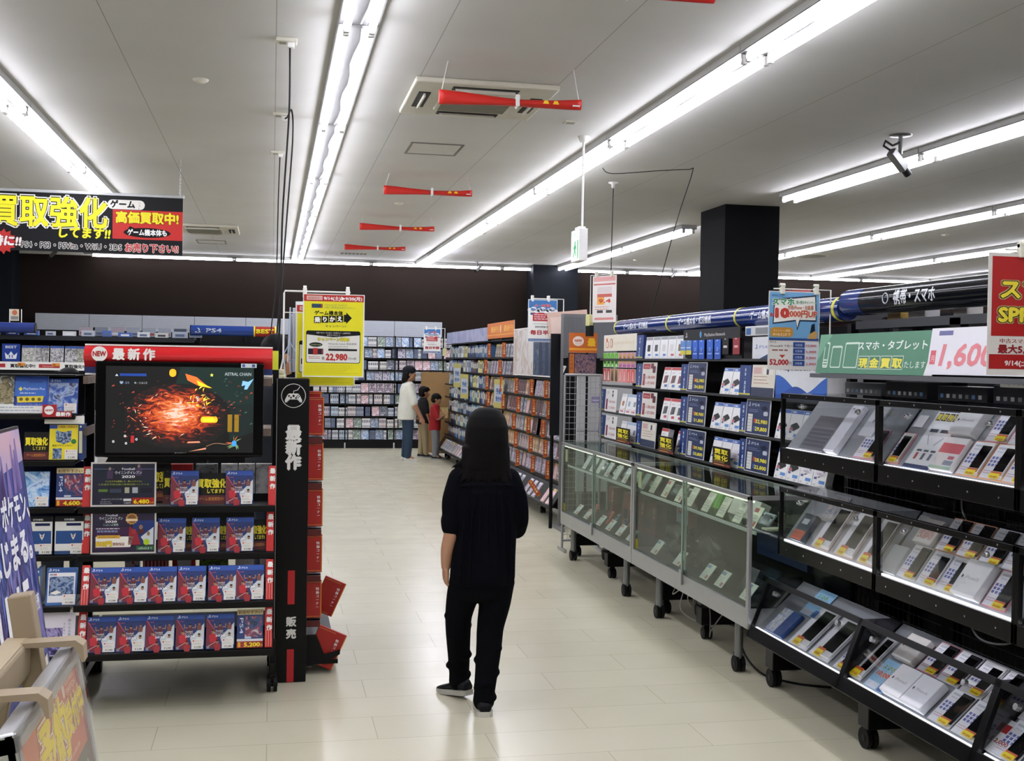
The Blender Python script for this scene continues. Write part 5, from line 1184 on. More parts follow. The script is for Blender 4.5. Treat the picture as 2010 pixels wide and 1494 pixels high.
# ================================================================== long aisle shelving of discs and comics
MX = 2.82       # face of the upper shelves
ms = thing('aisle_shelving', 'long black shelving of discs with orange dividers along the aisle', 'shelving', (MX, 14.9, 0))
YA, YZ = -3.9, 4.1      # relative near and far ends
m = MB(); m.box(0.16, 0.19, YA, YZ, 0.05, 1.9, paint('0f0f11', 0.5)); m.build('back_panel', ms)
MZ = [0.40, 0.61, 0.81, 1.02, 1.23, 1.44, 1.655]
for z in MZ:
    m = MB(); m.box(0.0, 0.16, YA, YZ, z - 0.016, z - 0.002, BLK); m.box(-0.004, 0.0, YA, YZ, z - 0.02, z + 0.004, BLK); m.build('shelf_board', ms)
m = MB(); m.box(0.0, 0.16, YA, YZ, 1.865, 1.875, BLK); m.build('top_board', ms)
fl = Matrix.Rotation(R(-90), 4, 'Z')
m = MB()
bin_poly = [(0.0, 0.34), (-0.13, 0.15), (-0.13, 0.18), (-0.12, 0.19), (0.0, 0.37)]
vs = [(x, YA, z) for x, z in bin_poly] + [(x, YZ, z) for x, z in bin_poly]; n = 5
m.add(vs, [tuple(range(n)), tuple(range(2 * n - 1, n - 1, -1))] + [(i, i + n, (i + 1) % n + n, (i + 1) % n) for i in range(n)], BLK)
m.build('sloped_bin', ms)
for yy in (-3.88, -2.9, -1.95, -1.0, 0.0, 0.95, 1.9, 2.85, 3.8, 4.09):
    m = MB(); m.box(0.12, 0.16, yy - 0.015, yy + 0.015, 0.05, 2.0, METB); m.build('upright', ms)
    m = MB(); m.box(-0.03, 0.5, yy - 0.02, yy + 0.02, 0.09, 0.16, METB); m.build('foot', ms)
    m = MB(); caster(m, 0.03, yy); m.build('caster', ms)
m = MB(); m.box(-0.01, 0.5, YA - 0.02, YA, 0.06, 1.96, BLK); m.build('end_board', ms)
# covers facing the aisle
CP = [['b8616e', 'd99aa6', 'f0d8d4', '6d3040'], ['a88f94', '5c4a5c', 'd8c9c4', '33283a'], ['d0c4b4', '8a7a68', '3c3430', 'efe8da'], ['8fa0b8', '3c4a66', 'd3dae4', '202838'], ['c9a070', '8a4a2c', 'e6d0a8', '40261c'], ['b0a4c0', '6a5c86', 'ddd6e4', '332c4a'], ['d6d6d6', '9a9a9c', '50505a', 'eeeeee'], ['40343c', '84545c', '1c181c', 'b09090']]
CNM = ['pink', 'mauve', 'cream', 'blue grey', 'tan', 'lilac', 'white', 'dark']
MESH = {}
def cover_mesh(k, w=0.132, h=0.176):
    if k in MESH: return MESH[k]
    m = MB(); m.box(-w / 2, w / 2, 0, 0.012, 0, h, paint('b9b5b2', 0.35)); m.rect(-w / 2 + 0.003, 0.003, w - 0.006, h - 0.006, -STEP, art(170 + k, CP[k], 15))
    m.rect(-w / 2 + 0.004, h * 0.86, w - 0.008, h * 0.1, -2 * STEP, ['c9b83c', 'cfcfcf', 'c9b83c', 'd0d4da', 'cfae3a', 'd6d0dc', 'c0a040', '8a8080'][k]); m.rect(-w * 0.3, h * 0.1, w * 0.5, h * 0.07, -2 * STEP, 'e6e2da')
    o = m.build('disc_cover'); MESH[k] = o.data; bpy.data.objects.remove(o); return MESH[k]
rm = random.Random(31)
rowm = ['lowest', 'second lowest', 'third lowest', 'middle', 'third highest', 'second highest', 'top']
def orange_mesh():
    m = MB(); m.box(-0.045, 0.0, 0, 0.012, 0, 0.185, paint('b8501c', 0.45), 0.001)
    m.text('アニメ特集', -0.022, 0.15, 0.024, -STEP, 'ead8a0', bold=0.03, vert=True)
    for zz in (0.004, 0.176): m.rect(-0.044, zz, 0.043, 0.005, -STEP, 'e0902c')
    o = m.build('shelf_divider'); d = o.data; bpy.data.objects.remove(o); return d
OM = orange_mesh()
DIV = [11.75, 12.45, 13.25, 14.15, 15.15]
for r_i, z in enumerate(MZ):
    # poster boards take the place of the two top shelves at the near end
    lo = 11.1 if r_i < 5 else 13.5
    for i, dy in enumerate(DIV):
        yy = dy + 0.12 * ((r_i * 7) % 3 - 1)
        if yy < lo: continue
        o = link('shelf_divider', OM, None, (MX + 0.01, yy, z)); tag(o, 'orange divider on the %s aisle shelf, %s from its near end' % (rowm[r_i], nth(i)), 'divider', 'orange dividers on the aisle shelving')
    y = lo; i = 0; k = rm.randrange(8); rep = 0
    while y < 15.2:
        if rep == 0: k = rm.randrange(8); rep = rm.choice([1, 1, 2, 3, 4])
        rep -= 1
        if rm.random() < 0.07: y += 0.14; continue
        o = link('disc_cover', cover_mesh(k), None, (MX + 0.045, y + 0.07, z), (R(-8), 0, R(-90)))
        tag(o, '%s disc cover on the %s aisle shelf, %s from the near end' % (CNM[k], rowm[r_i], nth(i)), 'disc cover', 'disc covers on the aisle shelving'); i += 1
        y += rm.choice([0.14, 0.14, 0.15, 0.19])
CB = ['1f3c6e', 'd6d9d4', 'e0dcc0', '33527c', '8fa3b4', '274a86', 'c9d0d4', 'd8d27c', '2c3a52', '49688c', '3f7a86', 'e3e3dc', '16223c', '6b4a36', '5a86b8']
CBN = {'1f3c6e': 'navy', 'd6d9d4': 'white', 'e0dcc0': 'cream', '33527c': 'blue', '8fa3b4': 'grey blue', '274a86': 'blue', 'c9d0d4': 'pale grey', 'd8d27c': 'yellow', '2c3a52': 'dark', '49688c': 'steel blue', '3f7a86': 'teal', 'e3e3dc': 'white', '16223c': 'black', '6b4a36': 'brown', '5a86b8': 'light blue'}
BM = {}
def book_mesh(c, w, h):
    if (c, w, h) in BM: return BM[(c, w, h)]
    m = MB(); m.box(-w / 2, w / 2, 0, 0.11, 0, h, paint(c, 0.4)); m.rect(-w * 0.3, h * 0.4, w * 0.6, h * 0.45, -STEP, 'd9d9d0' if c in ('1f3c6e', '33527c', '274a86', '2c3a52', '16223c', '3f7a86', '49688c', '6b4a36', '5a86b8') else '4a5266')
    o = m.build('comic_volume'); BM[(c, w, h)] = o.data; bpy.data.objects.remove(o); return BM[(c, w, h)]
for r_i, z in enumerate(MZ):
    y = 15.3; i = 0; c = CB[0]; rep = 0
    while y < 18.75:
        if rep == 0: c = rm.choice(CB); rep = rm.choice([1, 2, 3])
        rep -= 1
        w = rm.choice([0.06, 0.075, 0.095]); h = rm.choice([0.15, 0.168, 0.176])
        o = link('comic_volume', book_mesh(c, w - 0.003, h), None, (MX + 0.03, y + w / 2, z), (0, 0, R(-90)))
        tag(o, '%s spine on the %s far aisle shelf, %s from the near end' % (CBN[c], rowm[r_i], nth(i)), 'comic volume', 'spines on the far half of the aisle shelving'); i += 1
        y += w + (0.03 if rm.random() < 0.15 else 0)
# sloped bin at the bottom
for i in range(36):
    y = 11.12 + i * 0.21
    k = (i // 3 * 5 + i // 7) % 8
    if i in (2, 6, 11, 17):
        o = link('shelf_divider', OM, None, (MX - 0.1, y, 0.25), (0, R(-34), 0)); tag(o, 'orange divider leaning in the sloped bottom bin, %s from the near end' % nth((2, 6, 11, 17).index(i)), 'divider', 'orange dividers in the sloped bin'); continue
    o = link('disc_cover', cover_mesh(k), None, (MX - 0.13, y + 0.07, 0.198), (R(-35), 0, R(-90)))
    tag(o, '%s disc cover in the sloped bottom bin, %s from the near end' % (CNM[k], nth(i)), 'disc cover', 'disc covers in the sloped bin')
# header boards on top
def side_board(name, x, y0, y1, z0, z1, draw, lab, cat='sign', tilt=0.0):
    """flat printed board facing the aisle"""
    m = MB(); w = y1 - y0; h = z1 - z0; m.box(-w / 2, w / 2, 0, 0.004, 0, h, WHITE); draw(m, -STEP, w, h)
    return tag(m.build(name, None, (x, (y0 + y1) / 2, z0), (R(-tilt), 0, R(-90))), lab, cat)
def d_orange(m, y, w, h):
    m.rect(-w / 2, 0, w, h, y, 'd0722a'); m.rect(-w / 2, h * 0.18, w, h * 0.08, y - STEP, 'e3a03c'); m.text('最新刊', -w * 0.2, h * 0.42, h * 0.4, y - STEP, 'e8b04a', bold=0.04, width=w * 0.3); m.ell(w * 0.02, h * 0.58, h * 0.22, h * 0.26, y - STEP, 'ead2a0', 18); m.text('最新刊', w * 0.3, h * 0.42, h * 0.4, y - STEP, 'e8b04a', bold=0.04, width=w * 0.32)
side_board('header_board', MX - 0.01, 13.45, 15.2, 1.9, 2.1, d_orange, 'orange header board above the aisle shelving')
side_board('header_board', MX, 15.25, 18.9, 1.88, 2.06, lambda m, y, w, h: m.rect(-w / 2, 0, w, h, y, art(190, ['8f9ab8', 'a9a8c4', '7a88ac', '9c94b4'], 2.5)), 'pale violet header board at the far end of the aisle shelving')
def d_pale(m, y, w, h): m.rect(-w / 2 + 0.01, 0.01, w - 0.02, h - 0.02, y, art(191, ['c9c6c4', 'd8d6d4', 'b9a89c', 'cfccca'], 5)); m.rect(-w / 2 + 0.06, 0.3 * h, 0.12, h * 0.5, y - STEP, 'b9aa9a')
side_board('poster', MX - 0.015, 12.42, 13.45, 1.45, 1.99, d_pale, 'pale poster board on the aisle shelving beside the dark one', 'poster')
def d_dark(m, y, w, h):
    m.rect(-w / 2 + 0.012, 0.012, w - 0.024, h - 0.024, y, art(192, ['2c3a52', '4a6080', '1c2433', '8a94a0'], 5))
    for q in (-0.16, 0.12): m.flat([(q - 0.09, 0.02), (q + 0.1, 0.02), (q + 0.07, h * 0.62), (q + 0.03, h * 0.74), (q - 0.03, h * 0.74), (q - 0.08, h * 0.6)], y - STEP, '22304a'); m.ell(q, h * 0.8, 0.04, 0.05, y - 2 * STEP, '8a7668', 14)
side_board('poster', MX - 0.02, 11.32, 12.38, 1.45, 1.99, d_dark, 'dark poster of two standing figures at the near end of the shelving', 'poster')
# hanging half price posters on white wire stands
def half_poster(x, y, z0, w, h, lab, lab2, s=1.0):
    m = MB(); m.box(-w / 2, w / 2, 0, 0.003, 0, h, WHITE); q = -STEP
    m.rect(-w / 2 + 0.006, h * 0.72, w - 0.012, h * 0.265, q, '3d78b8')
    for k in range(9): m.ell(-w * 0.42 + k * w * 0.105, h * (0.75 + 0.03 * math.sin(k * 2.1)), w * 0.1, h * 0.05, q - STEP, 'e6eaf0', 14)
    text2(m, '小・中学生', 0, h * 0.83, h * 0.07, q - 2 * STEP, 'c23a44', 'f0e0e4', 0.03, 0.05, w * 0.55); text2(m, '限定レンタルキャンペーン', 0, h * 0.755, h * 0.05, q - 2 * STEP, '5a8cc0', 'eef2f8', 0.02, 0.04, w * 0.8)
    m.rect(-w * 0.34, h * 0.49, w * 0.66, h * 0.2, q, 'b8383c'); lines(m, -w * 0.29, h * 0.63, w * 0.54, 3, h * 0.05, q - STEP, 'eccfcf', h * 0.022, 3)
    for e in (-1, 1): m.ell(e * w * 0.38, h * 0.66, w * 0.05, h * 0.03, q - STEP, '2c5c98', 10)
    lines(m, -w * 0.32, h * 0.42, w * 0.6, 1, 0.02, q, '9a9a9a', h * 0.012, 4); m.text('旧作が何本でも', 0, h * 0.335, h * 0.05, q, '3a3a40', bold=0.03, width=w * 0.5)
    m.text('毎日半額', 0, h * 0.18, h * 0.115, q, 'b03038', bold=0.05, width=w * 0.82); m.rect(-w / 2 + 0.006, h * 0.015, w - 0.012, h * 0.06, q, '2f5f9c'); lines(m, -w * 0.45, h * 0.035, w * 0.9, 1, 0.02, q - STEP, 'c9d6e6', h * 0.015, 5)
    o = tag(m.build('poster', None, (x, y, z0)), lab, 'poster')
    st = thing('sign_stand', lab2, 'stand', (x + w / 2 + 0.07 * s, y + 0.03, z0 + 0.0))
    m = MB(); m.tube([(0, 0, 0.02), (0, 0, h + 0.01), (-w - 0.02, 0, h + 0.01)], 0.006, WHITE, 6); m.build('wire_frame', st)
    MB().box(-0.03, 0.03, -0.03, 0.03, -0.04, 0.08, paint('d0cc98', 0.5), 0.005).build('clamp', st)
    for cx in (-w * 0.3 - 0.07, -w * 0.85 - 0.07): MB().box(cx - 0.012, cx + 0.012, -0.035, 0.01, h - 0.02, h + 0.04, WHITE, 0.004).build('clip', st)
half_poster(2.625, 11.2, 1.804, 0.297, 0.42, 'blue and white half price poster at the near end of the aisle shelving', 'white wire stand holding the near half price poster')
half_poster(2.48, 18.2, 1.72, 0.27, 0.385, 'small far half price poster in front of the back wall slats', 'white wire stand holding the far half price poster')
def yellow_notice(y, z, lab):
    m = MB(); w, h = 0.34, 0.36
    m.box(-w / 2, w / 2, 0, 0.003, 0, h, paint('aaa35c', 0.5)); m.rect(-w * 0.42, h * 0.2, w * 0.84, h * 0.62, -STEP, 'aab2bd'); m.text('予約', 0, h * 0.5, h * 0.22, -2 * STEP, '2f4f8c', bold=0.05, width=w * 0.55); m.text('受付中', 0, h * 0.25, h * 0.18, -2 * STEP, '2f4f8c', bold=0.05, width=w * 0.6)
    tag(m.build('notice_card', None, (MX - 0.03, y, z), (0, 0, R(-80))), lab, 'card')
yellow_notice(16.9, 1.05, 'yellow bordered notice hanging on the far part of the aisle shelving')
yellow_notice(14.25, 1.02, 'yellow bordered notice on the aisle shelving just above the hair of the girl')
yellow_notice(17.6, 1.2, 'yellow bordered notice nearest the boy in red')
# brown board propped at the far end
m = MB(); m.box(-0.35, 0.35, 0, 0.02, 0, 1.36, paint('8a6a3c', 0.6), 0.004); tag(m.build('cork_board', None, (2.72, 19.35, 0.05), (R(-3), 0, R(-40))), 'tall brown board standing behind the two boys', 'board')
# ------------------------------------------------------------------ between the aisle shelving and the console wall
ep2 = thing('end_panel', 'black end panel with white ring emblem left of the orange NEW board', 'sign panel', (2.72, 10.85, 0))
m = MB(); m.box(-0.09, 0.09, 0, 0.02, 0.9, 1.88, paint('17181c', 0.4)); m.build('panel', ep2)
m = MB(); m.tube([(0.05 + 0.04 * math.cos(2 * math.pi * k / 24), -0.002, 1.7 + 0.05 * math.sin(2 * math.pi * k / 24)) for k in range(24)], 0.003, WHITE, 5, closed=True); m.text('7', 0.04, 1.5, 0.1, -STEP, WHITE, bold=0.05); m.build('emblem', ep2)
MB().cyl((-0.06, 0.03, 0), (-0.06, 0.03, 0.95), 0.018, METB, 8).build('post', ep2); MB().cyl((0.06, 0.03, 0), (0.06, 0.03, 0.95), 0.018, METB, 8).build('post', ep2)
def d_sleeve(m, y, w, h): m.rect(-w / 2, 0, w, h, y, 'd9b9a8'); m.rect(-w * 0.4, h * 0.2, w * 0.5, h * 0.5, y - STEP, 'e0cfc4')
m = MB(); m.box(-0.2, 0.2, 0, 0.004, 0, 0.24, paint('d0b0a0', 0.5)); m.rect(-0.17, 0.03, 0.25, 0.16, -STEP, 'dcc4b8'); tag(m.build('poster', None, (2.88, 11.13, 1.876), (R(-6), R(-6), R(-10))), 'pinkish sheet leaning on top beside the grey louvred panel', 'poster')
lv = thing('louvred_panel', 'grey louvred metal panel above the orange NEW board', 'panel', (2.98, 10.75, 1.65))
m = MB(); m.box(-0.26, 0.26, 0, 0.006, 0, 0.42, paint('74767a', 0.5, 0.3))
for k in range(44): m.box(-0.25 + k * 0.0115, -0.25 + k * 0.0115 + 0.005, -0.006, 0, 0.02, 0.39, paint('85878b', 0.5, 0.3))
m.build('louvres', lv)
for x in (-0.265, 0.265):
    m = MB(); m.box(x - 0.012, x + 0.012, -0.008, 0.012, -1.64, 0.42, GREY); m.build('slotted_post', lv)
    m = MB(); m.box(x - 0.02, x + 0.02, -0.15, 0.2, -1.65, -1.61, GREY); m.build('foot', lv)
ns_ = thing('notice_stand', 'orange board with white NEW oval above a dark busy poster beside the console wall', 'sign', (2.76, 10.16, 0))
m = MB(); w, h = 0.26, 0.18; m.box(-w / 2, w / 2, 0, 0.01, 0, h, paint('c8641f', 0.4)); m.rect(-w / 2, h * 0.13, w, h * 0.1, -STEP, 'e6a02a'); m.ell(-w * 0.18, h * 0.58, w * 0.2, h * 0.25, -STEP, 'e9d6c9', 24); m.text('NEW', -w * 0.18, h * 0.55, h * 0.17, -2 * STEP, 'b9502a', bold=0.03, width=w * 0.26); m.text('Arrival', -w * 0.18, h * 0.43, h * 0.06, -2 * STEP, 'b9705a', width=w * 0.2); m.text('最', w * 0.3, h * 0.38, h * 0.4, -STEP, 'e8b81c', bold=0.08, width=w * 0.25)
m.build('header_board', ns_, (0, -0.01, 1.695))
m = MB(); m.box(-0.13, 0.13, 0, 0.02, 0, 0.19, BLK); m.rect(-0.125, 0.004, 0.045, 0.18, -STEP, 'c06a2a'); m.text('新作情報', -0.103, 0.145, 0.03, -2 * STEP, '7a3a14', vert=True); m.rect(-0.075, 0.004, 0.2, 0.18, -STEP, art(201, ['1c2030', '5a4a6a', 'a07a70', '2c3a5a', '8a8a94'], 22))
m.build('poster', ns_, (0, 0, 1.5)); MB().cyl((0.05, 0.03, 0.02), (0.05, 0.03, 1.86), 0.012, METB, 8).box(-0.06, 0.16, -0.08, 0.14, 0.0, 0.02, METB).build('pole', ns_)
gp = thing('mesh_panel', 'tall silver wire mesh panel at the far end of the showcases', 'panel', (2.6, 9.55, 0))
WIRE = paint('a9abac', 0.35, 0.7)
m = MB()
for x in (-0.16, 0.16): m.tube([(x, 0, 0.03), (x, 0, 1.5)], 0.011, WIRE, 8)
m.tube([(-0.16, 0, 1.5), (0.16, 0, 1.5)], 0.011, WIRE, 8); m.tube([(-0.16, 0, 0.09), (0.16, 0, 0.09)], 0.011, WIRE, 8); m.build('outer_frame', gp)
m = MB()
for k in range(1, 7): m.tube([(-0.16 + k * 0.32 / 7, 0, 0.09), (-0.16 + k * 0.32 / 7, 0, 1.5)], 0.0022, WIRE, 5)
for k in range(1, 28): m.tube([(-0.16, 0.003, 0.09 + k * 0.05), (0.16, 0.003, 0.09 + k * 0.05)], 0.0022, WIRE, 5)
m.build('wire_mesh', gp)
for x in (-0.16, 0.16): MB().box(x - 0.01, x + 0.01, -0.12, 0.12, 0.0, 0.03, WIRE, 0.004).build('foot', gp)
m = MB(); m.box(-0.16, 0.5, 0, 0.02, 0.4, 1.5, paint('b9babb', 0.5)); m.box(-0.14, -0.1, -0.02, 0.05, 0, 0.4, GREY); m.box(0.42, 0.46, -0.02, 0.05, 0, 0.4, GREY); m.rect(-0.02, 1.23, 0.12, 0.06, -STEP, '8f86b0'); m.rect(-0.01, 1.25, 0.1, 0.01, -2 * STEP, 'cfc9e0'); m.rect(-0.16, 0.96, 0.66, 0.012, -STEP, '8a8c90')
tag(m.build('white_board', None, (2.95, 10.45, 0)), 'plain white board behind the silver mesh panel with a small violet label', 'board')
# ================================================================== console wall on the right
KX = 2.78
R90 = R(-90)
cw = thing('console_shelving', 'black shelving of game consoles under the blue tube header', 'shelving', (KX, 7.6, 0))
y0, y1 = 5.40 - 7.6, 9.62 - 7.6
m = MB(); m.box(0.3, 0.32, y0, y1, 0.1, 1.85, paint('0e0e10', 0.5)); m.build('back_panel', cw)
KZ = [0.975, 1.197, 1.42, 1.64]
for z in KZ:
    m = MB(); m.box(-0.01, 0.3, y0, y1, z - 0.014, z - 0.002, BLK); m.box(-0.014, -0.01, y0, y1, z - 0.013, z + 0.003, paint('2c2e30', 0.4)); m.build('shelf_board', cw)
for yy in (9.60, 8.65, 7.56, 6.47, 5.42):
    m = MB(); m.box(0.28, 0.32, yy - 7.615, yy - 7.585, 0.1, 1.86, METB); m.build('upright', cw)
for yy in (9.3, 8.3, 7.09, 6.38):
    m = MB(); m.box(-0.32, 0.34, yy - 7.645, yy - 7.555, 0.09, 0.19, BLK, 0.004); m.build('foot', cw)
    for cx_ in (-0.27, 0.28): m = MB(); caster(m, cx_, yy - 7.6); m.build('caster', cw)
m = MB(); m.box(0.0, 0.28, y0, y1, 0.10, 0.13, BLK); m.build('base', cw)
# blue tube header
def tube_y(name, x, ya, yb, z, r, col, lab, rough=0.12):
    """glossy header tube running along the aisle"""
    t = thing(name, lab, 'header sign', (x, (ya + yb) / 2, z))
    L = (yb - ya) / 2
    m = MB(); m.tube([(0, -L, 0), (0, L, 0)], r, paint(col, rough), 28); m.build('tube', t)
    return t, L
def tube_text(par, t, along, r, s, c, width, bold=0.02):
    """lettering laid on the aisle side of a tube"""
    m = MB(); m.text(t, 0, 0, s, 0, c, 'C', bold, width)
    m.v = [(-(r + 0.0015 - v[1]) * math.cos((v[2] - s * 0.36) / r), along - v[0], r * math.sin((v[2] - s * 0.36) / r)) for v in m.v]
    return m.build('lettering', par)
def tube_ring(par, along, r, c):
    m = MB(); m.tube([(0, along - 0.014, 0), (0, along + 0.014, 0)], r * 1.02, paint(c, 0.4), 28); m.build('ring', par)
TX = 2.86
t1, L = tube_y('header_tube', TX, 5.42, 9.35, 1.90, 0.062, '1f3473', 'long blue tube header over the console wall')
for yy in (9.32, 8.02, 6.75, 5.47): tube_ring(t1, yy - 7.385, 0.062, 'c9c83c')
for yy in (8.75, 7.45, 6.2): tube_text(t1, 'ゲーム機本体・周辺機器', yy - 7.385, 0.062, 0.055, 'd9deea', 0.62, 0.02)
m = MB(); m.box(0.05, 0.08, -L, L, -0.09, -0.06, METB); m.build('rail', t1)
t2, L = tube_y('header_tube', TX, 3.0, 5.40, 1.925, 0.066, '101318', 'black tube header over the phone racks')
m = MB(); m.tube([(0, 1.0, 0), (0, 1.19, 0)], 0.0668, paint('1f3473', 0.12), 28); m.build('blue_end', t2)
tube_text(t2, '携帯・スマホ', 0.50, 0.066, 0.075, 'd9dce2', 0.34, 0.02)
m = MB(); c = [(0.024 * math.cos(2 * math.pi * k / 20), 0.024 * math.sin(2 * math.pi * k / 20)) for k in range(20)]
m.tube([(-0.0665, 0.74 + a, b - 0.0) for a, b in c], 0.003, 'b9bcc4', 5, closed=True); m.build('emblem', t2)

# goods on the console shelves ------------------------------------------------
def kb(name, y, row, w, h, d, draw, lab, cat, group=None, base='e6e6e6', tilt=12, dx=0.0, dz=0.0):
    m = MB(); m.box(-w / 2, w / 2, 0, d, 0, h, paint(base, 0.4), 0.001)
    if draw: draw(m, -STEP, w, h)
    return tag(m.build(name, None, (KX + dx, y, KZ[row] + dz), (R(-tilt), 0, R90)), lab, cat, group)
def d_tag(m, y, w, h):
    m.rect(-w / 2, 0, w, h, y, '1d3a78'); m.rect(-w / 2, h * 0.04, w, h * 0.05, y - STEP, 'c9c24a')
    m.text('本体・周辺機', 0, h * 0.8, h * 0.125, y - STEP, 'c9d6ea', bold=0.04, vert=True)
tagn = 0
for lab, y, row, w in (('left of the handheld boxes, top shelf', 8.58, 3, 0.17), ('left of the red price board, second shelf', 8.575, 2, 0.15), ('left of the red price board, third shelf', 8.575, 1, 0.13), ('at the far left end, third shelf', 9.59, 1, 0.19),
                       ('at the far left end, fourth shelf', 9.59, 0, 0.19), ('right of the red topped boxes, second shelf', 7.58, 2, 0.13), ('right of the red topped boxes, third shelf', 7.58, 1, 0.13), ('right of the red topped boxes, fourth shelf', 7.58, 0, 0.13),
                       ('right of the console boxes, second shelf', 6.53, 2, 0.17), ('right of the console boxes, third shelf', 6.55, 1, 0.1), ('right of the console boxes, fourth shelf', 6.55, 0, 0.1), ('left of the yellow-lettered card, fourth shelf', 8.575, 0, 0.12)):
    kb('shelf_tag', y, row, w, 0.185, 0.02, d_tag, 'blue upright tag ' + lab, 'shelf tag', 'blue upright tags on the console wall', '1d3a78', 3)
def priceboard(kind, prices=('42,980', '34,800')):
    def d(m, y, w, h):
        if kind == 'red':
            m.rect(-w / 2 + 0.004, 0.004, w - 0.008, h - 0.008, y, 'd9d6cf'); m.rect(-w * 0.44, h * 0.74, w * 0.5, h * 0.2, y - STEP, 'a8303a'); m.text('VITA', -w * 0.19, h * 0.79, h * 0.1, y - 2 * STEP, 'e6c9c9', width=w * 0.38)
            m.flat(rrect(w * 0.1, h * 0.76, w * 0.2, h * 0.2, 0.01), y - STEP, '6d2430'); m.flat(rrect(w * 0.24, h * 0.6, w * 0.2, h * 0.26, 0.01), y - 2 * STEP, '551c28')
            m.rect(-w * 0.42, h * 0.1, w * 0.16, h * 0.45, y - STEP, '96303c'); m.text('買取', -w * 0.34, h * 0.4, h * 0.09, y - 2 * STEP, 'dcb9b9', vert=True)
            for z, t in ((0.38, '28,000'), (0.16, '27,000')): m.text('特価', -w * 0.16, h * z, h * 0.08, y - STEP, '8a6a6c'); m.text(t, w * 0.18, h * z, h * 0.14, y - STEP, 'b04a50', bold=0.04, width=w * 0.5)
        elif kind == 'blue':
            m.rect(-w / 2, 0, w, h, y, 'd5d6d6'); m.rect(-w / 2 + 0.008, 0.006, w - 0.016, h - 0.012, y - STEP, '1b2c56'); ps_mark(m, -w * 0.36, h * 0.8, h * 0.13, y - 2 * STEP, 'c3cde0'); m.text('PS4', -w * 0.1, h * 0.81, h * 0.11, y - 2 * STEP, 'c3cde0', width=w * 0.3)
            m.flat([(w * 0.1, h * 0.78), (w * 0.3, h * 0.84), (w * 0.42, h * 0.76), (w * 0.24, h * 0.68)], y - 2 * STEP, '101a30'); m.flat(rrect(w * 0.24, h * 0.56, w * 0.18, h * 0.12, 0.012), y - 3 * STEP, 'b9bec8')
            lines(m, -w * 0.38, h * 0.7, w * 0.5, 2, h * 0.05, y - 2 * STEP, '7d8cae', h * 0.015, 4); m.rect(-w * 0.4, h * 0.08, w * 0.2, h * 0.5, y - 2 * STEP, 'd4d4cf'); lines(m, -w * 0.39, h * 0.5, w * 0.18, 5, h * 0.09, y - 3 * STEP, '8d8f94', h * 0.015, 6)
            for z, t in ((0.34, prices[0]), (0.13, prices[1])): m.rect(-w * 0.14, h * z, w * 0.1, h * 0.12, y - 2 * STEP, 'b0382c' if z > 0.2 else '3a5a9c'); m.text(t, w * 0.18, h * z, h * 0.14, y - 3 * STEP, 'e0d23c', bold=0.06, width=w * 0.48)
        elif kind == 'white':
            m.rect(-w / 2 + 0.003, 0.003, w - 0.006, h - 0.006, y, 'dddcda'); m.flat(rrect(w * 0.1, h * 0.66, w * 0.1, h * 0.14, 0.006), y - STEP, '33343a'); m.flat(rrect(w * 0.1, h * 0.84, w * 0.1, h * 0.1, 0.006), y - STEP, '33343a')
            m.rect(-w * 0.4, h * 0.1, w * 0.14, h * 0.46, y - STEP, '7a2c40'); lines(m, -w * 0.38, h * 0.86, w * 0.3, 2, h * 0.06, y - STEP, '8f8f92', h * 0.02, 7)
            for z, t in ((0.4, '18,000'), (0.14, '17,000')): m.text(t, w * 0.12, h * z, h * 0.14, y - STEP, 'a05a66', bold=0.02, width=w * 0.55)
        else:
            m.rect(-w / 2 + 0.003, 0.003, w - 0.006, h - 0.006, y, 'd8d2c4'); m.rect(-w / 2 + 0.003, 0.003, w - 0.006, h * 0.28, y - STEP, '27304c'); m.rect(0.0, h * 0.7, w * 0.42, h * 0.22, y - STEP, 'e3e0d8'); m.flat(rrect(w * 0.14, h * 0.7, w * 0.1, h * 0.2, 0.006), y - 2 * STEP, '33303a')
            lines(m, -w * 0.4, h * 0.62, w * 0.75, 3, h * 0.1, y - STEP, 'b48a7c', h * 0.025, 8); m.rect(-w * 0.42, h * 0.72, w * 0.34, h * 0.2, y - STEP, 'cfa8a4')
    return d
for (y, row, w, h, kind, lab) in ((8.335, 2, 0.33, 0.195, 'red', 'white and red price board on the second console shelf'), (8.33, 1, 0.34, 0.195, 'red', 'white and red price board on the third console shelf'), (8.33, 0, 0.34, 0.19, 'plain', 'cream notice board on the fourth console shelf'),
                                  (9.325, 1, 0.33, 0.192, 'white', 'white price board at the far end of the third console shelf'), (9.315, 0, 0.33, 0.192, 'white', 'white price board at the far end of the fourth console shelf'),
                                  (7.335, 2, 0.345, 0.2, 'blue', 'navy console price board on the second shelf'), (7.335, 1, 0.345, 0.2, 'blue', 'navy console price board on the third shelf beside the red topped boxes'), (7.335, 0, 0.335, 0.19, 'blue', 'navy console price board on the fourth shelf beside the yellow-lettered card'),
                                  (6.335, 1, 0.34, 0.207, 'blue', 'larger navy console price board, third shelf near the phone racks'), (6.335, 0, 0.34, 0.2, 'blue', 'larger navy console price board, fourth shelf near the phone racks'), (6.27, 2, 0.32, 0.188, 'plain', 'pale notice board beneath the white console box')):
    kb('price_board', y, row, w, h, 0.004, priceboard(kind, {(7.335, 1): ('38,980', '31,800'), (7.335, 0): ('39,980', '33,800'), (6.335, 1): ('32,980', '29,800'), (6.335, 0): ('28,980', '22,800')}.get((y, row), ('42,980', '34,800'))), lab, 'price board', 'price boards on the console wall', tilt=4, dx=-0.004)
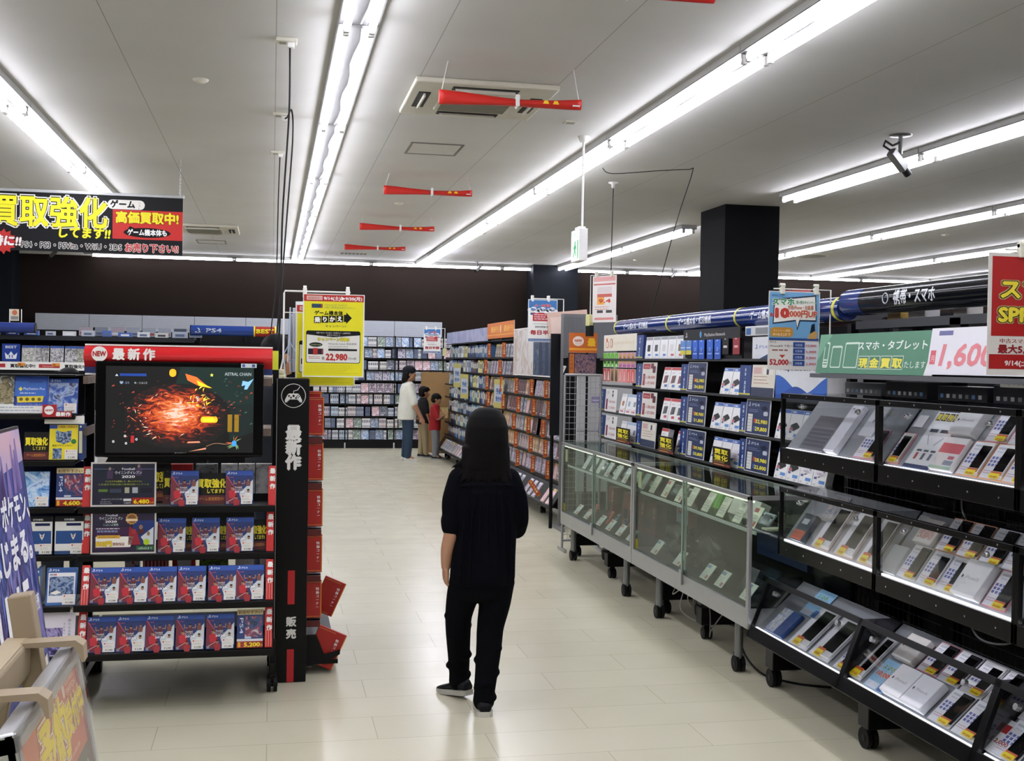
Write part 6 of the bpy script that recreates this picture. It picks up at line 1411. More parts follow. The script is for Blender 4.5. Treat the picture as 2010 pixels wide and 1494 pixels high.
def d_hand(i):
    def d(m, y, w, h):
        m.rect(-w * 0.48, 0.002, w * 0.96, h * 0.84, y, 'e0e2e4'); m.rect(-w * 0.48, h * 0.86, w * 0.96, h * 0.12, y, '8d9298'); c = ['1e242a', '3a3c40', 'c9cac6', 'cfd0ce', '6d5a2c'][i]
        m.flat(rrect(-w * 0.2, h * 0.34, w * 0.42, h * 0.3, 0.008), y - STEP, c); m.rect(-w * 0.05, h * 0.14, w * 0.4, h * 0.09, y - STEP, ['4a7ab8', '4a7ab8', '5a6ac0', 'c94a50', 'c93a3c'][i]); lines(m, -w * 0.4, h * 0.06, w * 0.7, 1, 0.01, y - STEP, 'a9abae', h * 0.025, i)
    return d
for i in range(5): kb('console_box', 8.36 - i * 0.17, 3, 0.158, 0.165, 0.03, d_hand(i), 'white handheld console box on the top shelf, %s from the left' % nth(i), 'console box', 'white handheld boxes on the top shelf', tilt=5)
def d_red(c1, c2):
    def d(m, y, w, h):
        m.rect(-w * 0.49, h * 0.87, w * 0.98, h * 0.12, y, 'b8242c'); m.flat([(-w * 0.28, h * 0.28), (w * 0.26, h * 0.32), (w * 0.3, h * 0.64), (-w * 0.24, h * 0.62)], y, c1); m.flat([(0.0, h * 0.3), (w * 0.26, h * 0.32), (w * 0.3, h * 0.64), (w * 0.04, h * 0.63)], y - STEP, c2)
        m.rect(-w * 0.02, h * 0.12, w * 0.4, h * 0.11, y - STEP, '3a6aa8' if c1 != '4a4a4e' else 'c03a44'); m.rect(-w * 0.36, h * 0.72, w * 0.4, h * 0.05, y, 'c9c6c4')
    return d
for row, cc, nm in ((2, ('7a2a30', '3c3034'), 'second'), (1, ('4a4a4e', '2a2a2e'), 'third')):
    for i, y in enumerate((7.99, 7.83, 7.69)): kb('console_box', y, row, 0.148, 0.165, 0.04, d_red(*cc), 'red topped white console box on the %s shelf, %s from the left' % (nm, nth(i)), 'console box', 'red topped console boxes')
kb('console_box', 8.02, 0, 0.15, 0.165, 0.04, d_red('55555c', '33333a'), 'red topped white console box left of the yellow-lettered card, fourth shelf', 'console box', 'red topped console boxes')
kb('console_box', 7.68, 0, 0.13, 0.165, 0.04, d_red('6a6a70', '3a3a40'), 'red topped white console box partly behind the yellow-lettered card, fourth shelf', 'console box', 'red topped console boxes')
def d_ps(m, y, w, h):
    m.rect(-w * 0.49, h * 0.87, w * 0.98, h * 0.12, y, '2f5fb0'); m.rect(-w * 0.4, h * 0.9, w * 0.3, h * 0.05, y - STEP, 'b9cbe6')
    m.flat([(-w * 0.36, h * 0.5), (w * 0.06, h * 0.6), (w * 0.36, h * 0.48), (-w * 0.08, h * 0.36)], y, '17181c'); m.flat([(-w * 0.36, h * 0.5), (-w * 0.08, h * 0.36), (-w * 0.08, h * 0.3), (-w * 0.36, h * 0.44)][::-1], y - STEP, '2a2c34'); m.flat([(-w * 0.08, h * 0.36), (w * 0.36, h * 0.48), (w * 0.36, h * 0.43), (-w * 0.08, h * 0.3)][::-1], y - STEP, '0c0d10')
    m.rect(-w * 0.4, h * 0.32, w * 0.26, h * 0.1, y - 2 * STEP, 'b0606c'); m.rect(-w * 0.4, h * 0.24, w * 0.2, h * 0.07, y - STEP, '3f4c86'); m.rect(0.0, h * 0.12, w * 0.42, h * 0.1, y - STEP, '4a86c8'); m.rect(-w * 0.4, h * 0.04, w * 0.18, h * 0.06, y - STEP, 'c9c9c2'); m.rect(w * 0.12, h * 0.03, w * 0.2, h * 0.06, y - STEP, 'c9c9c2')
def d_ps2(m, y, w, h):
    d_ps(m, y, w, h); m.flat([(-w * 0.4, h * 0.3), (w * 0.4, h * 0.38), (w * 0.4, h * 0.66), (-w * 0.4, h * 0.62)], y - 3 * STEP, 'd9d6dc'); m.flat([(-w * 0.3, h * 0.42), (w * 0.02, h * 0.46), (w * 0.3, h * 0.4), (0, h * 0.36)], y - 4 * STEP, 'b9a9b4'); m.ell(w * 0.28, h * 0.5, w * 0.06, h * 0.05, y - 4 * STEP, '6d7080', 8)
ps_spots = [(2, 6.85, 'second', 0, d_ps), (2, 6.69, 'second', 1, d_ps), (1, 7.0, 'third', 0, d_ps), (1, 6.84, 'third', 1, d_ps), (1, 6.68, 'third', 2, d_ps), (0, 7.0, 'fourth', 0, d_ps2), (0, 6.84, 'fourth', 1, d_ps2), (0, 6.68, 'fourth', 2, d_ps2),
            (1, 6.02, 'third', 3, d_ps), (1, 5.865, 'third', 4, d_ps), (1, 5.71, 'third', 5, d_ps2), (1, 5.555, 'third', 6, d_ps2), (0, 6.02, 'fourth', 3, d_ps), (0, 5.865, 'fourth', 4, d_ps), (0, 5.71, 'fourth', 5, d_ps2), (0, 5.555, 'fourth', 6, d_ps2)]
for row, y, nm, i, d in ps_spots:
    kb('console_box', y, row, 0.15, 0.17, 0.04, d, 'blue topped white console box on the %s shelf, %s of its row from the left' % (nm, nth(i)), 'console box', 'blue topped console boxes')
def d_buy(m, y, w, h):
    m.rect(-w / 2, 0, w, h, y, '1b1613'); text2(m, '買取', 0, h * 0.67, h * 0.27, y - STEP, 'e3d222', '0c0a08', 0.03, 0.06, w * 0.76); text2(m, '強化', 0, h * 0.36, h * 0.27, y - STEP, 'e3d222', '0c0a08', 0.03, 0.06, w * 0.76)
    m.rect(-w / 2, h * 0.02, w, h * 0.14, y - STEP, '6d1d18'); lines(m, -w * 0.42, h * 0.28, w * 0.8, 2, h * 0.08, y - STEP, 'c9a04a', h * 0.03, 9); lines(m, -w * 0.4, h * 0.07, w * 0.75, 1, 0.01, y - 2 * STEP, 'd4a95a', h * 0.04, 4)
for i, (y, w, lab) in enumerate(((8.80, 0.37, 'yellow-lettered black card hanging below the console shelves, farthest of three'), (7.78, 0.32, 'yellow-lettered black card hanging below the console shelves, middle of three'), (6.75, 0.285, 'yellow-lettered black card hanging below the console shelves, nearest of three'))):
    kb('price_card', y, 0, w, 0.118, 0.002, d_buy, lab, 'card', 'yellow-lettered cards below the console shelves', '1b1613', 0, -0.05, 0.0)
# left bay: toys to life boxes, header
def d_ami(m, y, w, h):
    m.rect(-w / 2 + 0.004, 0.004, w - 0.008, h - 0.008, y, 'e3dccb'); m.flat(rrect(-w * 0.43, h * 0.2, w * 0.09, h * 0.42, 0.02), y - STEP, 'c05a4a'); m.flat(rrect(-w * 0.415, h * 0.24, w * 0.06, h * 0.34, 0.016), y - 2 * STEP, 'e3dccb'); m.flat(rrect(-w * 0.42, h * 0.62, w * 0.05, h * 0.18, 0.01), y - STEP, 'c05a4a')
    m.flat(rrect(-w * 0.29, h * 0.22, w * 0.08, h * 0.54, 0.02), y - STEP, 'c05a4a'); m.flat(rrect(-w * 0.275, h * 0.27, w * 0.05, h * 0.44, 0.014), y - 2 * STEP, 'e3dccb'); m.text('ニンテンドープリペイド', w * 0.14, h * 0.42, h * 0.18, y - STEP, 'c9a878', width=w * 0.6)
kb('header_board', 9.1, 3, 0.9, 0.135, 0.006, d_ami, 'cream header board over the green and pink boxes', 'sign', tilt=0, dz=0.065)
for i in range(8):
    g = i < 4
    def dg(m, y, w, h, g=g):
        if g: m.rect(-w / 2 + 0.002, 0.002, w - 0.004, h - 0.004, y, '5fae2c'); m.flat([(-w * 0.3, h * 0.45), (w * 0.3, h * 0.45), (0, h * 0.85)], y - STEP, '8fd45a'); m.ell(0, h * 0.34, w * 0.28, h * 0.1, y - STEP, '1f3a14', 12); m.flat([(-w * 0.3, h * 0.06), (w * 0.3, h * 0.06), (0, h * 0.26)], y - STEP, 'd9efc4')
        else: m.rect(-w / 2 + 0.002, 0.002, w - 0.004, h - 0.004, y, 'c98a9c'); m.rect(-w * 0.3, h * 0.3, w * 0.6, h * 0.6, y - STEP, 'c9a05a'); m.ell(0, h * 0.6, w * 0.2, h * 0.16, y - 2 * STEP, '8a6a2c', 12); m.rect(-w * 0.4, h * 0.04, w * 0.8, h * 0.16, y - STEP, 'b05a9c')
    kb('prepaid_card', 9.51 - i * 0.112, 2, 0.106, 0.122, 0.01, dg, ('green' if g else 'pink and gold') + ' card pack under the cream header board, %s from the left' % nth(i % 4), 'card pack', 'card packs under the cream header', tilt=0, dz=0.15)
for i in range(8):
    k = i // 2
    def dr(m, y, w, h, k=k):
        m.rect(-w / 2 + 0.002, 0.002, w - 0.004, h - 0.004, y, ['a83030', '9c7a4a', 'd97a78', 'd0524e'][k]); m.flat([(-w * 0.3, h * 0.1), (w * 0.3, h * 0.1), (w * 0.1, h * 0.8), (-w * 0.1, h * 0.8)], y - STEP, ['e0d0c8', '4a2c1c', 'e6b0ac', 'e8a09c'][k])
    kb('prepaid_card', 9.51 - i * 0.112, 2, 0.104, 0.11, 0.01, dr, ['red', 'tan', 'pale pink', 'coral'][k] + ' card pack in the lower row, %s of its pair' % ('left' if i % 2 == 0 else 'right'), 'card pack', 'card packs, lower row', tilt=0, dz=0.03)
for row, nm in ((1, 'third'), (0, 'fourth')):
    for i, y in enumerate((9.02, 8.86, 8.72)):
        def dw(m, y_, w, h, i=i): m.rect(-w * 0.49, h * 0.86, w * 0.98, h * 0.12, y_, ['d0d0d2', '9fb9d4', '9fb9d4'][i]); m.flat(rrect(-w * 0.2, h * 0.4, w * 0.4, h * 0.24, 0.008), y_, ['b0784a', '9ab4d0', '8a8c94'][i]); m.rect(-w * 0.3, h * 0.1, w * 0.6, h * 0.06, y_, 'c05a60'); m.flat([(-w * 0.4, h * 0.12), (w * 0.4, h * 0.2), (w * 0.4, h * 0.28), (-w * 0.4, h * 0.2)], y_, 'd6c4c4')
        kb('console_box', y, row, 0.14, 0.165, 0.035, dw, 'plain white console box in the far bay, %s shelf, %s from the left' % (nm, nth(i)), 'console box', 'white boxes in the far bay')
# network card panel
kb('header_board', 7.05, 3, 0.98, 0.07, 0.01, lambda m, y, w, h: (m.rect(-w / 2, 0, w, h, y, '17191d'), ps_mark(m, -w * 0.44, h * 0.25, h * 0.5, y - STEP, 'd9d9d9'), m.ell(-w * 0.17, h * 0.48, h * 0.26, h * 0.32, y - STEP, '3f8ac0', 12), m.text('PlayStation.Network', w * 0.08, h * 0.3, h * 0.42, y - STEP, 'd9d9d9', width=w * 0.36)), 'black header board over the blue prepaid cards', 'sign', base='17191d', tilt=0, dz=0.127, dx=-0.02)
kb('card_panel', 7.05, 3, 0.98, 0.12, 0.012, None, 'black panel holding the hanging prepaid cards', 'panel', base='0c0c0e', tilt=0, dz=0.006, dx=-0.006)
cc = [('5a86c8', 'd8cc3a')] * 2 + [('1f52b4', '2a66d0')] * 4 + [('17181a', '2a2a2c')] + [('8c1f2a', 'a8323a')]
for i, y in enumerate((7.535, 7.425, 7.305, 7.19, 7.04, 6.91, 6.78, 6.61)):
    a, b = cc[i]
    def dcard(m, y_, w, h, a=a, b=b, i=i):
        m.rect(-w / 2, 0, w, h, y_, a)
        if i < 2: m.rect(-w / 2, 0, w, h * 0.3, y_ - STEP, b); m.rect(-w * 0.45, h * 0.45, w * 0.8, h * 0.08, y_ - STEP, 'c9d6ea')
        elif i < 6: m.rect(-w / 2, h * 0.5, w, h * 0.5, y_ - STEP, b); ps_mark(m, 0, h * 0.42, h * 0.2, y_ - 2 * STEP, 'a9c9ee'); m.rect(-w * 0.35, h * 0.25, w * 0.7, h * 0.06, y_ - 2 * STEP, '9cb9e6')
        else: m.rect(-w * 0.3, h * 0.4, w * 0.6, h * 0.14, y_ - STEP, 'c9c9c9' if i == 6 else 'd9a0a0')
        m.rect(-w * 0.1, h * 0.92, w * 0.2, h * 0.05, y_ - 3 * STEP, 'e6e6e6')
    kb('prepaid_card', y, 3, 0.1, 0.095 if i < 2 else (0.125 if i < 6 else 0.1), 0.004, dcard, ['blue and yellow', 'blue and yellow', 'deep blue', 'deep blue', 'deep blue', 'deep blue', 'black', 'dark red'][i] + ' prepaid card on the black panel, %s from the left' % nth(i), 'prepaid card', 'hanging prepaid cards', base=a, tilt=0, dz=0.03 if i < 2 or i > 5 else 0.0, dx=-0.024)
def d_ps4w(m, y, w, h): m.rect(-w / 2, 0, w, h, y, 'd3d6dc'); ps_mark(m, -w * 0.3, h * 0.5, h * 0.2, y - STEP, '3a4c9c'); m.text('PS4', w * 0.02, h * 0.52, h * 0.18, y - STEP, '6d7ab4', width=w * 0.36); m.flat([(-w * 0.3, h * 0.02), (w * 0.5, h * 0.02), (w * 0.5, h * 0.22), (w * 0.3, h * 0.32)], y - STEP, '1f3a6a')
kb('console_box', 6.27, 3, 0.3, 0.14, 0.2, d_ps4w, 'large white console box above the pale notice board, near the phone racks', 'console box', tilt=0, dz=-0.01)
kb('boxed_goods', 6.28, 3, 0.5, 0.055, 0.1, lambda m, y, w, h: (m.rect(-w * 0.49, 0.002, w * 0.98, h * 0.9, y, 'c0c4c9'), m.rect(-w * 0.2, h * 0.1, w * 0.4, h * 0.7, y - STEP, '7d8086'), m.rect(-w * 0.47, h * 0.1, w * 0.14, h * 0.7, y - STEP, '2f5f9c')), 'long grey box above the large white console box', 'box', tilt=0, dz=0.14)
def d_wave(m, y, w, h):
    m.rect(-w / 2, 0, w, h, y, 'd6d9de'); n = 20
    m.flat([(-w / 2, 0), (w / 2, 0)] + [(w / 2 - w * k / n, h * (0.42 + 0.24 * math.cos(k * 0.3 + 0.5))) for k in range(n + 1)], y - STEP, '2c5fb4'); m.flat([(-w / 2, 0), (w / 2, 0)] + [(w / 2 - w * k / n, h * (0.24 + 0.12 * math.cos(k * 0.42 + 1.4))) for k in range(n + 1)], y - 2 * STEP, '1f4a9c')
    text2(m, 'PlayStation VR', 0, h * 0.8, h * 0.16, y - STEP, '1c2230', None, 0, 0.03, w * 0.8)
kb('display_box', 5.78, 2, 0.62, 0.2, 0.2, d_wave, 'large white and blue wave box behind the phone campaign poster', 'box', tilt=0)

# ================================================================== glass showcases
ALU = paint('a4a6a6', 0.32, 0.65); GLASS = clear('showcase_glass', 'eaf0ec', 0.025, 0.01)
def showcase(ya, yb, legs, lab):
    W = 0.4; X = 2.33
    t = thing('glass_showcase', lab, 'showcase', (X + W / 2, (ya + yb) / 2, 0)); L = (yb - ya) / 2; w = W / 2; s = 0.016
    m = MB(); m.box(-w, w, -L, L, 0.29, 0.392, ALU, 0.003); m.build('base', t)
    m = MB(); m.box(-w + 0.02, w - 0.01, -L + 0.02, L - 0.02, 0.392, 0.398, paint('24241e', 0.5)); m.build('deck', t)
    for sx in (-1, 1):
        for sy in (-1, 1):
            m = MB(); x = sx * (w - s / 2); y = sy * (L - s); m.box(x - s / 2, x + s / 2, y - s, y + s, 0.39, 0.95, ALU, 0.002); m.build('corner_post', t)
    for sx in (-1, 1): m = MB(); x = sx * (w - s / 2); m.box(x - s / 2, x + s / 2, -L, L, 0.932, 0.955, ALU, 0.002); m.build('top_rail', t)
    for sy in (-1, 1): m = MB(); y = sy * (L - s / 2); m.box(-w, w, y - s / 2, y + s / 2, 0.932, 0.955, ALU, 0.002); m.build('end_rail', t)
    for q, (a, b) in enumerate(((-L + 0.03, 0.02), (-0.02, L - 0.03))):
        m = MB(); x = -w + 0.004 + 0.008 * q; m.box(x, x + 0.004, a, b, 0.395, 0.935, GLASS); m.build('sliding_door', t)
        m = MB(); m.box(x - 0.002, x + 0.006, (b - 0.012) if q == 0 else a, b if q == 0 else a + 0.012, 0.395, 0.935, paint('86988c', 0.2)); m.build('glass_edge', t)
    m = MB(); m.box(-w + 0.005, w - 0.005, -L + 0.005, L - 0.005, 0.955, 0.961, GLASS); m.build('top_glass', t)
    for sy in (-1, 1): m = MB(); y = sy * (L - 0.006); m.box(-w + 0.016, w - 0.016, y - 0.002, y + 0.002, 0.395, 0.935, GLASS); m.build('end_glass', t)
    m = MB(); m.box(w - 0.012, w - 0.008, -L + 0.02, L - 0.02, 0.395, 0.935, paint('161612', 0.5)); m.build('back_panel', t)
    m = MB(); m.box(-w + 0.05, w - 0.014, -L + 0.03, L - 0.03, 0.762, 0.768, clear('shelf_glass', 'dfe9e4', 0.08, 0.01)); m.build('glass_shelf', t)
    m = MB(); m.box(-w + 0.045, -w + 0.052, -L + 0.03, L - 0.03, 0.756, 0.772, paint('c9cfcb', 0.3)); m.build('shelf_edge', t)
    for y in legs:
        for x in (-w + 0.085, w - 0.04):
            m = MB(); m.cyl((x, y, 0.07), (x, y, 0.3), 0.022, paint('7f8183', 0.35, 0.6), 14); m.build('leg', t)
            m = MB(); caster(m, x, y, 0.042, 0.12); m.build('caster', t)
    m = MB(); m.box(-w - 0.012, -w, -0.02, 0.02, 0.335, 0.42, ALU, 0.003); m.build('lock', t)
    m = MB(); m.box(-w + 0.02, -w + 0.04, -L + 0.03, L - 0.03, 0.918, 0.93, emit('fffaf0', 1.4, 'case_lamp')); m.build('case_lamp', t)
    m = MB(); m.box(-w + 0.012, -w + 0.018, L - 0.075, L - 0.045, 0.4, 0.46, paint('c9b42c', 0.5)); m.build('yellow_label', t); m = MB(); m.box(-w + 0.02, -w + 0.024, L - 0.11, L - 0.05, 0.8, 0.9, paint('d4d4a0', 0.5)); m.build('cream_label', t)
    return t
showcase(7.285, 9.185, (9.08 - 8.235, 7.64 - 8.235), 'farther glass showcase on casters with red game console boxes inside')
showcase(5.375, 7.275, (6.95 - 6.325, 5.68 - 6.325), 'nearer glass showcase on casters with bagged consoles inside')
# goods in the showcases
def inside(name, x, y, z, w, h, d, base, draw, lab, cat, group=None, tilt=0, rz=-90):
    m = MB(); m.box(-w / 2, w / 2, 0, d, 0, h, paint(base, 0.35), min(0.002, d * 0.3))
    if draw: draw(m, -STEP, w, h)
    return tag(m.build(name, None, (x, y, z), (R(-tilt), 0, R(rz))), lab, cat, group)
def d_card(c):
    def d(m, y, w, h): m.rect(-w * 0.46, h * 0.72, w * 0.5, h * 0.2, y, c); lines(m, -w * 0.42, h * 0.55, w * 0.8, 4, h * 0.13, y, 'a9aca6', h * 0.04, 3); m.rect(w * 0.1, h * 0.08, w * 0.28, h * 0.22, y, 'b85a54' if c != 'cfcfc0' else 'cfcfc0')
    return d
for i, y in enumerate((8.83, 8.62, 8.45, 8.22, 8.0, 7.78, 7.56, 7.38)):
    inside('price_card', 2.42, y, 0.7695, 0.095, 0.115, 0.003, 'dadfd9', d_card('b9c9d9' if i % 2 else 'cfcfc0'), 'pale price card on the glass shelf of the farther showcase, %s from the far end' % nth(i), 'card', 'price cards in the farther showcase', 30)
for i, y in enumerate((7.17, 6.93, 6.68, 6.49, 6.23, 6.0, 5.77, 5.58)):
    inside('price_card', 2.42, y, 0.7695, 0.1, 0.12, 0.003, 'e0dfc8', d_card('b85a54' if i in (1, 2, 7) else 'cfcfc0'), 'cream price card on the glass shelf of the nearer showcase, %s from the far end' % nth(i), 'card', 'price cards in the nearer showcase', 30)
def handheld(x, y, z, body, scr, lab):
    t = thing('handheld_console', lab, 'handheld console', (x, y, z), (R(-35), 0, R(-90)), 'handheld consoles in the showcases')
    m = MB(); m.box(-0.07, 0.07, 0, 0.014, 0, 0.075, paint(body, 0.3), 0.006); m.build('body', t); m = MB(); m.rect(-0.042, 0.012, 0.084, 0.05, -STEP, paint(scr, 0.1)); m.build('screen', t)
    m = MB()
    for q in (-0.056, 0.056): m.cyl((q, -0.003, 0.05), (q, 0.001, 0.05), 0.007, BLK, 10)
    m.build('stick', t)
hc = ['c9ccce', '3a2428', 'd9d9d4', '28282c', 'b9bdc0', '8a2c34', 'd4d8d8', '33363c']
for i, y in enumerate((8.72, 8.53, 8.34, 8.11, 7.89, 7.67, 7.47)):
    handheld(2.53, y, 0.7695, hc[i], '15181c', 'handheld console on the farther showcase shelf, %s from the far end' % nth(i))
for i, (y, c) in enumerate(((7.05, '2c3c44'), (6.8, 'd9d6c4'), (6.36, '62b02c'), (6.1, 'e6e3d4'), (5.88, 'dcd9cc'), (5.67, '9aa4a8'))):
    if c == '62b02c': inside('game_soft_case', 2.54, 6.4, 0.7695, 0.18, 0.1, 0.05, c, lambda m, y_, w, h: (m.flat([(-w * 0.2, 0), (0, 0), (-w * 0.05, h), (-w * 0.15, h)], y_, '3f7a1c'), m.flat([(w * 0.1, 0), (w * 0.2, 0), (w * 0.25, h), (w * 0.2, h)], y_, '8fd45a')), 'bright green box on the glass shelf of the nearer showcase', 'box', None, 20)
    elif c in ('e6e3d4', 'dcd9cc'): inside('white_box', 2.54, y, 0.7695, 0.15, 0.11, 0.06, c, None, 'plain white box on the glass shelf of the nearer showcase, %s of two' % ('farther' if c == 'e6e3d4' else 'nearer'), 'box', None, 25)
    else: handheld(2.53, y, 0.7695, c, '15181c', 'handheld console on the nearer showcase shelf, %s from the far end' % nth(i))
fg = thing('flip_game', 'cream folding handheld standing open at the near end of the glass shelf', 'handheld console', (2.5, 5.47, 0.7695))
CRM = paint('d6d3bc', 0.35)
m = MB(); m.box(-0.05, 0.05, -0.035, 0.035, 0, 0.012, CRM, 0.004); m.build('lower_half', fg); m = MB(); m.box(0.04, 0.055, -0.035, 0.035, 0.012, 0.09, CRM, 0.004); m.build('upper_half', fg); m = MB(); m.box(0.038, 0.0395, -0.025, 0.025, 0.03, 0.08, BLKG); m.build('screen', fg)
def d_sw(m, y, w, h): m.rect(-w / 2 + 0.003, 0.003, w - 0.006, h - 0.006, y, '7e2a2c'); m.rect(w * 0.12, h * 0.5, w * 0.3, h * 0.42, y - STEP, 'a83a30'); m.flat(rrect(w * 0.2, h * 0.66, w * 0.05, h * 0.2, 0.006), y - 2 * STEP, 'd9c9c4'); m.flat(rrect(w * 0.28, h * 0.66, w * 0.05, h * 0.2, 0.006), y - 2 * STEP, 'd9c9c4'); m.rect(w * 0.18, h * 0.55, w * 0.18, h * 0.05, y - 2 * STEP, 'd9b0a8'); m.rect(-w * 0.4, h * 0.2, w * 0.4, h * 0.3, y - STEP, '2a2428')
for i, y in enumerate((8.7, 8.25, 7.98, 7.72)):
    inside('console_box', 2.6, y, 0.3985, 0.24 if i else 0.14, 0.24, 0.07, '6a2a2c', d_sw, 'dark red console box on the floor of the farther showcase, %s from the far end' % nth(i), 'console box', 'dark red console boxes in the showcase', 4)
for i, (y, c) in enumerate(((8.78, 'c8402c'), (8.36, 'c8402c'), (8.2, '3f5a78'), (7.98, '3a4a60'))):
    m = MB(); m.box(-0.022, 0.022, 0, 0.02, 0, 0.11, paint(c, 0.35), 0.009); m.cyl((0, -0.006, 0.08), (0, 0.0, 0.08), 0.008, BLK, 12)
    for q in range(4): m.cyl((0.008 * math.cos(q * 1.57), -0.003, 0.045 + 0.008 * math.sin(q * 1.57)), (0.008 * math.cos(q * 1.57), 0.0, 0.045 + 0.008 * math.sin(q * 1.57)), 0.003, BLK, 8)
    tag(m.build('game_controller', None, (2.47, y, 0.3985), (R(-30), 0, R(-90))), ['coral', 'coral', 'blue', 'dark blue'][i] + ' small controller on the floor of the farther showcase, ' + ['far one', 'near one', 'near the middle', 'near its right end'][i], 'controller')
for i, y in enumerate((8.95, 8.66, 8.3, 8.05, 7.8, 7.55)):
    inside('price_card', 2.39, y, 0.3985, 0.11, 0.09, 0.003, 'd9d5cb', d_card('b87a70'), 'price card leaning on the floor of the farther showcase, %s from the far end' % nth(i), 'card', 'cards on the farther showcase floor', 40)
inside('console_box', 2.62, 7.12, 0.56, 0.22, 0.19, 0.06, '7a3234', lambda m, y, w, h: (m.rect(-w / 2 + 0.003, 0.003, w - 0.006, h - 0.006, y, '8a9cae'), m.rect(-w / 2 + 0.003, h * 0.78, w - 0.006, h * 0.2, y - STEP, '8a3030'), m.rect(-w * 0.3, h * 0.4, w * 0.3, h * 0.36, y - STEP, 'a83a30'), m.text('12', -w * 0.15, h * 0.48, h * 0.2, y - 2 * STEP, 'e0c9c4', bold=0.05)), 'red and blue console box low in the far end of the nearer showcase', 'console box')
def d_sony(m, y, w, h): m.rect(-w / 2 + 0.003, 0.003, w - 0.006, h - 0.006, y, '1f2f5f'); m.text('SONY', -w * 0.38, h * 0.75, h * 0.12, y - STEP, 'a9b4cc', width=w * 0.12)
inside('console_box', 2.66, 5.72, 0.56, 0.62, 0.19, 0.05, '1f2f5f', d_sony, 'dark blue console box under the shelf of the nearer showcase', 'console box')
def bagged(y, s, lab):
    t = thing('bagged_console', lab, 'game console', (2.5, y, 0.3985), (0, 0, R(-90)), 'bagged consoles in the nearer showcase')
    bm = bmesh.new(); bmesh.ops.create_cube(bm, size=1.0)
    for v in bm.verts: v.co = Vector((v.co.x * 0.24 * s + v.co.z * 0.03, v.co.y * 0.1, (v.co.z + 0.5) * 0.06 + (v.co.x + 0.5) * 0.1))
    bmesh.ops.bevel(bm, geom=bm.edges[:], offset=0.01, segments=2, affect='EDGES')
    MB().bm(bm, paint('222326', 0.3)).build('console', t)
    bm = bmesh.new(); bmesh.ops.create_icosphere(bm, subdivisions=3, radius=1.0); rb_ = random.Random(int(y * 100))
    for v in bm.verts: k = 1 + 0.12 * math.sin(v.co.x * 9 + v.co.z * 7) + 0.06 * rb_.random(); v.co = Vector((v.co.x * 0.16 * s * k, v.co.y * 0.07 * k, 0.11 + v.co.z * 0.105 * k))
    MB().bm(bm, clear('crinkled_bag', 'f4f4f4', 0.06, 0.08), True).build('clear_bag', t)
bagged(6.85, 1.0, 'dark console in a clear bag, far end of the nearer showcase'); bagged(6.32, 1.1, 'dark console in a clear bag, middle of the nearer showcase')
inside('game_console', 2.47, 5.76, 0.3985, 0.15, 0.14, 0.03, '34373c', lambda m, y, w, h: m.ell(0, h * 0.5, w * 0.25, w * 0.25, y, '2a2c30', 20), 'dark flat console leaning between two white cards in the nearer showcase', 'game console', None, 25)
for i, y in enumerate((7.02, 6.6, 6.15, 5.93, 5.58)):
    inside('price_card', 2.39, y, 0.3985, 0.11, 0.1, 0.003, 'dcdacd', d_card('7d93b4'), 'price card leaning on the floor of the nearer showcase, %s from the far end' % nth(i), 'card', 'cards on the nearer showcase floor', 38)
for i, pts in enumerate((((2.55, 6.95, 0.29), (2.5, 6.9, 0.2), (2.47, 6.85, 0.17), (2.5, 6.75, 0.22), (2.47, 6.7, 0.1), (2.6, 6.6, 0.04), (2.75, 6.4, 0.15)), ((2.6, 6.8, 0.29), (2.55, 6.72, 0.12), (2.5, 6.66, 0.2), (2.6, 6.55, 0.24), (2.7, 6.3, 0.25)), ((2.5, 6.35, 0.29), (2.5, 6.3, 0.15), (2.46, 6.2, 0.06), (2.44, 6.12, 0.12), (2.5, 6.05, 0.25)), ((2.44, 5.63, 0.29), (2.45, 5.5, 0.26), (2.4, 5.42, 0.24), (2.36, 5.38, 0.29)))):
    o = cord(pts, ['tangled white cable under the nearer showcase, bunched at a leg', 'second white cable under the nearer showcase looping back', 'grey cable drooping below the middle of the nearer showcase', 'short white cable at the near leg of the nearer showcase'][i], 0.004)
    o.data.materials[0] = paint('b4b2aa', 0.5) if i != 2 else paint('6d6a64', 0.5)
cord(((2.55, 5.9, 0.29), (2.5, 5.85, 0.1), (2.5, 5.6, 0.012), (2.6, 5.4, 0.006), (2.75, 5.3, 0.006)), 'black cable lying on the floor beside the near showcase leg', 0.006)
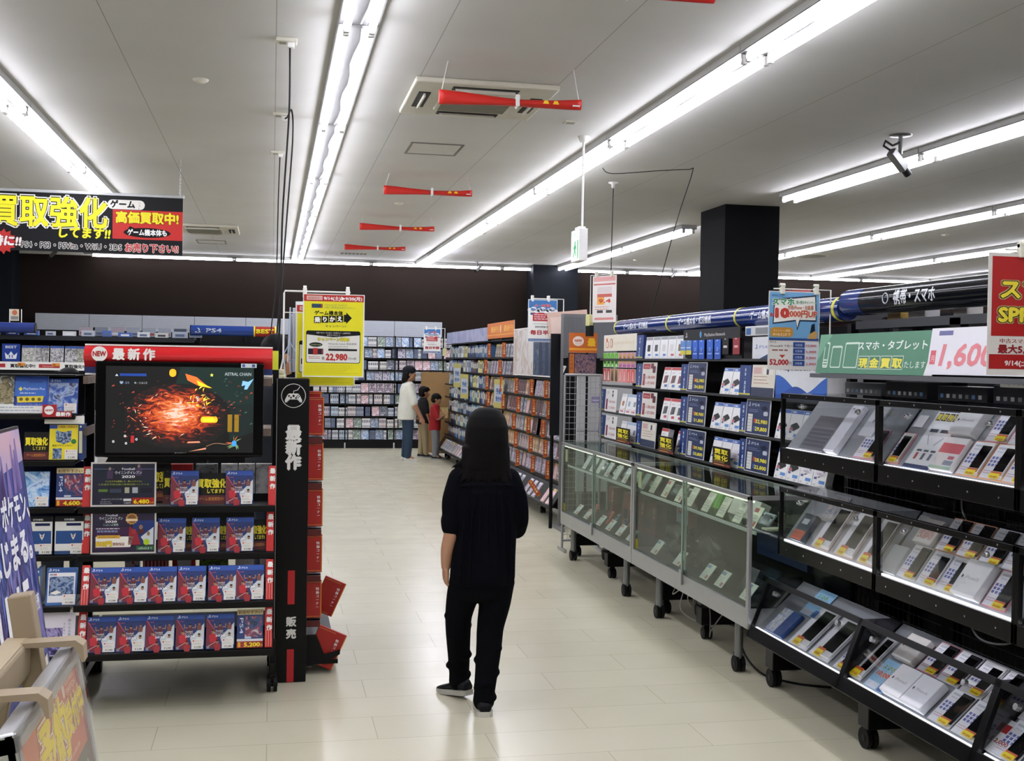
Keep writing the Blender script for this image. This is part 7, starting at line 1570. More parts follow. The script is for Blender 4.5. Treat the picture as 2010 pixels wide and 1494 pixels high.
# ================================================================== phone racks with clear fronted bins
ACR = clear('acrylic_lid', 'f6f7f7', 0.035, 0.02); BK2 = paint('070708', 0.3)
LED = emit('fbfbff', 4.5, 'led_strip')
def rack_unit(ya, yb, lab):
    t = thing('phone_rack', lab, 'shelf rack', (2.5, (ya + yb) / 2, 0)); L = (yb - ya) / 2
    for sy in (-1, 1):
        m = MB(); y = sy * (L - 0.02); m.box(0.34, 0.38, y - 0.02, y + 0.02, 0.1, 1.82, BK2); m.build('upright', t)
    m = MB(); y = L - 0.0; m.box(-0.05, 0.5, y - 0.05, y + 0.04, 0.09, 0.19, BK2, 0.004); m.build('foot', t)
    for cx_ in (-0.02, 0.42): m = MB(); caster(m, cx_, y, 0.045, 0.12); m.build('caster', t)
    # wire mesh back
    m = MB(); DW = paint('2c2d2f', 0.4, 0.4)
    for k in range(21): yy = -L + 0.04 + k * (2 * L - 0.08) / 20; m.tube([(0.33, yy, 0.2), (0.33, yy, 1.42)], 0.0025, DW, 4)
    for k in range(25): z = 0.2 + k * 0.05; m.tube([(0.327, -L + 0.03, z), (0.327, L - 0.03, z)], 0.0025, DW, 4)
    m.build('wire_back', t)
    # two upright bins and a sloped one
    for nm, zb, zt in (('top', 1.19, 1.468), ('middle', 0.735, 1.003)):
        m = MB(); m.box(-0.012, 0.006, -L, L, zb - 0.07, zb + (0.007 if nm == 'top' else 0.002), BK2, 0.002)
        for k in range(5): m.cyl((-0.014, -L + 0.1 + k * (2 * L - 0.2) / 4, zb - 0.035), (-0.011, -L + 0.1 + k * (2 * L - 0.2) / 4, zb - 0.035), 0.004, CHROME, 8)
        m.build('lower_rail', t)
        m = MB(); m.box(-0.012, 0.01, -L, L, zt - 0.026, zt, BK2, 0.002)
        for k in range(5): m.cyl((-0.014, -L + 0.1 + k * (2 * L - 0.2) / 4, zt - 0.013), (-0.011, -L + 0.1 + k * (2 * L - 0.2) / 4, zt - 0.013), 0.004, CHROME, 8)
        m.build('upper_rail', t)
        for sy in (-1, 1): m = MB(); y = sy * (L - 0.009); m.box(-0.012, 0.008, y - 0.009, y + 0.009, zb - 0.07, zt, BK2, 0.002); m.build('stile', t)
        m = MB(); m.box(0.0, 0.003, -L + 0.018, L - 0.018, zb, zt - 0.026, ACR); m.build('clear_front', t)
        m = MB(); m.box(0.0, 0.31, -L + 0.01, L - 0.01, zt - 0.003, zt, ACR); m.build('clear_top', t)
        m = MB(); TR = Matrix.Translation((0.02, 0, zb)) @ Matrix.Rotation(R(36), 4, 'Y'); m.box(-0.002, 0.004, -L + 0.01, L - 0.01, -0.01, 0.32, paint('8d9096', 0.35), 0, TR); m.build('sloped_tray', t)
        for sy in (-1, 1): m = MB(); y = sy * (L - 0.006); m.prism([(0.0, zb), (0.3, zb), (0.3, zt - 0.004), (0.0, zt - 0.004)], y - 0.0015, y + 0.0015, ACR); m.build('clear_side', t)
        m = MB(); m.box(0.0, 0.31, -L, L, zb - 0.012, zb - 0.004, BK2); m.build('bottom_board', t)
        m = MB(); m.box(0.006, 0.014, -L + 0.03, L - 0.03, zb + 0.001, zb + 0.008, LED); m.build('light_strip', t)
        m = MB(); m.box(0.006, 0.03, -L + 0.02, L - 0.02, zb - 0.003, zb, paint('d9d9d9', 0.3)); m.build('light_channel', t)
        for yy in (-L * 0.62, L * 0.55):
            m = MB(); m.cyl((-0.006, yy, zt - 0.06), (0.004, yy, zt - 0.06), 0.012, CHROME, 12); m.cyl((-0.016, yy, zt - 0.06), (-0.006, yy, zt - 0.06), 0.007, CHROME, 10); m.build('lock', t)
    S = Matrix.Translation((-0.145, 0, 0.30)) @ Matrix.Rotation(R(21), 4, 'Y')
    m = MB(); m.box(-0.012, 0.006, -L, L, -0.05, 0.01, BK2, 0.002, S); m.build('lower_rail', t)
    m = MB(); m.box(-0.012, 0.008, -L, L, 0.235, 0.262, BK2, 0.002, S); m.build('upper_rail', t)
    for sy in (-1, 1): m = MB(); y = sy * (L - 0.009); m.box(-0.012, 0.008, y - 0.009, y + 0.009, -0.05, 0.262, BK2, 0.002, S); m.build('stile', t)
    m = MB(); m.box(0.0, 0.003, -L + 0.018, L - 0.018, 0.0, 0.235, ACR, 0, S); m.build('clear_front', t)
    m = MB(); T3 = Matrix.Translation((-0.125, 0, 0.295)) @ Matrix.Rotation(R(48), 4, 'Y'); m.box(-0.002, 0.004, -L + 0.01, L - 0.01, -0.01, 0.34, paint('7d8086', 0.35), 0, T3); m.build('sloped_tray', t)
    m = MB(); m.box(-0.14, 0.3, -L, L, 0.235, 0.25, BK2); m.build('bottom_board', t)
    m = MB(); m.box(-0.136, -0.128, -L + 0.03, L - 0.03, 0.302, 0.309, LED); m.build('light_strip', t)
    for sy in (-1, 1): m = MB(); y = sy * (L - 0.004); m.prism([(-0.14, 0.3), (-0.05, 0.545), (0.12, 0.545), (0.14, 0.3)], y - 0.0015, y + 0.0015, clear('smoked_side', 'b9b9bc', 0.07, 0.02)); m.build('clear_side', t)
    for yy in (-L * 0.62, L * 0.75):
        m = MB(); a = S @ Vector((-0.012, yy, 0.2)); b = S @ Vector((0.004, yy, 0.2)); m.cyl(a, b, 0.012, CHROME, 12); m.build('lock', t)
    return t
rack_unit(4.445, 5.385, 'farther phone rack with three tiers of clear bins')
rack_unit(3.505, 4.445, 'middle phone rack with three tiers of brightly lit bins')
rack_unit(2.565, 3.505, 'nearest phone rack, mostly cut off by the right edge of the photo')
TIER = {'top': (2.522, 1.192, 36), 'middle': (2.522, 0.737, 36), 'bottom': (2.378, 0.302, 48)}
def on_tray(tier, s, y):
    x, z, a = TIER[tier]; ar = R(a)
    return (x + s * math.sin(ar) - 0.004 * math.cos(ar), y, z + s * math.cos(ar) + 0.004 * math.sin(ar)), (R(-a), 0, R(-90))
def phone_pack(label, edge, body, w=0.138, h=0.155, dark=True, tablet=False):
    """clear sleeve with a price sheet and the phone lying on it"""
    t = thing('packed_phone', label, 'phone', group='phones lying in the clear bins')
    m = MB(); m.box(-w / 2, w / 2, -0.003, 0.0, 0, h, paint(edge, 0.4)); m.rect(-w / 2 + 0.004, 0.004, w - 0.008, h - 0.008, -0.003 - STEP, 'e4e4ec')
    y = -0.003 - 2 * STEP
    if not tablet:
        m.rect(-w * 0.4, h * 0.84, w * 0.4, h * 0.06, y, 'b9bcc6'); m.text('iPhone', -w * 0.24, h * 0.75, h * 0.06, y, '7d86a0', width=w * 0.26)
        for q in range(3):
            for p in range(3): m.rect(-w * 0.42 + p * w * 0.15, h * (0.56 - 0.1 * q), w * 0.1, h * 0.07, y, '5a62a8')
        lines(m, -w * 0.44, h * 0.22, w * 0.4, 2, h * 0.06, y, 'c0929a', h * 0.02, 5)
    m.build('price_sheet', t)
    pw, ph = (0.066, 0.134) if not tablet else (w * 0.62, h * 0.92)
    px = w / 2 - pw / 2 - 0.003 if not tablet else w * 0.16
    m = MB(); m.box(px - pw / 2, px + pw / 2, -0.012, -0.0045, h - ph - 0.006, h - 0.006, paint(body, 0.3), 0.003); m.build('phone_body', t)
    m = MB(); m.box(px - pw * 0.44, px + pw * 0.44, -0.0126, -0.012, h - ph * 0.86 - 0.006, h - ph * 0.12 - 0.006, paint('08080a', 0.12)); m.build('screen', t)
    m = MB(); sx = px if not tablet else -w * 0.05
    m.box(sx - 0.03, sx + 0.03, -0.0145, -0.0135, h * 0.1, h * 0.2, paint('d2622c', 0.45)); m.flat(rrect(sx - 0.032, 0.002, 0.06, h * 0.14, 0.006), -0.0145 - STEP, 'f2dc1c'); m.text('¥9,800', sx - 0.002, h * 0.03, h * 0.075, -0.0145 - 2 * STEP, 'b85a1c', bold=0.03, width=0.042); m.build('price_sticker', t)
    return t
PP = {}
def pack(tier, row, y, edge, body, lab, w=0.138, tablet=False, s=None):
    key = (edge, body, w, tablet)
    s = s if s is not None else (0.012 if row == 0 else 0.168)
    loc, rot = on_tray(tier, s, y)
    if key not in PP:
        o = phone_pack(lab, edge, body, w, 0.155 if not tablet else 0.25, True, tablet); o.location = loc; o.rotation_euler = rot; PP[key] = o
        return o
    return dup(PP[key], loc, rot, lab)
OE, PE, WE = 'd8a07c', 'd98a98', 'd5d5dd'
pack('top', 0, 4.63, PE, '16161a', 'dark phone with pink edged sheet left of the top bin divider', 0.17)
pack('top', 0, 4.47 - 0.08, PE, 'c9c9c0', 'phone with pink sheet right of the top bin divider', 0.1)
for i, y in enumerate((3.862, 3.718, 3.58)): pack('top', 0, y, OE, 'dcdcdc', 'white phone on an orange edged sheet, top bin front row, %s from left' % nth(i))
pack('top', 1, 3.82, PE, 'dcdcdc', 'white phone on a pink edged sheet in the back row of the top bin')
pack('top', 1, 3.68, WE, '3a5a8a', 'phone at the right end of the back row of the top bin')
for i, y in enumerate((5.014, 4.79, 4.59)): pack('middle', 0, y, 'd0a898', 'd3d3d6', 'tablet with a price sheet in the far middle bin, %s from the left' % nth(i), 0.178 if i < 2 else 0.15, True)
for i, y in enumerate((4.265, 4.116, 3.978)): pack('middle', 0, y, WE, ['16161a', 'd9d9d9', 'd9d9d9'][i], 'phone in the front row of the near middle bin, %s from the left' % nth(i))
pack('middle', 0, 3.68, PE, '16161a', 'dark phone on a pink edged sheet right of the white phone box, middle bin')
for i, y in enumerate((4.132, 3.99, 3.841, 3.70)): pack('middle', 1, y, OE if i < 2 else WE, '16161a', 'dark phone in the back row of the near middle bin, %s from the left' % nth(i))
for i, y in enumerate((4.936, 4.725)): pack('bottom', 0, y, WE, 'd9dadd', 'white tablet with a price sheet in the far bottom bin, %s from the left' % nth(i), 0.182, True)
pack('bottom', 0, 4.53, WE, '16161a', 'phone just left of the bottom bin divider', 0.11)
pack('bottom', 0, 4.395, WE, 'd9dadd', 'tablet just right of the bottom bin divider', 0.09, True)
for i, y in enumerate((3.782, 3.633)): pack('bottom', 0, y, WE, '16161a', 'dark phone in the front row of the near bottom bin, %s one' % ('left' if i == 0 else 'right'))
for i, y in enumerate((4.056, 3.915, 3.766)): pack('bottom', 1, y, [PE, WE, WE][i], ['16161a', '16161a', 'd9d9d9'][i], 'phone in the back row of the near bottom bin, %s from the left' % nth(i))
pack('bottom', 1, 3.63, WE, '16161a', 'phone at the right end of the back row, near bottom bin', 0.12)
pack('bottom', 0, 3.405, WE, '16161a', 'phone in the nearest bottom bin at the lower right edge')
pack('bottom', 1, 3.42, WE, 'd9d9d9', 'white phone in the back row of the nearest bottom bin')
def tray_item(name, tier, s, y, w, h, d, base, draw, lab, cat, group=None):
    loc, rot = on_tray(tier, s, y); m = MB(); m.box(-w / 2, w / 2, -d, 0, 0, h, paint(base, 0.35), min(0.003, d * 0.3))
    if draw: draw(m, -d - STEP, w, h)
    return tag(m.build(name, None, loc, rot), lab, cat, group)
def d_phonebox(t_):
    def d(m, y, w, h): m.text(t_, w * 0.04, h * 0.45, h * 0.13, y, '9a9aa2', width=w * 0.55); m.ell(-w * 0.36, h * 0.49, w * 0.04, h * 0.05, y, '4a4a50', 10)
    return d
tray_item('phone_box', 'top', 0.17, 4.01, 0.15, 0.125, 0.04, 'dcdce0', d_phonebox('iPhone6'), 'white phone box in the back row of the top bin', 'phone box')
tray_item('phone_box', 'middle', 0.012, 3.835, 0.152, 0.15, 0.035, 'dedee2', d_phonebox('iPhoneSE'), 'white phone box in the front row of the middle bin', 'phone box')
tray_item('phone_box', 'bottom', 0.168, 4.21, 0.142, 0.125, 0.03, 'dcd8d6', d_phonebox('iPhone5c'), 'white phone box with reddish sides in the back row of the bottom bin', 'phone box')
tray_item('phone_box', 'bottom', 0.012, 4.09, 0.146, 0.14, 0.035, 'e2e2e8', d_phonebox('iPhone5'), 'white phone box in the front row of the bottom bin, left of the pair', 'phone box')
tray_item('phone_box', 'bottom', 0.012, 3.943, 0.138, 0.14, 0.035, 'e0e0e8', d_phonebox('iPhone4s'), 'white phone box in the front row of the bottom bin, right of the pair', 'phone box')
def d_sheet(m, y, w, h):
    m.rect(-w / 2, 0, w, h, y, 'c9ccd4'); m.rect(-w * 0.46, h * 0.06, w * 0.92, h * 0.88, y - STEP, 'e6e6ea'); m.rect(-w * 0.46, h * 0.88, w * 0.92, h * 0.08, y - 2 * STEP, '2a3050')
    for i, ch in enumerate('買取強化'): m.rect(-w * 0.42 + i * w * 0.21, h * 0.74, w * 0.18, h * 0.12, y - 2 * STEP, '26262c'); m.text(ch, -w * 0.33 + i * w * 0.21, h * 0.76, h * 0.1, y - 3 * STEP, 'd9c83c', bold=0.05)
    for q in (-0.2, 0.2): m.rect(w * q - w * 0.15, h * 0.56, w * 0.3, h * 0.05, y - 2 * STEP, '3f4358')
    m.flat([(-w * 0.3, h * 0.5), (-w * 0.1, h * 0.36), (-w * 0.08, h * 0.37), (-w * 0.28, h * 0.52)], y - 2 * STEP, 'a9acb4'); m.flat([(w * 0.1, h * 0.38), (w * 0.3, h * 0.5), (w * 0.34, h * 0.48), (w * 0.14, h * 0.35)][::-1], y - 2 * STEP, 'b9bcc4')
    for q, c in ((-0.26, 'b04a44'), (0.0, '5a5c64'), (0.26, '6d7080')): m.rect(w * q - w * 0.09, h * 0.26, w * 0.18, h * 0.03, y - 2 * STEP, '4a4c58'); m.rect(w * q - w * 0.05, h * 0.14, w * 0.1, h * 0.1, y - 2 * STEP, c)
    m.rect(-w / 2, 0, w, h * 0.06, y - 2 * STEP, '2f3a66')
tray_item('notice_card', 'top', 0.005, 4.2, 0.19, 0.315, 0.004, 'c9ccd4', d_sheet, 'tall white buy-back sheet in the middle of the top bin', 'card')
def d_pink(m, y, w, h): m.rect(-w / 2 + 0.003, 0.003, w - 0.006, h - 0.006, y, 'e3dfe0'); m.rect(-w / 2 + 0.003, h * 0.5, w - 0.006, h * 0.3, y - STEP, 'cf5f6a'); m.rect(-w / 2 + 0.003, 0.003, w - 0.006, h * 0.08, y - STEP, 'a4c9b0'); m.rect(w * 0.02, h * 0.14, w * 0.4, h * 0.14, y - STEP, '8f96a8'); m.rect(w * 0.1, h * 0.32, w * 0.26, h * 0.1, y - STEP, 'c96a7a')
tray_item('leaflet_box', 'top', 0.012, 4.02, 0.15, 0.15, 0.02, 'e3dfe0', d_pink, 'pink and white box right of the tall buy-back sheet', 'box')
def d_keys(m, y, w, h):
    for r_ in range(5):
        for c in range(11): m.rect(-w * 0.44 + c * w * 0.08, h * (0.1 + r_ * 0.11), w * 0.06, h * 0.08, y, '4c4a56')
    m.rect(-w * 0.46, h * 0.68, w * 0.92, h * 0.3, y, '5d5b62')
tray_item('tablet_keyboard', 'top', 0.006, 5.12, 0.25, 0.2, 0.008, '6d6a74', d_keys, 'dark grey keyboard cover at the far end of the top bin', 'keyboard')
tray_item('keyboard_box', 'top', 0.006, 4.9, 0.1, 0.26, 0.03, 'e0e0ea', lambda m, y, w, h: m.rect(-w * 0.3, h * 0.9, w * 0.2, h * 0.03, y, '8a8c98'), 'tall narrow white keyboard box in the top bin', 'box')
tray_item('tablet_box', 'top', 0.12, 4.72, 0.12, 0.16, 0.012, 'cfd0d8', lambda m, y, w, h: m.ell(0, h * 0.5, w * 0.07, h * 0.06, y, '7d8090', 12), 'white tablet box tucked behind the keyboard box, top bin', 'box')
tray_item('price_card', 'top', 0.2, 4.38, 0.07, 0.06, 0.002, 'd9d9dc', None, 'blank white card at the back of the top bin near the divider', 'card')
tray_item('boxed_goods', 'middle', 0.006, 5.222, 0.12, 0.15, 0.03, '3a4050', lambda m, y, w, h: (m.rect(-w * 0.46, 0.004, w * 0.92, h * 0.34, y, 'c9604a'), m.rect(-w * 0.3, h * 0.6, w * 0.5, h * 0.2, y, 'c9ccd0')), 'bagged dark and red box at the far end of the middle bin', 'box')
tray_item('notice_card', 'middle', 0.15, 5.1, 0.15, 0.15, 0.004, 'a9b4bf', lambda m, y, w, h: (m.rect(-w * 0.45, h * 0.05, w * 0.9, h * 0.9, y, art(221, ['8fa4b8', 'c9b09c', '5a7a9c', 'd9dce0'], 30)),), 'colourful card at the back of the far middle bin', 'card')
tray_item('clear_tray', 'middle', 0.006, 4.39, 0.11, 0.13, 0.02, 'a9acae', None, 'grey clear empty stand left in the near middle bin', 'stand')
tray_item('price_card', 'middle', 0.24, 4.4, 0.07, 0.06, 0.002, 'c9ccd0', None, 'small white card at the top of the middle bin by the divider', 'card')
tray_item('phone_box', 'middle', 0.168, 4.285, 0.13, 0.12, 0.02, 'd0ccc9', lambda m, y, w, h: m.rect(-w * 0.4, h * 0.2, w * 0.8, h * 0.5, y, art(222, ['d9d0cc', 'b87a74', 'e3e0dc'], 40)), 'pale flowered box in the back row of the middle bin', 'box')
def d_bluecard(m, y, w, h): m.rect(-w / 2, 0, w, h, y, '86b4d8'); text2(m, 'スマホ', -w * 0.05, h * 0.68, h * 0.18, y - STEP, '3f8a5a', 'e6eee6', 0.04, 0.03, w * 0.6); text2(m, '10,000', 0, h * 0.44, h * 0.2, y - STEP, 'b84a3a', 'f0e6e0', 0.04, 0.05, w * 0.75); m.rect(-w * 0.46, h * 0.02, w * 0.6, h * 0.2, y - STEP, 'd3dcec'); m.rect(w * 0.2, h * 0.02, w * 0.25, h * 0.26, y - STEP, '3a64a8')
tray_item('notice_card', 'bottom', 0.006, 4.245, 0.142, 0.15, 0.003, '86b4d8', d_bluecard, 'blue trade-in card in the front row of the near bottom bin', 'card')
tray_item('notice_card', 'bottom', 0.17, 5.08, 0.16, 0.16, 0.003, '86a4c0', d_bluecard, 'blue trade-in card at the back of the far bottom bin', 'card')
tray_item('boxed_goods', 'bottom', 0.006, 5.17, 0.18, 0.15, 0.02, '2c4a86', lambda m, y, w, h: (m.rect(-w * 0.48, h * 0.02, w * 0.5, h * 0.96, y, art(223, ['c9c0a0', 'd9dce6', '8a9cc0', 'e0d8b0'], 45)),), 'blue box with a crowded pale sheet at the far end of the bottom bin', 'box')
tray_item('price_card', 'bottom', 0.01, 3.46, 0.1, 0.14, 0.003, 'e3e3e6', lambda m, y, w, h: (m.rect(-w * 0.4, h * 0.6, w * 0.8, h * 0.25, y, 'b02a2c'), m.text('2,000', 0, h * 0.3, h * 0.16, y, 'a03a3c', bold=0.03, width=w * 0.7)), 'red and white 2,000 card at the lower right corner', 'card')
# plastic sleeves, boxes and cords behind the bins
m = MB(); m.box(0, 0.03, -0.2, 0.2, 0.0, 0.28, paint('0f1013', 0.2), 0.006); m.box(0.012, 0.02, -0.06, 0.06, -0.08, 0.0, BK2); m.box(-0.05, 0.08, -0.1, 0.1, -0.09, -0.08, BK2)
tag(m.build('monitor', None, (2.68, 5.2, 0.42 + 0.0)), 'dark monitor standing behind the far bottom bin', 'monitor')
cord(((2.83, 4.35, 1.1), (2.8, 4.3, 1.02), (2.78, 4.22, 0.96), (2.8, 4.28, 0.9), (2.83, 4.34, 0.87)), 'white cord twisted in the wire mesh between top and middle bins', 0.004).data.materials[0] = paint('b9b9b6', 0.5)
cord(((2.82, 4.18, 0.66), (2.78, 4.2, 0.6), (2.78, 4.14, 0.53), (2.8, 4.02, 0.53), (2.83, 3.92, 0.58), (2.83, 3.9, 0.64)), 'white cord looping in the wire mesh below the middle bin', 0.005).data.materials[0] = paint('c3c3bf', 0.5)
m = MB(); m.box(-0.25, 0.25, 0, 0.12, 0, 0.1, paint('6d6a5c', 0.5)); tag(m.build('carton', None, (2.95, 4.1, 0.56), (0, 0, R(-90))), 'brown grey carton behind the wire mesh under the middle bin', 'box')
m = MB(); m.box(-0.25, 0.25, 0, 0.12, 0, 0.08, paint('1a1a1c', 0.4)); m.rect(-0.2, 0.02, 0.35, 0.03, -STEP, '6d7076'); tag(m.build('equipment_box', None, (2.9, 3.95, 0.95), (0, 0, R(-90))), 'black equipment box behind the mesh above the middle bin', 'box')
m = MB(); m.box(2.84, 3.2, 2.6, 5.4, 0.545, 0.56, BK2); m.box(2.84, 3.2, 2.6, 5.4, 0.93, 0.945, BK2); m.box(3.2, 3.22, 2.6, 5.4, 0.1, 1.55, paint('0e0e10', 0.5)); m.box(2.84, 3.2, 2.6, 5.4, 0.09, 0.11, BK2); tag(m.build('rear_shelving', None), 'black shelving behind the wire mesh of the phone racks', 'shelving')

# ------------------------------------------------------------------ boards above the phone bins
def board(name, y, w, z, h, x, draw, lab, cat='sign', tilt=8):
    m = MB(); m.box(-w / 2, w / 2, 0, 0.004, 0, h, WHITE); draw(m, -STEP, w, h)
    return tag(m.build(name, None, (x, y, z), (R(-tilt), 0, R(-90))), lab, cat)
def d_green(m, y, w, h):
    m.flat([(-w / 2, 0), (w * 0.44, 0), (w / 2, h), (-w / 2, h)], y, '3a7a5c'); m.flat([(-w / 2, h * 0.3), (-w * 0.38, h), (-w / 2, h)], y - STEP, '5f9a7c')
    for q, ww, hh in ((-0.44, 0.05, 0.66), (-0.365, 0.1, 0.56), (-0.24, 0.13, 0.64)):
        x = q * w; m.flat(rrect(x, h * 0.14, ww * w, hh * h, 0.01), y - STEP, 'c9dccf'); m.flat(rrect(x + 0.007, h * 0.17, ww * w - 0.014, hh * h - h * 0.08, 0.006), y - 2 * STEP, '3a7a5c')
        if ww < 0.08:
            for k in range(3): m.rect(x + 0.008, h * (0.18 + 0.07 * k), ww * w - 0.016, h * 0.035, y - 3 * STEP, 'c9dccf')
    m.text('スマホ・タブレット', w * 0.16, h * 0.6, h * 0.23, y - STEP, 'dfe9e2', bold=0.015, width=w * 0.56)
    for i, ch in enumerate('現金買取'): xx = -w * 0.1 + i * w * 0.095; m.rect(xx, h * 0.12, w * 0.09, h * 0.32, y - STEP, 'c9dccf'); m.rect(xx + 0.003, h * 0.135, w * 0.09 - 0.006, h * 0.29, y - 2 * STEP, '2f6a4c'); m.text(ch, xx + w * 0.045, h * 0.18, h * 0.24, y - 3 * STEP, 'e0d83a', bold=0.05, width=w * 0.075)
    m.text('いたします', w * 0.345, h * 0.17, h * 0.18, y - STEP, 'dfe9e2', width=w * 0.2)
board('header_board', 4.66, 1.0, 1.572, 0.185, 2.56, d_green, 'green board with white phone outlines above the far bins')
def d_1600(m, y, w, h):
    m.rect(-w / 2, 0, w, h, y, 'dcdce4'); m.rect(-w * 0.42, h * 0.84, w * 0.14, h * 0.1, y - STEP, '5a5a90'); m.rect(-w * 0.48, h * 0.22, w * 0.055, h * 0.3, y - STEP, 'd05060'); m.text('月', -w * 0.452, h * 0.28, h * 0.16, y - 2 * STEP, 'f0d0d4')
    m.text('1,600', -w * 0.13, h * 0.2, h * 0.64, y - STEP, 'd87a84', bold=0.025, width=w * 0.5, shear=0.2); m.text('円~', w * 0.24, h * 0.22, h * 0.3, y - STEP, 'd87a84', bold=0.02, width=w * 0.12)
board('header_board', 3.86, 0.68, 1.578, 0.185, 2.56, d_1600, 'white board with pink 1,600 beside the green board')
m = MB(); m.box(2.54, 2.6, 3.1, 5.18, 1.55, 1.57, paint('55585c', 0.4)); m.box(2.595, 2.605, 3.1, 5.18, 1.57, 1.74, METB)
for yy in (3.3, 4.2, 5.1): m.box(2.6, 2.86, yy - 0.01, yy + 0.01, 1.55, 1.57, METB)
tag(m.build('sign_rail', None), 'grey rail carrying the green and white boards', 'rail')
m = MB(); m.box(2.84, 2.87, 2.9, 5.3, 1.79, 1.83, paint('2c3034', 0.5)); m.box(2.86, 3.2, 2.9, 5.3, 1.80, 1.815, paint('2c3034', 0.5))
for yy in (2.92, 4.1, 5.28): m.box(3.15, 3.19, yy - 0.02, yy + 0.02, 0.1, 1.8, METB)
tag(m.build('top_shelf', None), 'dark grey top shelf edge beneath the black tube header', 'shelf')
for i, (y, w, h, c) in enumerate(((4.9, 0.14, 0.07, 'c9c9cc'), (4.55, 0.1, 0.075, 'd9d6d2'), (4.05, 0.16, 0.08, 'd6d2d0'), (3.8, 0.13, 0.08, 'dcdcd9'), (5.1, 0.12, 0.05, 'a88a3c'))):
    m = MB(); m.box(-w / 2, w / 2, 0, 0.08, 0, h, paint(c, 0.4), 0.003)
    if i == 2: m.ell(w * 0.28, h * 0.5, h * 0.22, h * 0.22, -STEP, 'b83a3a', 14); m.rect(-w * 0.4, h * 0.2, w * 0.3, h * 0.3, -STEP, 'b0a4a4')
    tag(m.build('boxed_goods', None, (2.93, y, 1.816), (0, 0, R(-90))), 'small pale box under the black tube header, %s' % ['second from the far end', 'third from the far end', 'with a red dot', 'nearest', 'tan one at the far end'][i], 'box')
# dark goods seen between the boards and the top bin
for i, y in enumerate((5.0, 4.62, 4.2, 3.82, 3.45)):
    m = MB(); m.box(-0.17, 0.17, 0, 0.15, 0, 0.06 + 0.012 * (i % 2), paint(['3c4042', '17181a', '1c1e22', '22252a', '1d2026'][i], 0.35), 0.003)
    for q in range(7): m.rect(-0.15 + q * 0.044, 0.012, 0.022, 0.016, -STEP, ['8d9296', '5d6266', '3a6a9c', 'a9adb0', '7d8286'][(i + q) % 5])
    tag(m.build('boxed_goods', None, (2.72, y, 1.4705), (0, 0, R(-90))), 'dark box standing on the top bin under the boards, %s from the far end' % nth(i), 'box')
m = MB(); m.box(-0.2, 0.2, 0, 0.002, 0, 0.03, WHITE); m.text('クイック査定実施中!', -0.03, 0.008, 0.016, -STEP, '3a3a44', width=0.25); m.text('980円', 0.16, 0.008, 0.018, -STEP, 'b03a44', bold=0.04, width=0.05); tag(m.build('shelf_strip', None, (2.7, 3.72, 1.535), (0, 0, R(-90))), 'white strip label with a red price under the 1,600 board', 'shelf strip')
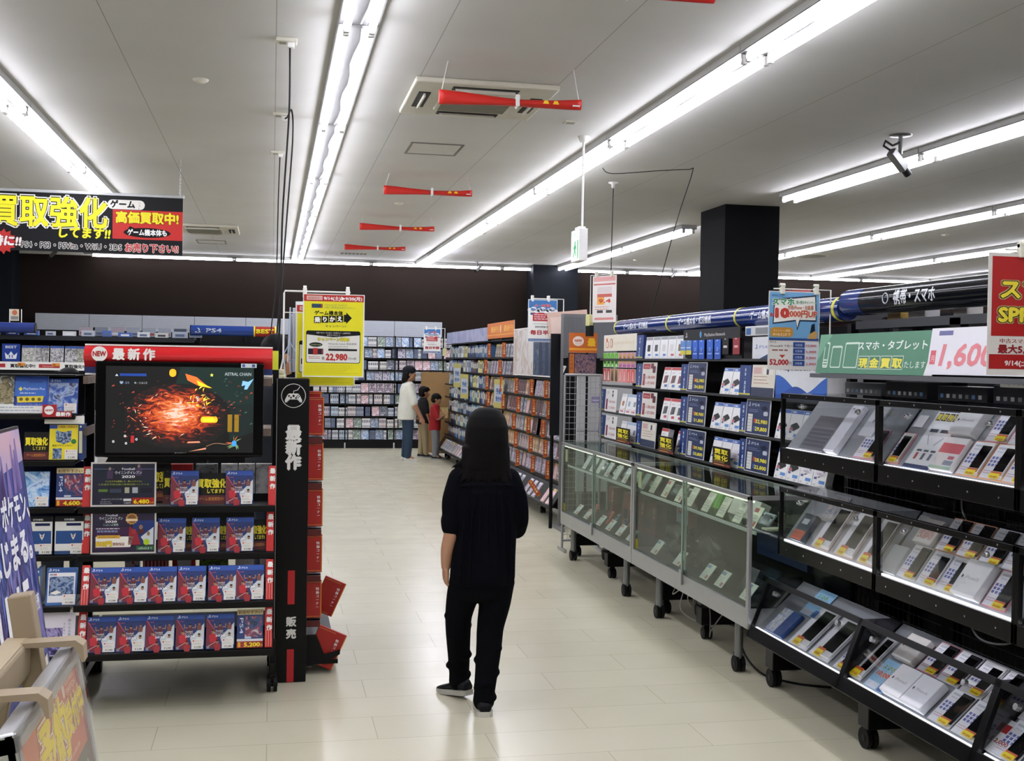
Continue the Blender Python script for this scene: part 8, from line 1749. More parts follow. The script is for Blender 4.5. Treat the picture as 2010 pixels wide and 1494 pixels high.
# hanging posters facing down the aisle
def clips(par, w, h, xs):
    for x in xs: MB().box(x - 0.012, x + 0.012, -0.01, 0.012, h - 0.015, h + 0.035, paint('d9d8c8', 0.4), 0.004).cyl((x - 0.012, 0.0, h + 0.03), (x + 0.012, 0.0, h + 0.03), 0.011, paint('d9d8c8', 0.4), 10).build('clip', par)
def sma_poster(loc, lab, rz=0):
    t = thing('poster', lab, 'poster', loc, (0, 0, R(rz))); w, h = 0.28, 0.4; y = -STEP
    m = MB(); m.box(-w / 2, w / 2, 0, 0.002, 0, h, paint('dad8d2', 0.4))
    m.rect(-w / 2 + 0.004, h * 0.4, w - 0.008, h * 0.59, y, '6fa4cc'); m.flat([(-w * 0.4, h * 0.9), (w * 0.42, h * 0.96), (w * 0.44, h * 0.62), (w * 0.12, h * 0.62), (w * 0.06, h * 0.5), (w * 0.03, h * 0.62), (-w * 0.42, h * 0.58)][::-1], y - STEP, '1c3248'); m.flat([(-w * 0.38, h * 0.88), (w * 0.4, h * 0.94), (w * 0.42, h * 0.64), (w * 0.1, h * 0.64), (w * 0.06, h * 0.54), (w * 0.03, h * 0.64), (-w * 0.4, h * 0.6)][::-1], y - 2 * STEP, 'e6e4dc')
    q = y - 3 * STEP
    text2(m, '中古スマホ', -w * 0.3, h * 0.93, h * 0.04, q, '3f7fae', 'e6eef2', 0.03, 0.03, w * 0.28); text2(m, 'スマホ', -w * 0.22, h * 0.83, h * 0.095, q, '3f8a5a', 'e6efe6', 0.05, 0.05, w * 0.42); text2(m, '買い替えキャンペーン', w * 0.23, h * 0.845, h * 0.05, q, '6a9a72', 'e6efe6', 0.03, 0.02, w * 0.4)
    text2(m, '対象iPhone・対象機', w * 0.12, h * 0.775, h * 0.06, q, 'b87a64', 'efe4dc', 0.03, 0.03, w * 0.5); text2(m, '10', -w * 0.24, h * 0.67, h * 0.155, q, 'b8382c', 'f2e6dc', 0.04, 0.08, w * 0.24); m.text('最大', -w * 0.43, h * 0.68, h * 0.05, q, 'b8382c', bold=0.03, width=w * 0.08); text2(m, ',000円UP', w * 0.16, h * 0.68, h * 0.1, q, 'c0583c', 'f2e6dc', 0.04, 0.05, w * 0.56)
    m.flat(rrect(-w * 0.46, h * 0.42, w * 0.44, h * 0.12, h * 0.04), q, 'c08a2c'); m.text('キャンペーン期間', -w * 0.24, h * 0.485, h * 0.035, q - STEP, 'efe0c0', width=w * 0.32); m.text('9/14(土)まで', -w * 0.24, h * 0.435, h * 0.042, q - STEP, 'efe0c0', width=w * 0.34, bold=0.03)
    m.flat([(w * 0.3, h * 0.42), (w * 0.42, h * 0.44), (w * 0.4, h * 0.6), (w * 0.34, h * 0.58)], q, '1f2530'); m.flat([(w * 0.26, h * 0.4), (w * 0.44, h * 0.4), (w * 0.46, h * 0.48), (w * 0.4, h * 0.5), (w * 0.3, h * 0.46)], q - STEP, 'c09a5a'); m.rect(-w / 2 + 0.004, h * 0.375, w - 0.008, h * 0.03, q, '2a4a86')
    m.text('例えば', -w * 0.4, h * 0.34, h * 0.035, y, '3a3a40', width=w * 0.12); m.text('iPhone8を下取り', -w * 0.24, h * 0.29, h * 0.035, y, '3a3a40', width=w * 0.44); m.flat([(-w * 0.28, h * 0.19), (-w * 0.22, h * 0.15), (-w * 0.16, h * 0.19)], y, 'b83a2c'); m.text('52,000', -w * 0.28, h * 0.065, h * 0.095, y, 'b02a2c', bold=0.05, width=w * 0.36); m.text('円', -w * 0.06, h * 0.065, h * 0.05, y, '4a3a3a'); lines(m, -w * 0.42, h * 0.24, w * 0.34, 1, 0.01, y, '9a6a64', h * 0.02, 6)
    for k, p in enumerate(('10,000', '5,000', '3,000', '2,000')): z = h * (0.285 - 0.078 * k); m.rect(-w * 0.01, z, w * 0.23, h * 0.07, y, '2c4a8a'); m.text('対象機', w * 0.1, z + h * 0.02, h * 0.035, y - STEP, 'b9c6e0', width=w * 0.14); m.rect(w * 0.22, z, w * 0.26, h * 0.07, y, 'd3d6dc'); m.text(p, w * 0.34, z + h * 0.012, h * 0.045, y - STEP, 'b84a44', bold=0.04, width=w * 0.2)
    m.build('sheet', t); clips(t, w, h, (-w * 0.24, w * 0.42))
    MB().tube([(-w * 0.4, 0.006, h + 0.012), (w * 0.72, 0.006, h + 0.012), (w * 0.72, 0.006, -0.12)], 0.004, WHITE, 6).build('wire_frame', t)
    return t
sma_poster((2.605, 5.5, 1.583), 'phone campaign poster priced 52,000 hanging in front of the console wall')
sma_poster((3.62, 6.75, 1.62), 'duplicate phone campaign poster half hidden behind the black tube header')
t = thing('poster', 'red and white phone sale poster cut off at the right edge', 'poster', (2.52, 3.5, 1.583)); w, h = 0.325, 0.413; y = -STEP
m = MB(); m.box(-w / 2, w / 2, 0, 0.002, 0, h, paint('d8d4cd', 0.4)); m.rect(-w / 2 + 0.014, h * 0.32, w - 0.022, h * 0.65, y, 'a81c1c'); m.rect(-w / 2 + 0.008, h * 0.05, w - 0.014, h * 0.12, y, 'a81c1c')
for tx, z, s_, ww in (('スマホ', 0.64, 0.17, 0.76), ('SPRING', 0.44, 0.16, 0.8)): text2(m, tx, w * 0.03, h * z, h * s_, y - STEP, 'e3d23a', '2a1208', 0.035, 0.05, w * ww, c2='a9986a')
text2(m, '開催中!!', w * 0.17, h * 0.345, h * 0.08, y - STEP, 'e6e0dc', None, 0, 0.04, w * 0.4); m.text('中古スマホ・タブレット', w * 0.02, h * 0.265, h * 0.04, y, '9c2a2c', bold=0.03, width=w * 0.74); m.text('最大5,000円引き', w * 0.04, h * 0.185, h * 0.075, y, '8a1c20', bold=0.05, width=w * 0.82); m.text('9/14(土)~9/30(月)', w * 0.04, h * 0.08, h * 0.055, y - STEP, 'e6dcd8', bold=0.03, width=w * 0.66); m.build('sheet', t); clips(t, w, h, (-w * 0.12, w * 0.4))
MB().tube([(-w * 0.3, 0.006, h + 0.012), (w * 0.6, 0.006, h + 0.012), (w * 0.6, 0.006, -0.12)], 0.004, WHITE, 6).build('wire_frame', t)
t = thing('poster', 'narrow red and white poster hanging high beside the exit sign', 'poster', (2.79, 9.6, 1.955), (0, 0, R(-62))); w, h = 0.29, 0.4
m = MB(); m.box(-w / 2, w / 2, 0, 0.002, 0, h, paint('dcd6d2', 0.4)); m.rect(-w * 0.46, h * 0.88, w * 0.92, h * 0.1, y, 'd49a98'); m.rect(-w * 0.46, h * 0.8, w * 0.92, h * 0.03, y, 'c05a58'); m.rect(-w * 0.3, h * 0.62, w * 0.62, h * 0.14, y, 'cfc4c4'); m.rect(-w * 0.3, h * 0.54, w * 0.62, h * 0.07, y, 'c05a50'); m.rect(-w * 0.3, h * 0.38, w * 0.3, h * 0.16, y, 'e0a03a'); m.text('9.4', w * 0.02, h * 0.42, h * 0.11, y - STEP, 'b8402c', bold=0.06, width=w * 0.5); lines(m, -w * 0.4, h * 0.32, w * 0.75, 2, h * 0.05, y, 'c0908c', h * 0.02, 3); m.rect(-w * 0.3, h * 0.2, w * 0.25, h * 0.06, y, '2c2c30'); m.rect(w * 0.08, h * 0.2, w * 0.25, h * 0.06, y, '2c2c30'); m.rect(-w * 0.4, h * 0.05, w * 0.8, h * 0.05, y, 'c9807c'); m.build('sheet', t); clips(t, w, h, (-w * 0.35, w * 0.3))
MB().tube([(w * 0.5, 0.008, h + 0.01), (-w * 0.62, 0.008, h + 0.01), (-w * 0.62, 0.008, 0.0)], 0.004, WHITE, 6).box(-w * 0.62 - 0.025, -w * 0.62 + 0.025, -0.02, 0.03, -0.12, -0.0, METB).build('wire_frame', t)
MB().box(-w * 0.62 - 0.025, -w * 0.62 + 0.025, -0.025, 0.03, -0.03, 0.07, paint('c9c78c', 0.5), 0.006).build('clamp', t)
for i, (x, y_, z, c, lab) in enumerate(((3.32, 6.45, 1.8, 'b9c4dc', 'blank pale blue sheet standing behind the black tube header'), (2.78, 5.85, 1.815, 'c05a58', 'red edged sheet peeking above the phone campaign poster'))):
    m = MB(); m.box(-0.1, 0.1, 0, 0.003, 0, 0.2, paint(c, 0.5)); tag(m.build('poster', None, (x, y_, z), (0, R(-4), 0)), lab, 'poster')
m = MB(); m.box(3.25, 3.6, 2.8, 9.6, 0.05, 1.62, paint('101012', 0.5)); m.box(3.25, 3.6, 5.6, 6.7, 1.62, 1.9, paint('17181a', 0.5)); tag(m.build('rear_shelving', None), 'dark backs of the shelving beyond the console wall', 'shelving')

# unseen shelving rows, added to cut light bouncing off the open floor
for i, (x0, x1, ya, yb) in enumerate(((5.8, 6.5, 1.0, 11.5), (8.6, 9.3, 3.0, 19.0), (11.4, 12.1, 5.0, 19.0), (-3.9, -3.2, 4.5, 19.5))):
    t = thing('added_shelving', 'unseen dark shelving added to cut floor bounce, %s' % ['nearest row beyond the console wall', 'second row beyond the console wall', 'third row beyond the console wall', 'row along the far left'][i], 'shelving', ((x0 + x1) / 2, (ya + yb) / 2, 0))
    w, L = (x1 - x0) / 2, (yb - ya) / 2
    MB().box(-0.02, 0.02, -L, L, 0.05, 1.55, paint('0e0e10', 0.5)).build('back_panel', t)
    for z in (0.1, 0.45, 0.8, 1.15, 1.5): MB().box(-w, w, -L, L, z, z + 0.02, BLK).build('shelf_board', t)
    MB().box(-w + 0.05, w - 0.05, -L + 0.05, L - 0.05, 0.0, 0.1, BLK).build('plinth', t)
# ================================================================== people
def smooth_pts(P, n=5):
    P = [Vector(p) for p in P]; out = []
    for i in range(len(P) - 1):
        p0 = P[max(i - 1, 0)]; p1 = P[i]; p2 = P[i + 1]; p3 = P[min(i + 2, len(P) - 1)]
        for k in range(n):
            s = k / n
            out.append(0.5 * ((2 * p1) + (p2 - p0) * s + (2 * p0 - 5 * p1 + 4 * p2 - p3) * s * s + (3 * p1 - p0 - 3 * p2 + p3) * s ** 3))
    out.append(P[-1]); return out
def lerp_list(R_, n=5):
    out = []
    for i in range(len(R_) - 1):
        for k in range(n): out.append(R_[i] + (R_[i + 1] - R_[i]) * k / n)
    return out + [R_[-1]]
def ellipsoid(m, c, r, mat, mx=None, n=14):
    bm = bmesh.new(); bmesh.ops.create_uvsphere(bm, u_segments=n * 2, v_segments=n, radius=1.0)
    for v in bm.verts:
        p = Vector((v.co.x * r[0], v.co.y * r[1], v.co.z * r[2]))
        if mx is not None: p = mx @ p
        v.co = p + Vector(c)
    m.bm(bm, mat, True)
def limb(m, pts, rad, mat, n=14):
    """tapering rounded limb"""
    P = smooth_pts(pts); rr = lerp_list(list(rad))
    m.tube(P, rr, mat, n)
    ellipsoid(m, P[0], (rr[0],) * 3, mat, None, 8); ellipsoid(m, P[-1], (rr[-1],) * 3, mat, None, 8)
def loft(m, rings, mat, n=28, sq=2.2):
    """stack of rounded-oblong rings: (cx, cy, cz, half width, half depth)"""
    vs = []; fs = []
    K = [Vector((a, b, c, )) for a, b, c, d, e in rings]
    C_ = smooth_pts(K, 4); W_ = lerp_list([q[3] for q in rings], 4); D_ = lerp_list([q[4] for q in rings], 4)
    for p, w, d in zip(C_, W_, D_):
        for k in range(n):
            a = 2 * math.pi * k / n; c, s = math.cos(a), math.sin(a)
            vs.append((p.x + math.copysign(abs(c) ** (2 / sq), c) * w, p.y + math.copysign(abs(s) ** (2 / sq), s) * d, p.z))
    N = len(C_)
    for i in range(N - 1):
        for k in range(n):
            l = (k + 1) % n; fs.append((i * n + k, i * n + l, (i + 1) * n + l, (i + 1) * n + k))
    fs.append(tuple(range(n))[::-1]); fs.append(tuple(range((N - 1) * n, N * n)))
    m.add(vs, fs, mat, True)
def merge(m, name, parent, voxel, mat, it=3):
    """grow one continuous skin over the collected shapes"""
    me = bpy.data.meshes.new(name); me.from_pydata(m.v, [], m.f); me.update()
    o = bpy.data.objects.new(name, me); COL.objects.link(o)
    r = o.modifiers.new('skin', 'REMESH'); r.mode = 'VOXEL'; r.voxel_size = voxel; r.use_smooth_shade = True
    s = o.modifiers.new('soften', 'SMOOTH'); s.iterations = it; s.factor = 0.5
    dg = bpy.context.evaluated_depsgraph_get(); dg.update()
    out = bpy.data.meshes.new_from_object(o.evaluated_get(dg))
    bpy.data.objects.remove(o); bpy.data.meshes.remove(me)
    out.materials.clear(); out.materials.append(mat); out.name = name
    return link(name, out, parent)
def hand(m, wrist, d, nrm, side, s, mat, curl=0.35):
    """palm, four unequal fingers with knuckle bends and a thumb from the side of the palm; nrm points out of the palm"""
    w = Vector(wrist); d = Vector(d).normalized(); nr = Vector(nrm); nr = (nr - d * nr.dot(d)).normalized(); a = d.cross(nr).normalized() * side
    for q in (-0.026, -0.009, 0.009, 0.026):
        limb(m, [w + d * 0.0 * s + a * q * 0.55 * s, w + d * 0.04 * s + a * q * s, w + d * 0.078 * s + a * q * s], [0.0155 * s, 0.014 * s, 0.0115 * s], mat, 10)
    for q, L, e in ((0.028, 0.062, 0.0), (0.0095, 0.07, 0.05), (-0.0095, 0.066, 0.1), (-0.028, 0.05, 0.18)):
        p = w + d * 0.076 * s + a * q * s; pts = [p]; ang = (curl * 0.5 + e)
        for k in range(3):
            dd = (d * math.cos(ang) + nr * math.sin(ang) + a * q * 1.5).normalized(); p = p + dd * L * s * (0.42, 0.32, 0.26)[k]; pts.append(p); ang += curl
        limb(m, pts, [0.0092 * s, 0.0085 * s, 0.0078 * s, 0.0066 * s], mat, 8)
    p = w + d * 0.022 * s + a * 0.026 * s
    limb(m, [p, p + (d * 0.7 + a * 0.75 + nr * 0.25) * 0.03 * s, p + (d * 1.7 + a * 1.0 + nr * 0.6) * 0.031 * s], [0.013 * s, 0.011 * s, 0.0078 * s], mat, 8)
def head_shape(m, c, s, yaw, mat, pitch=0.0):
    """skull, jaw, nose, brow, lips and ears; local +y is where the face looks"""
    Q = Matrix.Rotation(yaw, 3, 'Z') @ Matrix.Rotation(pitch, 3, 'X'); c = Vector(c)
    def at(x, y, z): return c + Q @ Vector((x, y, z)) * s
    ellipsoid(m, at(0, -0.012, 0.022), (0.074 * s, 0.092 * s, 0.085 * s), mat, Q)
    ellipsoid(m, at(0, 0.022, -0.045), (0.055 * s, 0.062 * s, 0.066 * s), mat, Q)
    ellipsoid(m, at(0, 0.05, -0.088), (0.026 * s, 0.024 * s, 0.02 * s), mat, Q)
    limb(m, [at(0, 0.076, 0.01), at(0, 0.09, -0.018), at(0, 0.1, -0.034)], [0.008 * s, 0.01 * s, 0.0125 * s], mat, 8)
    for e in (-1, 1):
        ellipsoid(m, at(e * 0.01, 0.091, -0.036), (0.008 * s, 0.008 * s, 0.006 * s), mat, Q, 6)
        ellipsoid(m, at(e * 0.03, 0.072, 0.018), (0.024 * s, 0.012 * s, 0.008 * s), mat, Q, 6)
        ellipsoid(m, at(e * 0.037, 0.056, -0.028), (0.021 * s, 0.018 * s, 0.018 * s), mat, Q, 6)
        ellipsoid(m, at(e * 0.074, -0.008, -0.012), (0.009 * s, 0.018 * s, 0.029 * s), mat, Q, 6)
    ellipsoid(m, at(0, 0.082, -0.06), (0.02 * s, 0.009 * s, 0.0045 * s), mat, Q, 6); ellipsoid(m, at(0, 0.08, -0.069), (0.017 * s, 0.009 * s, 0.005 * s), mat, Q, 6)
    return at
def face_parts(par, at, s, lip='8a4a44'):
    for e in (-1, 1):
        m = MB(); ellipsoid(m, at(e * 0.03, 0.076, -0.002), (0.0125 * s, 0.007 * s, 0.0065 * s), paint('dcd8d2', 0.25), None, 6); ellipsoid(m, at(e * 0.03, 0.0815, -0.002), (0.0058 * s, 0.0035 * s, 0.0058 * s), paint('1c120e', 0.2), None, 6); m.build('eye', par)
        m = MB(); limb(m, [at(e * 0.014, 0.089, 0.019), at(e * 0.03, 0.087, 0.024), at(e * 0.047, 0.077, 0.02)], [0.0022 * s, 0.003 * s, 0.0015 * s], paint('140e0c', 0.6), 6); m.build('eyebrow', par)
    m = MB(); limb(m, [at(-0.018, 0.084, -0.064), at(0, 0.0915, -0.064), at(0.018, 0.084, -0.064)], [0.0022 * s, 0.0034 * s, 0.0022 * s], paint(lip, 0.4), 6); m.build('mouth', par)
def shoe(par, ank, fwd, s, upper, sole, pitch=0.0, name='shoe'):
    """low trainer with a pale sole as its own piece"""
    t = Vector((fwd[0], fwd[1], 0)); t.normalize(); yaw = math.atan2(-t.x, t.y)
    X = Matrix.Translation(Vector((ank[0], ank[1], 0))) @ Matrix.Rotation(yaw, 4, 'Z') @ Matrix.Translation(Vector((0, 0.11 * s, 0.0))) @ Matrix.Rotation(pitch, 4, 'X') @ Matrix.Translation(Vector((0, -0.11 * s, 0.0)))
    m = MB(); prof = [(-0.062, 0.03, 0.06), (-0.045, 0.037, 0.082), (0.0, 0.038, 0.085), (0.04, 0.041, 0.068), (0.09, 0.046, 0.05), (0.135, 0.042, 0.042), (0.165, 0.026, 0.034)]
    n = 12; vs = []; fs = []
    for y, w, h in prof:
        for k in range(n):
            a = 2 * math.pi * k / n; vs.append(X @ Vector((math.cos(a) * w * s, y * s, (0.02 + (h - 0.02) * (0.5 + 0.5 * math.sin(a))) * s)))
    for i in range(len(prof) - 1):
        for k in range(n): l = (k + 1) % n; fs.append((i * n + k, i * n + l, (i + 1) * n + l, (i + 1) * n + k))
    fs.append(tuple(range(n))[::-1]); fs.append(tuple(range((len(prof) - 1) * n, len(prof) * n)))
    m.add(vs, fs, paint(upper, 0.5), True); o = m.build(name, par)
    m = MB(); out = []
    for y, w, h in [(-0.068, 0.022, 0)] + prof + [(0.174, 0.012, 0)]: out.append((w * 1.06 * s, y * s))
    poly = out + [(-x, y) for x, y in out[::-1]]
    vs = [X @ Vector((x, y, 0.0)) for x, y in poly] + [X @ Vector((x, y, 0.026 * s)) for x, y in poly]; N = len(poly)
    m.add(vs, [tuple(range(N))[::-1], tuple(range(N, 2 * N))] + [(i, (i + 1) % N, (i + 1) % N + N, i + N) for i in range(N)], paint(sole, 0.5)); m.build('sole', o)
    return o
SKIN = paint('b98a6e', 0.5); HAIR = paint('070505', 0.7, 0, 0.12)

# ---- the girl walking away down the aisle (faces +y)
g = thing('person', 'girl with long black hair in dark shirt and trousers walking away up the aisle', 'person', (0.97, 5.28, 0))
b = MB(); sk = SKIN
head_shape(b, (0.012, 0.03, 1.268), 1.0, R(-4), sk)
limb(b, [(0.008, 0.0, 1.06), (0.01, 0.012, 1.14), (0.012, 0.02, 1.2)], [0.05, 0.044, 0.046], sk)
loft(b, [(0.0, 0.0, 0.53, 0.07, 0.05), (0.0, -0.0, 0.58, 0.11, 0.072), (0.0, 0.0, 0.70, 0.105, 0.072), (0.0, 0.005, 0.82, 0.105, 0.075), (0.0, 0.0, 0.95, 0.125, 0.08), (0.003, 0.0, 1.05, 0.115, 0.065), (0.005, 0.0, 1.1, 0.06, 0.045)], sk)
limb(b, [(-0.128, 0.0, 1.03), (-0.145, -0.02, 0.92), (-0.152, -0.025, 0.82), (-0.166, -0.005, 0.735), (-0.168, 0.02, 0.65)], [0.044, 0.04, 0.034, 0.031, 0.0225], sk)
hand(b, (-0.168, 0.022, 0.65), (0.02, 0.12, -1), (0.9, 0.1, 0.1), -1, 0.82, sk, 0.45)
limb(b, [(0.135, 0.0, 1.03), (0.158, 0.0, 0.92), (0.165, 0.02, 0.83), (0.15, 0.12, 0.78), (0.12, 0.2, 0.77)], [0.044, 0.04, 0.034, 0.03, 0.0225], sk)
hand(b, (0.12, 0.2, 0.77), (-0.3, 1, 0.05), (-0.5, 0, -0.8), 1, 0.8, sk, 0.4)
for sx, pts in ((-1, [(-0.07, 0.0, 0.56), (-0.09, 0.06, 0.40), (-0.085, 0.12, 0.24), (-0.075, 0.165, 0.09)]), (1, [(0.068, 0.0, 0.56), (0.045, -0.01, 0.37), (0.02, -0.06, 0.22), (-0.004, -0.115, 0.09)])):
    limb(b, pts, [0.055, 0.045, 0.04, 0.03], sk)
    limb(b, [pts[-1], (pts[-1][0], pts[-1][1] + 0.07, 0.045)], [0.03, 0.026], sk)
merge(b, 'body', g, 0.0046, sk, 3)
at_ = head_shape(MB(), (0.012, 0.03, 1.268), 1.0, R(-4), sk); face_parts(g, at_, 1.0)
DKC = paint('07080e', 0.9, 0, 0.08); DKT = paint('06070b', 0.9, 0, 0.08)
m = MB()   # loose shirt
loft(m, [(-0.003, 0.0, 0.572, 0.142, 0.108), (0.0, -0.004, 0.60, 0.152, 0.114), (0.003, -0.003, 0.70, 0.15, 0.112), (0.008, 0.0, 0.82, 0.149, 0.108), (0.005, 0.0, 0.95, 0.152, 0.1), (0.003, -0.002, 1.04, 0.158, 0.086), (0.004, 0.0, 1.085, 0.135, 0.07), (0.006, 0.005, 1.12, 0.075, 0.055)], DKC, 32)
limb(m, [(-0.11, 0.0, 1.055), (-0.14, -0.008, 0.96), (-0.146, -0.018, 0.885), (-0.15, -0.02, 0.85)], [0.058, 0.055, 0.049, 0.046], DKC); limb(m, [(-0.15, -0.02, 0.868), (-0.149, -0.02, 0.842)], [0.052, 0.05], DKC)
limb(m, [(0.118, 0.0, 1.05), (0.152, 0.0, 0.96), (0.168, 0.01, 0.87), (0.168, 0.03, 0.835)], [0.058, 0.056, 0.05, 0.047], DKC); limb(m, [(0.166, 0.02, 0.855), (0.165, 0.04, 0.82)], [0.053, 0.05], DKC)
for k in range(7):   # folds down the back
    x = -0.11 + k * 0.037; limb(m, [(x * 0.8, -0.1, 1.0), (x, -0.106 - 0.004 * (k % 2), 0.85), (x * 1.08, -0.109, 0.7), (x * 1.12, -0.108, 0.59)], [0.004, 0.007, 0.008, 0.006], DKC, 8)
limb(m, [(-0.15, -0.07, 1.03), (-0.05, -0.086, 1.035), (0.07, -0.086, 1.035), (0.15, -0.07, 1.03)], [0.004, 0.005, 0.005, 0.004], DKC, 8)
merge(m, 'shirt', g, 0.006, DKC, 3)
m = MB()   # trousers, bunched at knees and ankles
loft(m, [(0.0, 0.0, 0.495, 0.085, 0.07), (0.0, 0.0, 0.52, 0.13, 0.092), (0.0, -0.004, 0.60, 0.14, 0.098), (0.0, 0.0, 0.68, 0.125, 0.09)], DKT)
for pts, ph in (([(-0.072, 0.0, 0.58), (-0.088, 0.03, 0.50), (-0.098, 0.06, 0.41), (-0.094, 0.09, 0.32), (-0.083, 0.13, 0.21), (-0.075, 0.16, 0.11), (-0.074, 0.165, 0.075)], 0.3), ([(0.07, 0.0, 0.58), (0.06, -0.005, 0.48), (0.04, -0.012, 0.37), (0.028, -0.045, 0.28), (0.012, -0.08, 0.18), (-0.002, -0.112, 0.10), (-0.006, -0.12, 0.06)], 1.4)):
    limb(m, pts, [0.084, 0.074, 0.063, 0.059, 0.053, 0.048, 0.05], DKT, 18)
    P = smooth_pts(pts, 4)
    for k in range(6, len(P) - 1, 2):
        r0 = 0.058 - 0.013 * (k / len(P)); a = ph + k * 1.9
        limb(m, [P[k] + Vector((math.cos(a + q) * r0, math.sin(a + q) * r0, 0.012 * math.sin(q))) for q in (-0.9, -0.3, 0.3, 0.9)], [0.008, 0.016, 0.016, 0.008], DKT, 8)
merge(m, 'trousers', g, 0.006, DKT, 3)
shoe(g, (-0.066, 0.15), (-0.5, 0.8), 0.92, '101116', 'a9a79f', R(-8)); shoe(g, (-0.004, -0.12), (0.1, 1), 0.92, '0c0d12', 'c4c2b8', R(0))
m = MB()   # hair
loft(m, [(0.014, 0.02, 1.386, 0.03, 0.035), (0.014, 0.018, 1.375, 0.058, 0.066), (0.013, 0.012, 1.345, 0.083, 0.092), (0.012, 0.006, 1.30, 0.097, 0.105), (0.01, -0.002, 1.24, 0.101, 0.103), (0.006, -0.012, 1.18, 0.103, 0.09), (0.0, -0.026, 1.13, 0.108, 0.07), (-0.002, -0.036, 1.105, 0.104, 0.056)], HAIR, 32)
rh = random.Random(3)
for k in range(40):
    a = math.pi + (k / 39) * math.pi; x = 0.002 + 0.103 * math.cos(a); y = -0.03 + 0.05 * math.sin(a)
    L = 0.03 + 0.035 * rh.random(); fx_ = (0.03 if x > 0.05 else (-0.05 if x < -0.05 else 0.0)) * rh.random()
    limb(m, [(x * 0.94 + 0.002, y + 0.01, 1.2), (x, y, 1.12), (x + fx_ * 0.5, y - 0.004, 1.1 - L * 0.5), (x + fx_, y - 0.003, 1.1 - L)], [0.016, 0.013, 0.008, 0.003], HAIR, 7)
for dx, z in ((-0.155, 1.112), (-0.145, 1.1), (-0.138, 1.122)): limb(m, [(-0.08, -0.02, 1.2), (-0.1, -0.03, 1.15), (dx, -0.03, z)], [0.018, 0.012, 0.003], HAIR, 7)
hr = merge(m, 'hair', g, 0.0045, HAIR, 2)

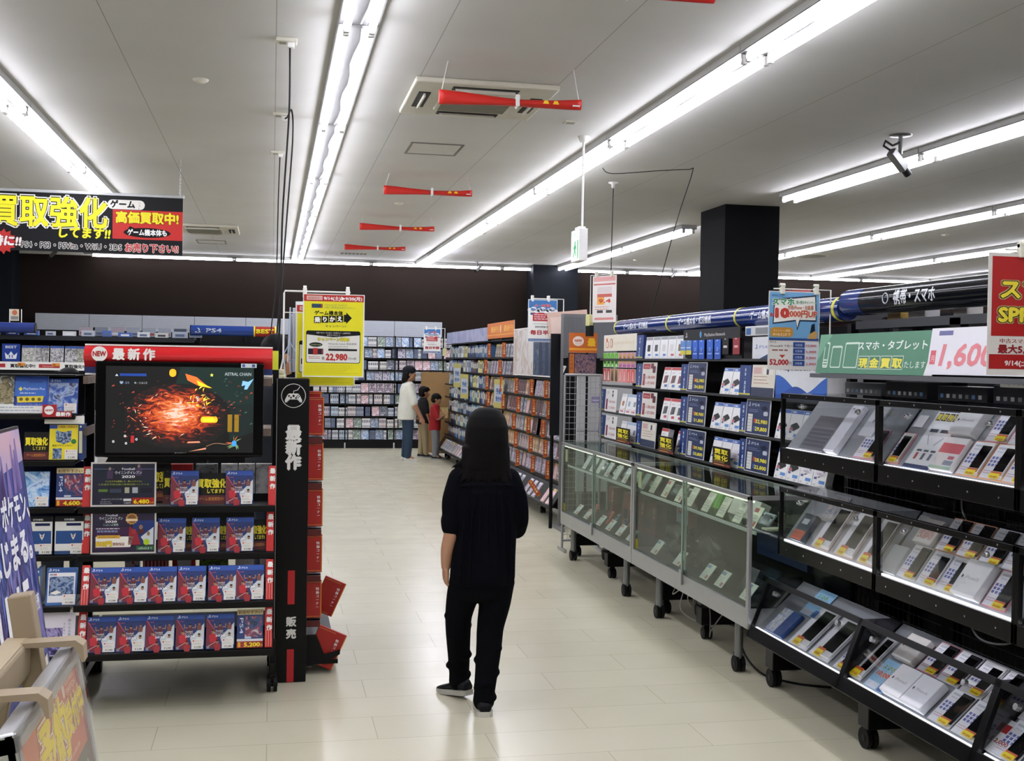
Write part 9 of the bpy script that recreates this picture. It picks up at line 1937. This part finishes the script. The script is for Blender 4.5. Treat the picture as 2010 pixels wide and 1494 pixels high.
# ---- a simpler builder for the people further off; local +y is forward, x to their right
def person(label, loc, rz, H, skin, hair, top, bottom, shoes, arms, head_yaw=0.0, head_pitch=0.0, long_hair=0.0, cap=None, top_long=0.0, sole='b9b5ac', vox=0.0085, hem=0.47, feet=((-0.08, -0.02), (0.08, 0.03)), build=1.0, child=False):
    k = H / 1.5; t = thing('person', label, 'person', loc, (0, 0, rz)); sk = paint(skin, 0.5); hs = k * (1.0 if not child else 1.12)
    z = lambda f: f * H
    hc = (0, 0.025 * k, H - 0.125 * hs)
    b = MB(); at = head_shape(b, hc, hs, head_yaw, sk, head_pitch)
    limb(b, [(0, 0, z(0.8)), (0, 0.012 * k, z(0.85)), (0, 0.015 * k, H - 0.2 * hs)], [0.055 * k, 0.047 * k, 0.047 * k], sk)
    loft(b, [(0, 0, z(0.43), 0.1 * k, 0.08 * k), (0, -0.01, z(0.5), 0.14 * k, 0.1 * k), (0, 0, z(0.6), 0.115 * k, 0.085 * k), (0, 0, z(0.72), 0.135 * k, 0.095 * k), (0, 0, z(0.79), 0.13 * k, 0.075 * k), (0, 0, z(0.825), 0.065 * k, 0.05 * k)], sk)
    for sx, (el, wr, dr) in zip((-1, 1), arms):
        sh = Vector((sx * 0.15 * k, 0, z(0.785))); e = Vector(el) * k; w = Vector(wr) * k
        limb(b, [sh, sh.lerp(e, 0.5), e, e.lerp(w, 0.5), w], [0.05 * k, 0.046 * k, 0.038 * k, 0.034 * k, 0.025 * k], sk)
        hand(b, w, dr, (-sx * 0.8, 0.1, -0.4), -sx if dr[1] < 0.5 else sx, 0.9 * k, sk, 0.55)
    legs = []
    for sx, (fx_, fy) in zip((-1, 1), feet):
        pts = [(sx * 0.08 * k, 0, z(0.48)), (sx * 0.085 * k, 0.012 * k + fy * 0.4 * k, z(0.28)), (fx_ * k, fy * k, z(0.06))]; legs.append(pts)
        limb(b, pts, [0.08 * k, 0.055 * k, 0.036 * k], sk); limb(b, [pts[-1], (fx_ * k, (fy + 0.08) * k, z(0.03))], [0.034 * k, 0.03 * k], sk)
    merge(b, 'body', t, vox, sk, 2); face_parts(t, at, hs)
    m = MB(); tm = paint(top, 0.75); bt = 1 + 0.18 * build
    lo = hem - top_long
    loft(m, [(0, -0.012 * k, z(lo), 0.15 * k * bt, 0.12 * k * bt), (0, -0.01 * k, z(hem + 0.06), 0.152 * k * bt, 0.118 * k * bt), (0, 0, z(0.62), 0.142 * k * bt, 0.11 * k * bt), (0, 0, z(0.74), 0.148 * k * bt, 0.105 * k * bt), (0, 0, z(0.8), 0.14 * k * bt, 0.082 * k * bt), (0, 0.004, z(0.835), 0.062 * k, 0.056 * k)], tm)
    for sx, (el, wr, dr) in zip((-1, 1), arms):
        sh = Vector((sx * 0.14 * k, 0, z(0.785))); e = Vector(el) * k; q = sh.lerp(e, 0.86); limb(m, [sh, sh.lerp(e, 0.45), q], [0.062 * k, 0.063 * k, 0.058 * k], tm)
    merge(m, 'shirt', t, vox, tm, 2)
    m = MB(); bm_ = paint(bottom, 0.8)
    loft(m, [(0, 0, z(0.44), 0.135 * k, 0.105 * k), (0, -0.004, z(0.52), 0.148 * k, 0.11 * k), (0, 0, z(0.58), 0.13 * k, 0.1 * k)], bm_)
    for pts in legs: limb(m, [pts[0], pts[1], pts[2]], [0.088 * k, 0.07 * k, 0.055 * k], bm_, 16)
    merge(m, 'trousers', t, vox, bm_, 2)
    for (fx_, fy), sx in zip(feet, (-1, 1)): shoe(t, (fx_ * k, fy * k), (sx * 0.12, 1), 0.95 * k * (1.08 if child else 1), shoes, sole)
    hm = paint(hair, 0.6, 0, 0.15); m = MB(); Q = Matrix.Rotation(head_yaw, 3, 'Z') @ Matrix.Rotation(head_pitch, 3, 'X')
    ellipsoid(m, at(0, -0.02, 0.036), (0.082 * hs, 0.097 * hs, 0.088 * hs), hm, Q); ellipsoid(m, at(0, -0.045, -0.015), (0.078 * hs, 0.07 * hs, 0.075 * hs), hm, Q)
    for q in range(9): limb(m, [at(-0.056 + q * 0.014, 0.045, 0.09), at(-0.06 + q * 0.015, 0.08, 0.055), at(-0.058 + q * 0.0145, 0.082, 0.032 + 0.006 * (q % 2))], [0.014 * hs, 0.01 * hs, 0.004 * hs], hm, 6)
    if long_hair:
        for q in range(9): a = math.pi * (0.05 + 0.9 * q / 8); limb(m, [at(0.07 * math.cos(a), -0.03 - 0.05 * math.sin(a), 0.0), at(0.074 * math.cos(a), -0.05 - 0.05 * math.sin(a), -0.08), at(0.07 * math.cos(a), -0.07 - 0.045 * math.sin(a), -0.08 - long_hair)], [0.034 * hs, 0.03 * hs, 0.012 * hs], hm, 8)
    merge(m, 'hair', t, 0.006, hm, 2)
    if cap:
        cm = paint(cap, 0.7); m = MB(); ellipsoid(m, at(0, -0.012, 0.052), (0.09 * hs, 0.106 * hs, 0.082 * hs), cm, Q)
        n = 12; top_ = [at(0.072 * math.cos(math.pi * i / n), 0.07 + 0.1 * math.sin(math.pi * i / n), 0.048 - 0.012 * math.sin(math.pi * i / n)) for i in range(n + 1)]
        m.add([tuple(v) for v in top_] + [tuple(v - Vector((0, 0, 0.008))) for v in top_], [tuple(range(n + 1)), tuple(range(2 * n + 1, n, -1))] + [(i, i + n + 1, i + n + 2, i + 1) for i in range(n)], cm); m.build('cap', t)
    return t
person('woman in a dark cap, loose white shirt and jeans standing at the far end', (2.12, 18.3, 0), R(-90), 1.515, 'a87a5c', '0d0a09', 'd8d8cc', '24384e', 'cfcdc4',
       (((-0.19, 0.06, 0.92), (-0.18, 0.2, 0.72), (0.0, 0.4, -1)), ((0.2, 0.09, 0.89), (0.18, 0.2, 0.69), (0.0, 0.3, -1))), R(-6), 0, 0.06, '12151f', 0.06, 'd0cec6', 0.008, 0.5, ((-0.07, -0.03), (0.07, 0.0)), 1.25)
bk_boy = person('taller boy in a black shirt and beige trousers beside the woman', (2.46, 19.05, 0), R(-82), 1.185, '9a6f52', '0c0908', '17171b', '9a8a6a', '1a1c24',
       (((-0.18, 0.02, 0.93), (-0.17, 0.1, 0.74), (0, 0.2, -1)), ((0.19, 0.04, 0.93), (0.18, 0.12, 0.72), (0, 0.2, -1))), R(4), 0, 0, None, 0.0, '9a9a98', 0.008, 0.47, ((-0.075, -0.02), (0.085, 0.05)), 0.6, True)
red_boy = person('small boy in a red shirt and grey trousers reading a disc case', (2.62, 18.72, 0), R(-112), 1.075, '9f7356', '0c0908', 'a3141d', '85858a', '17181d',
       (((-0.19, 0.1, 0.94), (-0.06, 0.23, 1.0), (0.35, 0.8, 0.3)), ((0.2, 0.1, 0.93), (0.07, 0.23, 1.0), (-0.35, 0.8, 0.3))), R(8), R(-14), 0, None, 0.0, '9a9a98', 0.008, 0.44, ((-0.1, 0.02), (0.1, 0.02)), 0.6, True)
m = MB(); m.box(-0.075, 0.075, 0, 0.016, 0, 0.18, paint('8a6f42', 0.4), 0.002); m.rect(-0.068, 0.008, 0.136, 0.164, -STEP, art(240, ['a8824a', '6d4a2c', 'c9a86a', '3f2f22'], 24)); m.rect(-0.068, 0.15, 0.136, 0.022, -2 * STEP, '8a8a3c')
tag(m.build('film_case', None, (2.735, 18.6, 0.675), (R(-12), 0, R(-28))), 'tan film case held up in both hands of the boy in red', 'film case')
person('man with black hair behind the end panel, only his head showing', (0.03, 7.75, 0), R(-60), 1.765, 'a8764f', '0a0808', '191c22', '1f2430', '26262a',
       (((-0.2, 0.03, 0.98), (-0.19, 0.1, 0.76), (0, 0.2, -1)), ((0.2, 0.03, 0.98), (0.19, 0.1, 0.76), (0, 0.2, -1))), 0, 0, 0.0, None, 0, 'b9b5ac', 0.01)
person('person with black hair and a white shirt browsing behind the far left rack', (-1.23, 7.6, 0), R(20), 1.525, 'b07c58', '0a0808', 'dcdcdc', '22262e', '26262a',
       (((-0.2, 0.05, 0.92), (-0.15, 0.2, 0.95), (0.1, 1, 0.1)), ((0.2, 0.05, 0.92), (0.15, 0.2, 0.95), (-0.1, 1, 0.1))), 0, 0, 0.05, None, 0, 'b9b5ac', 0.01)
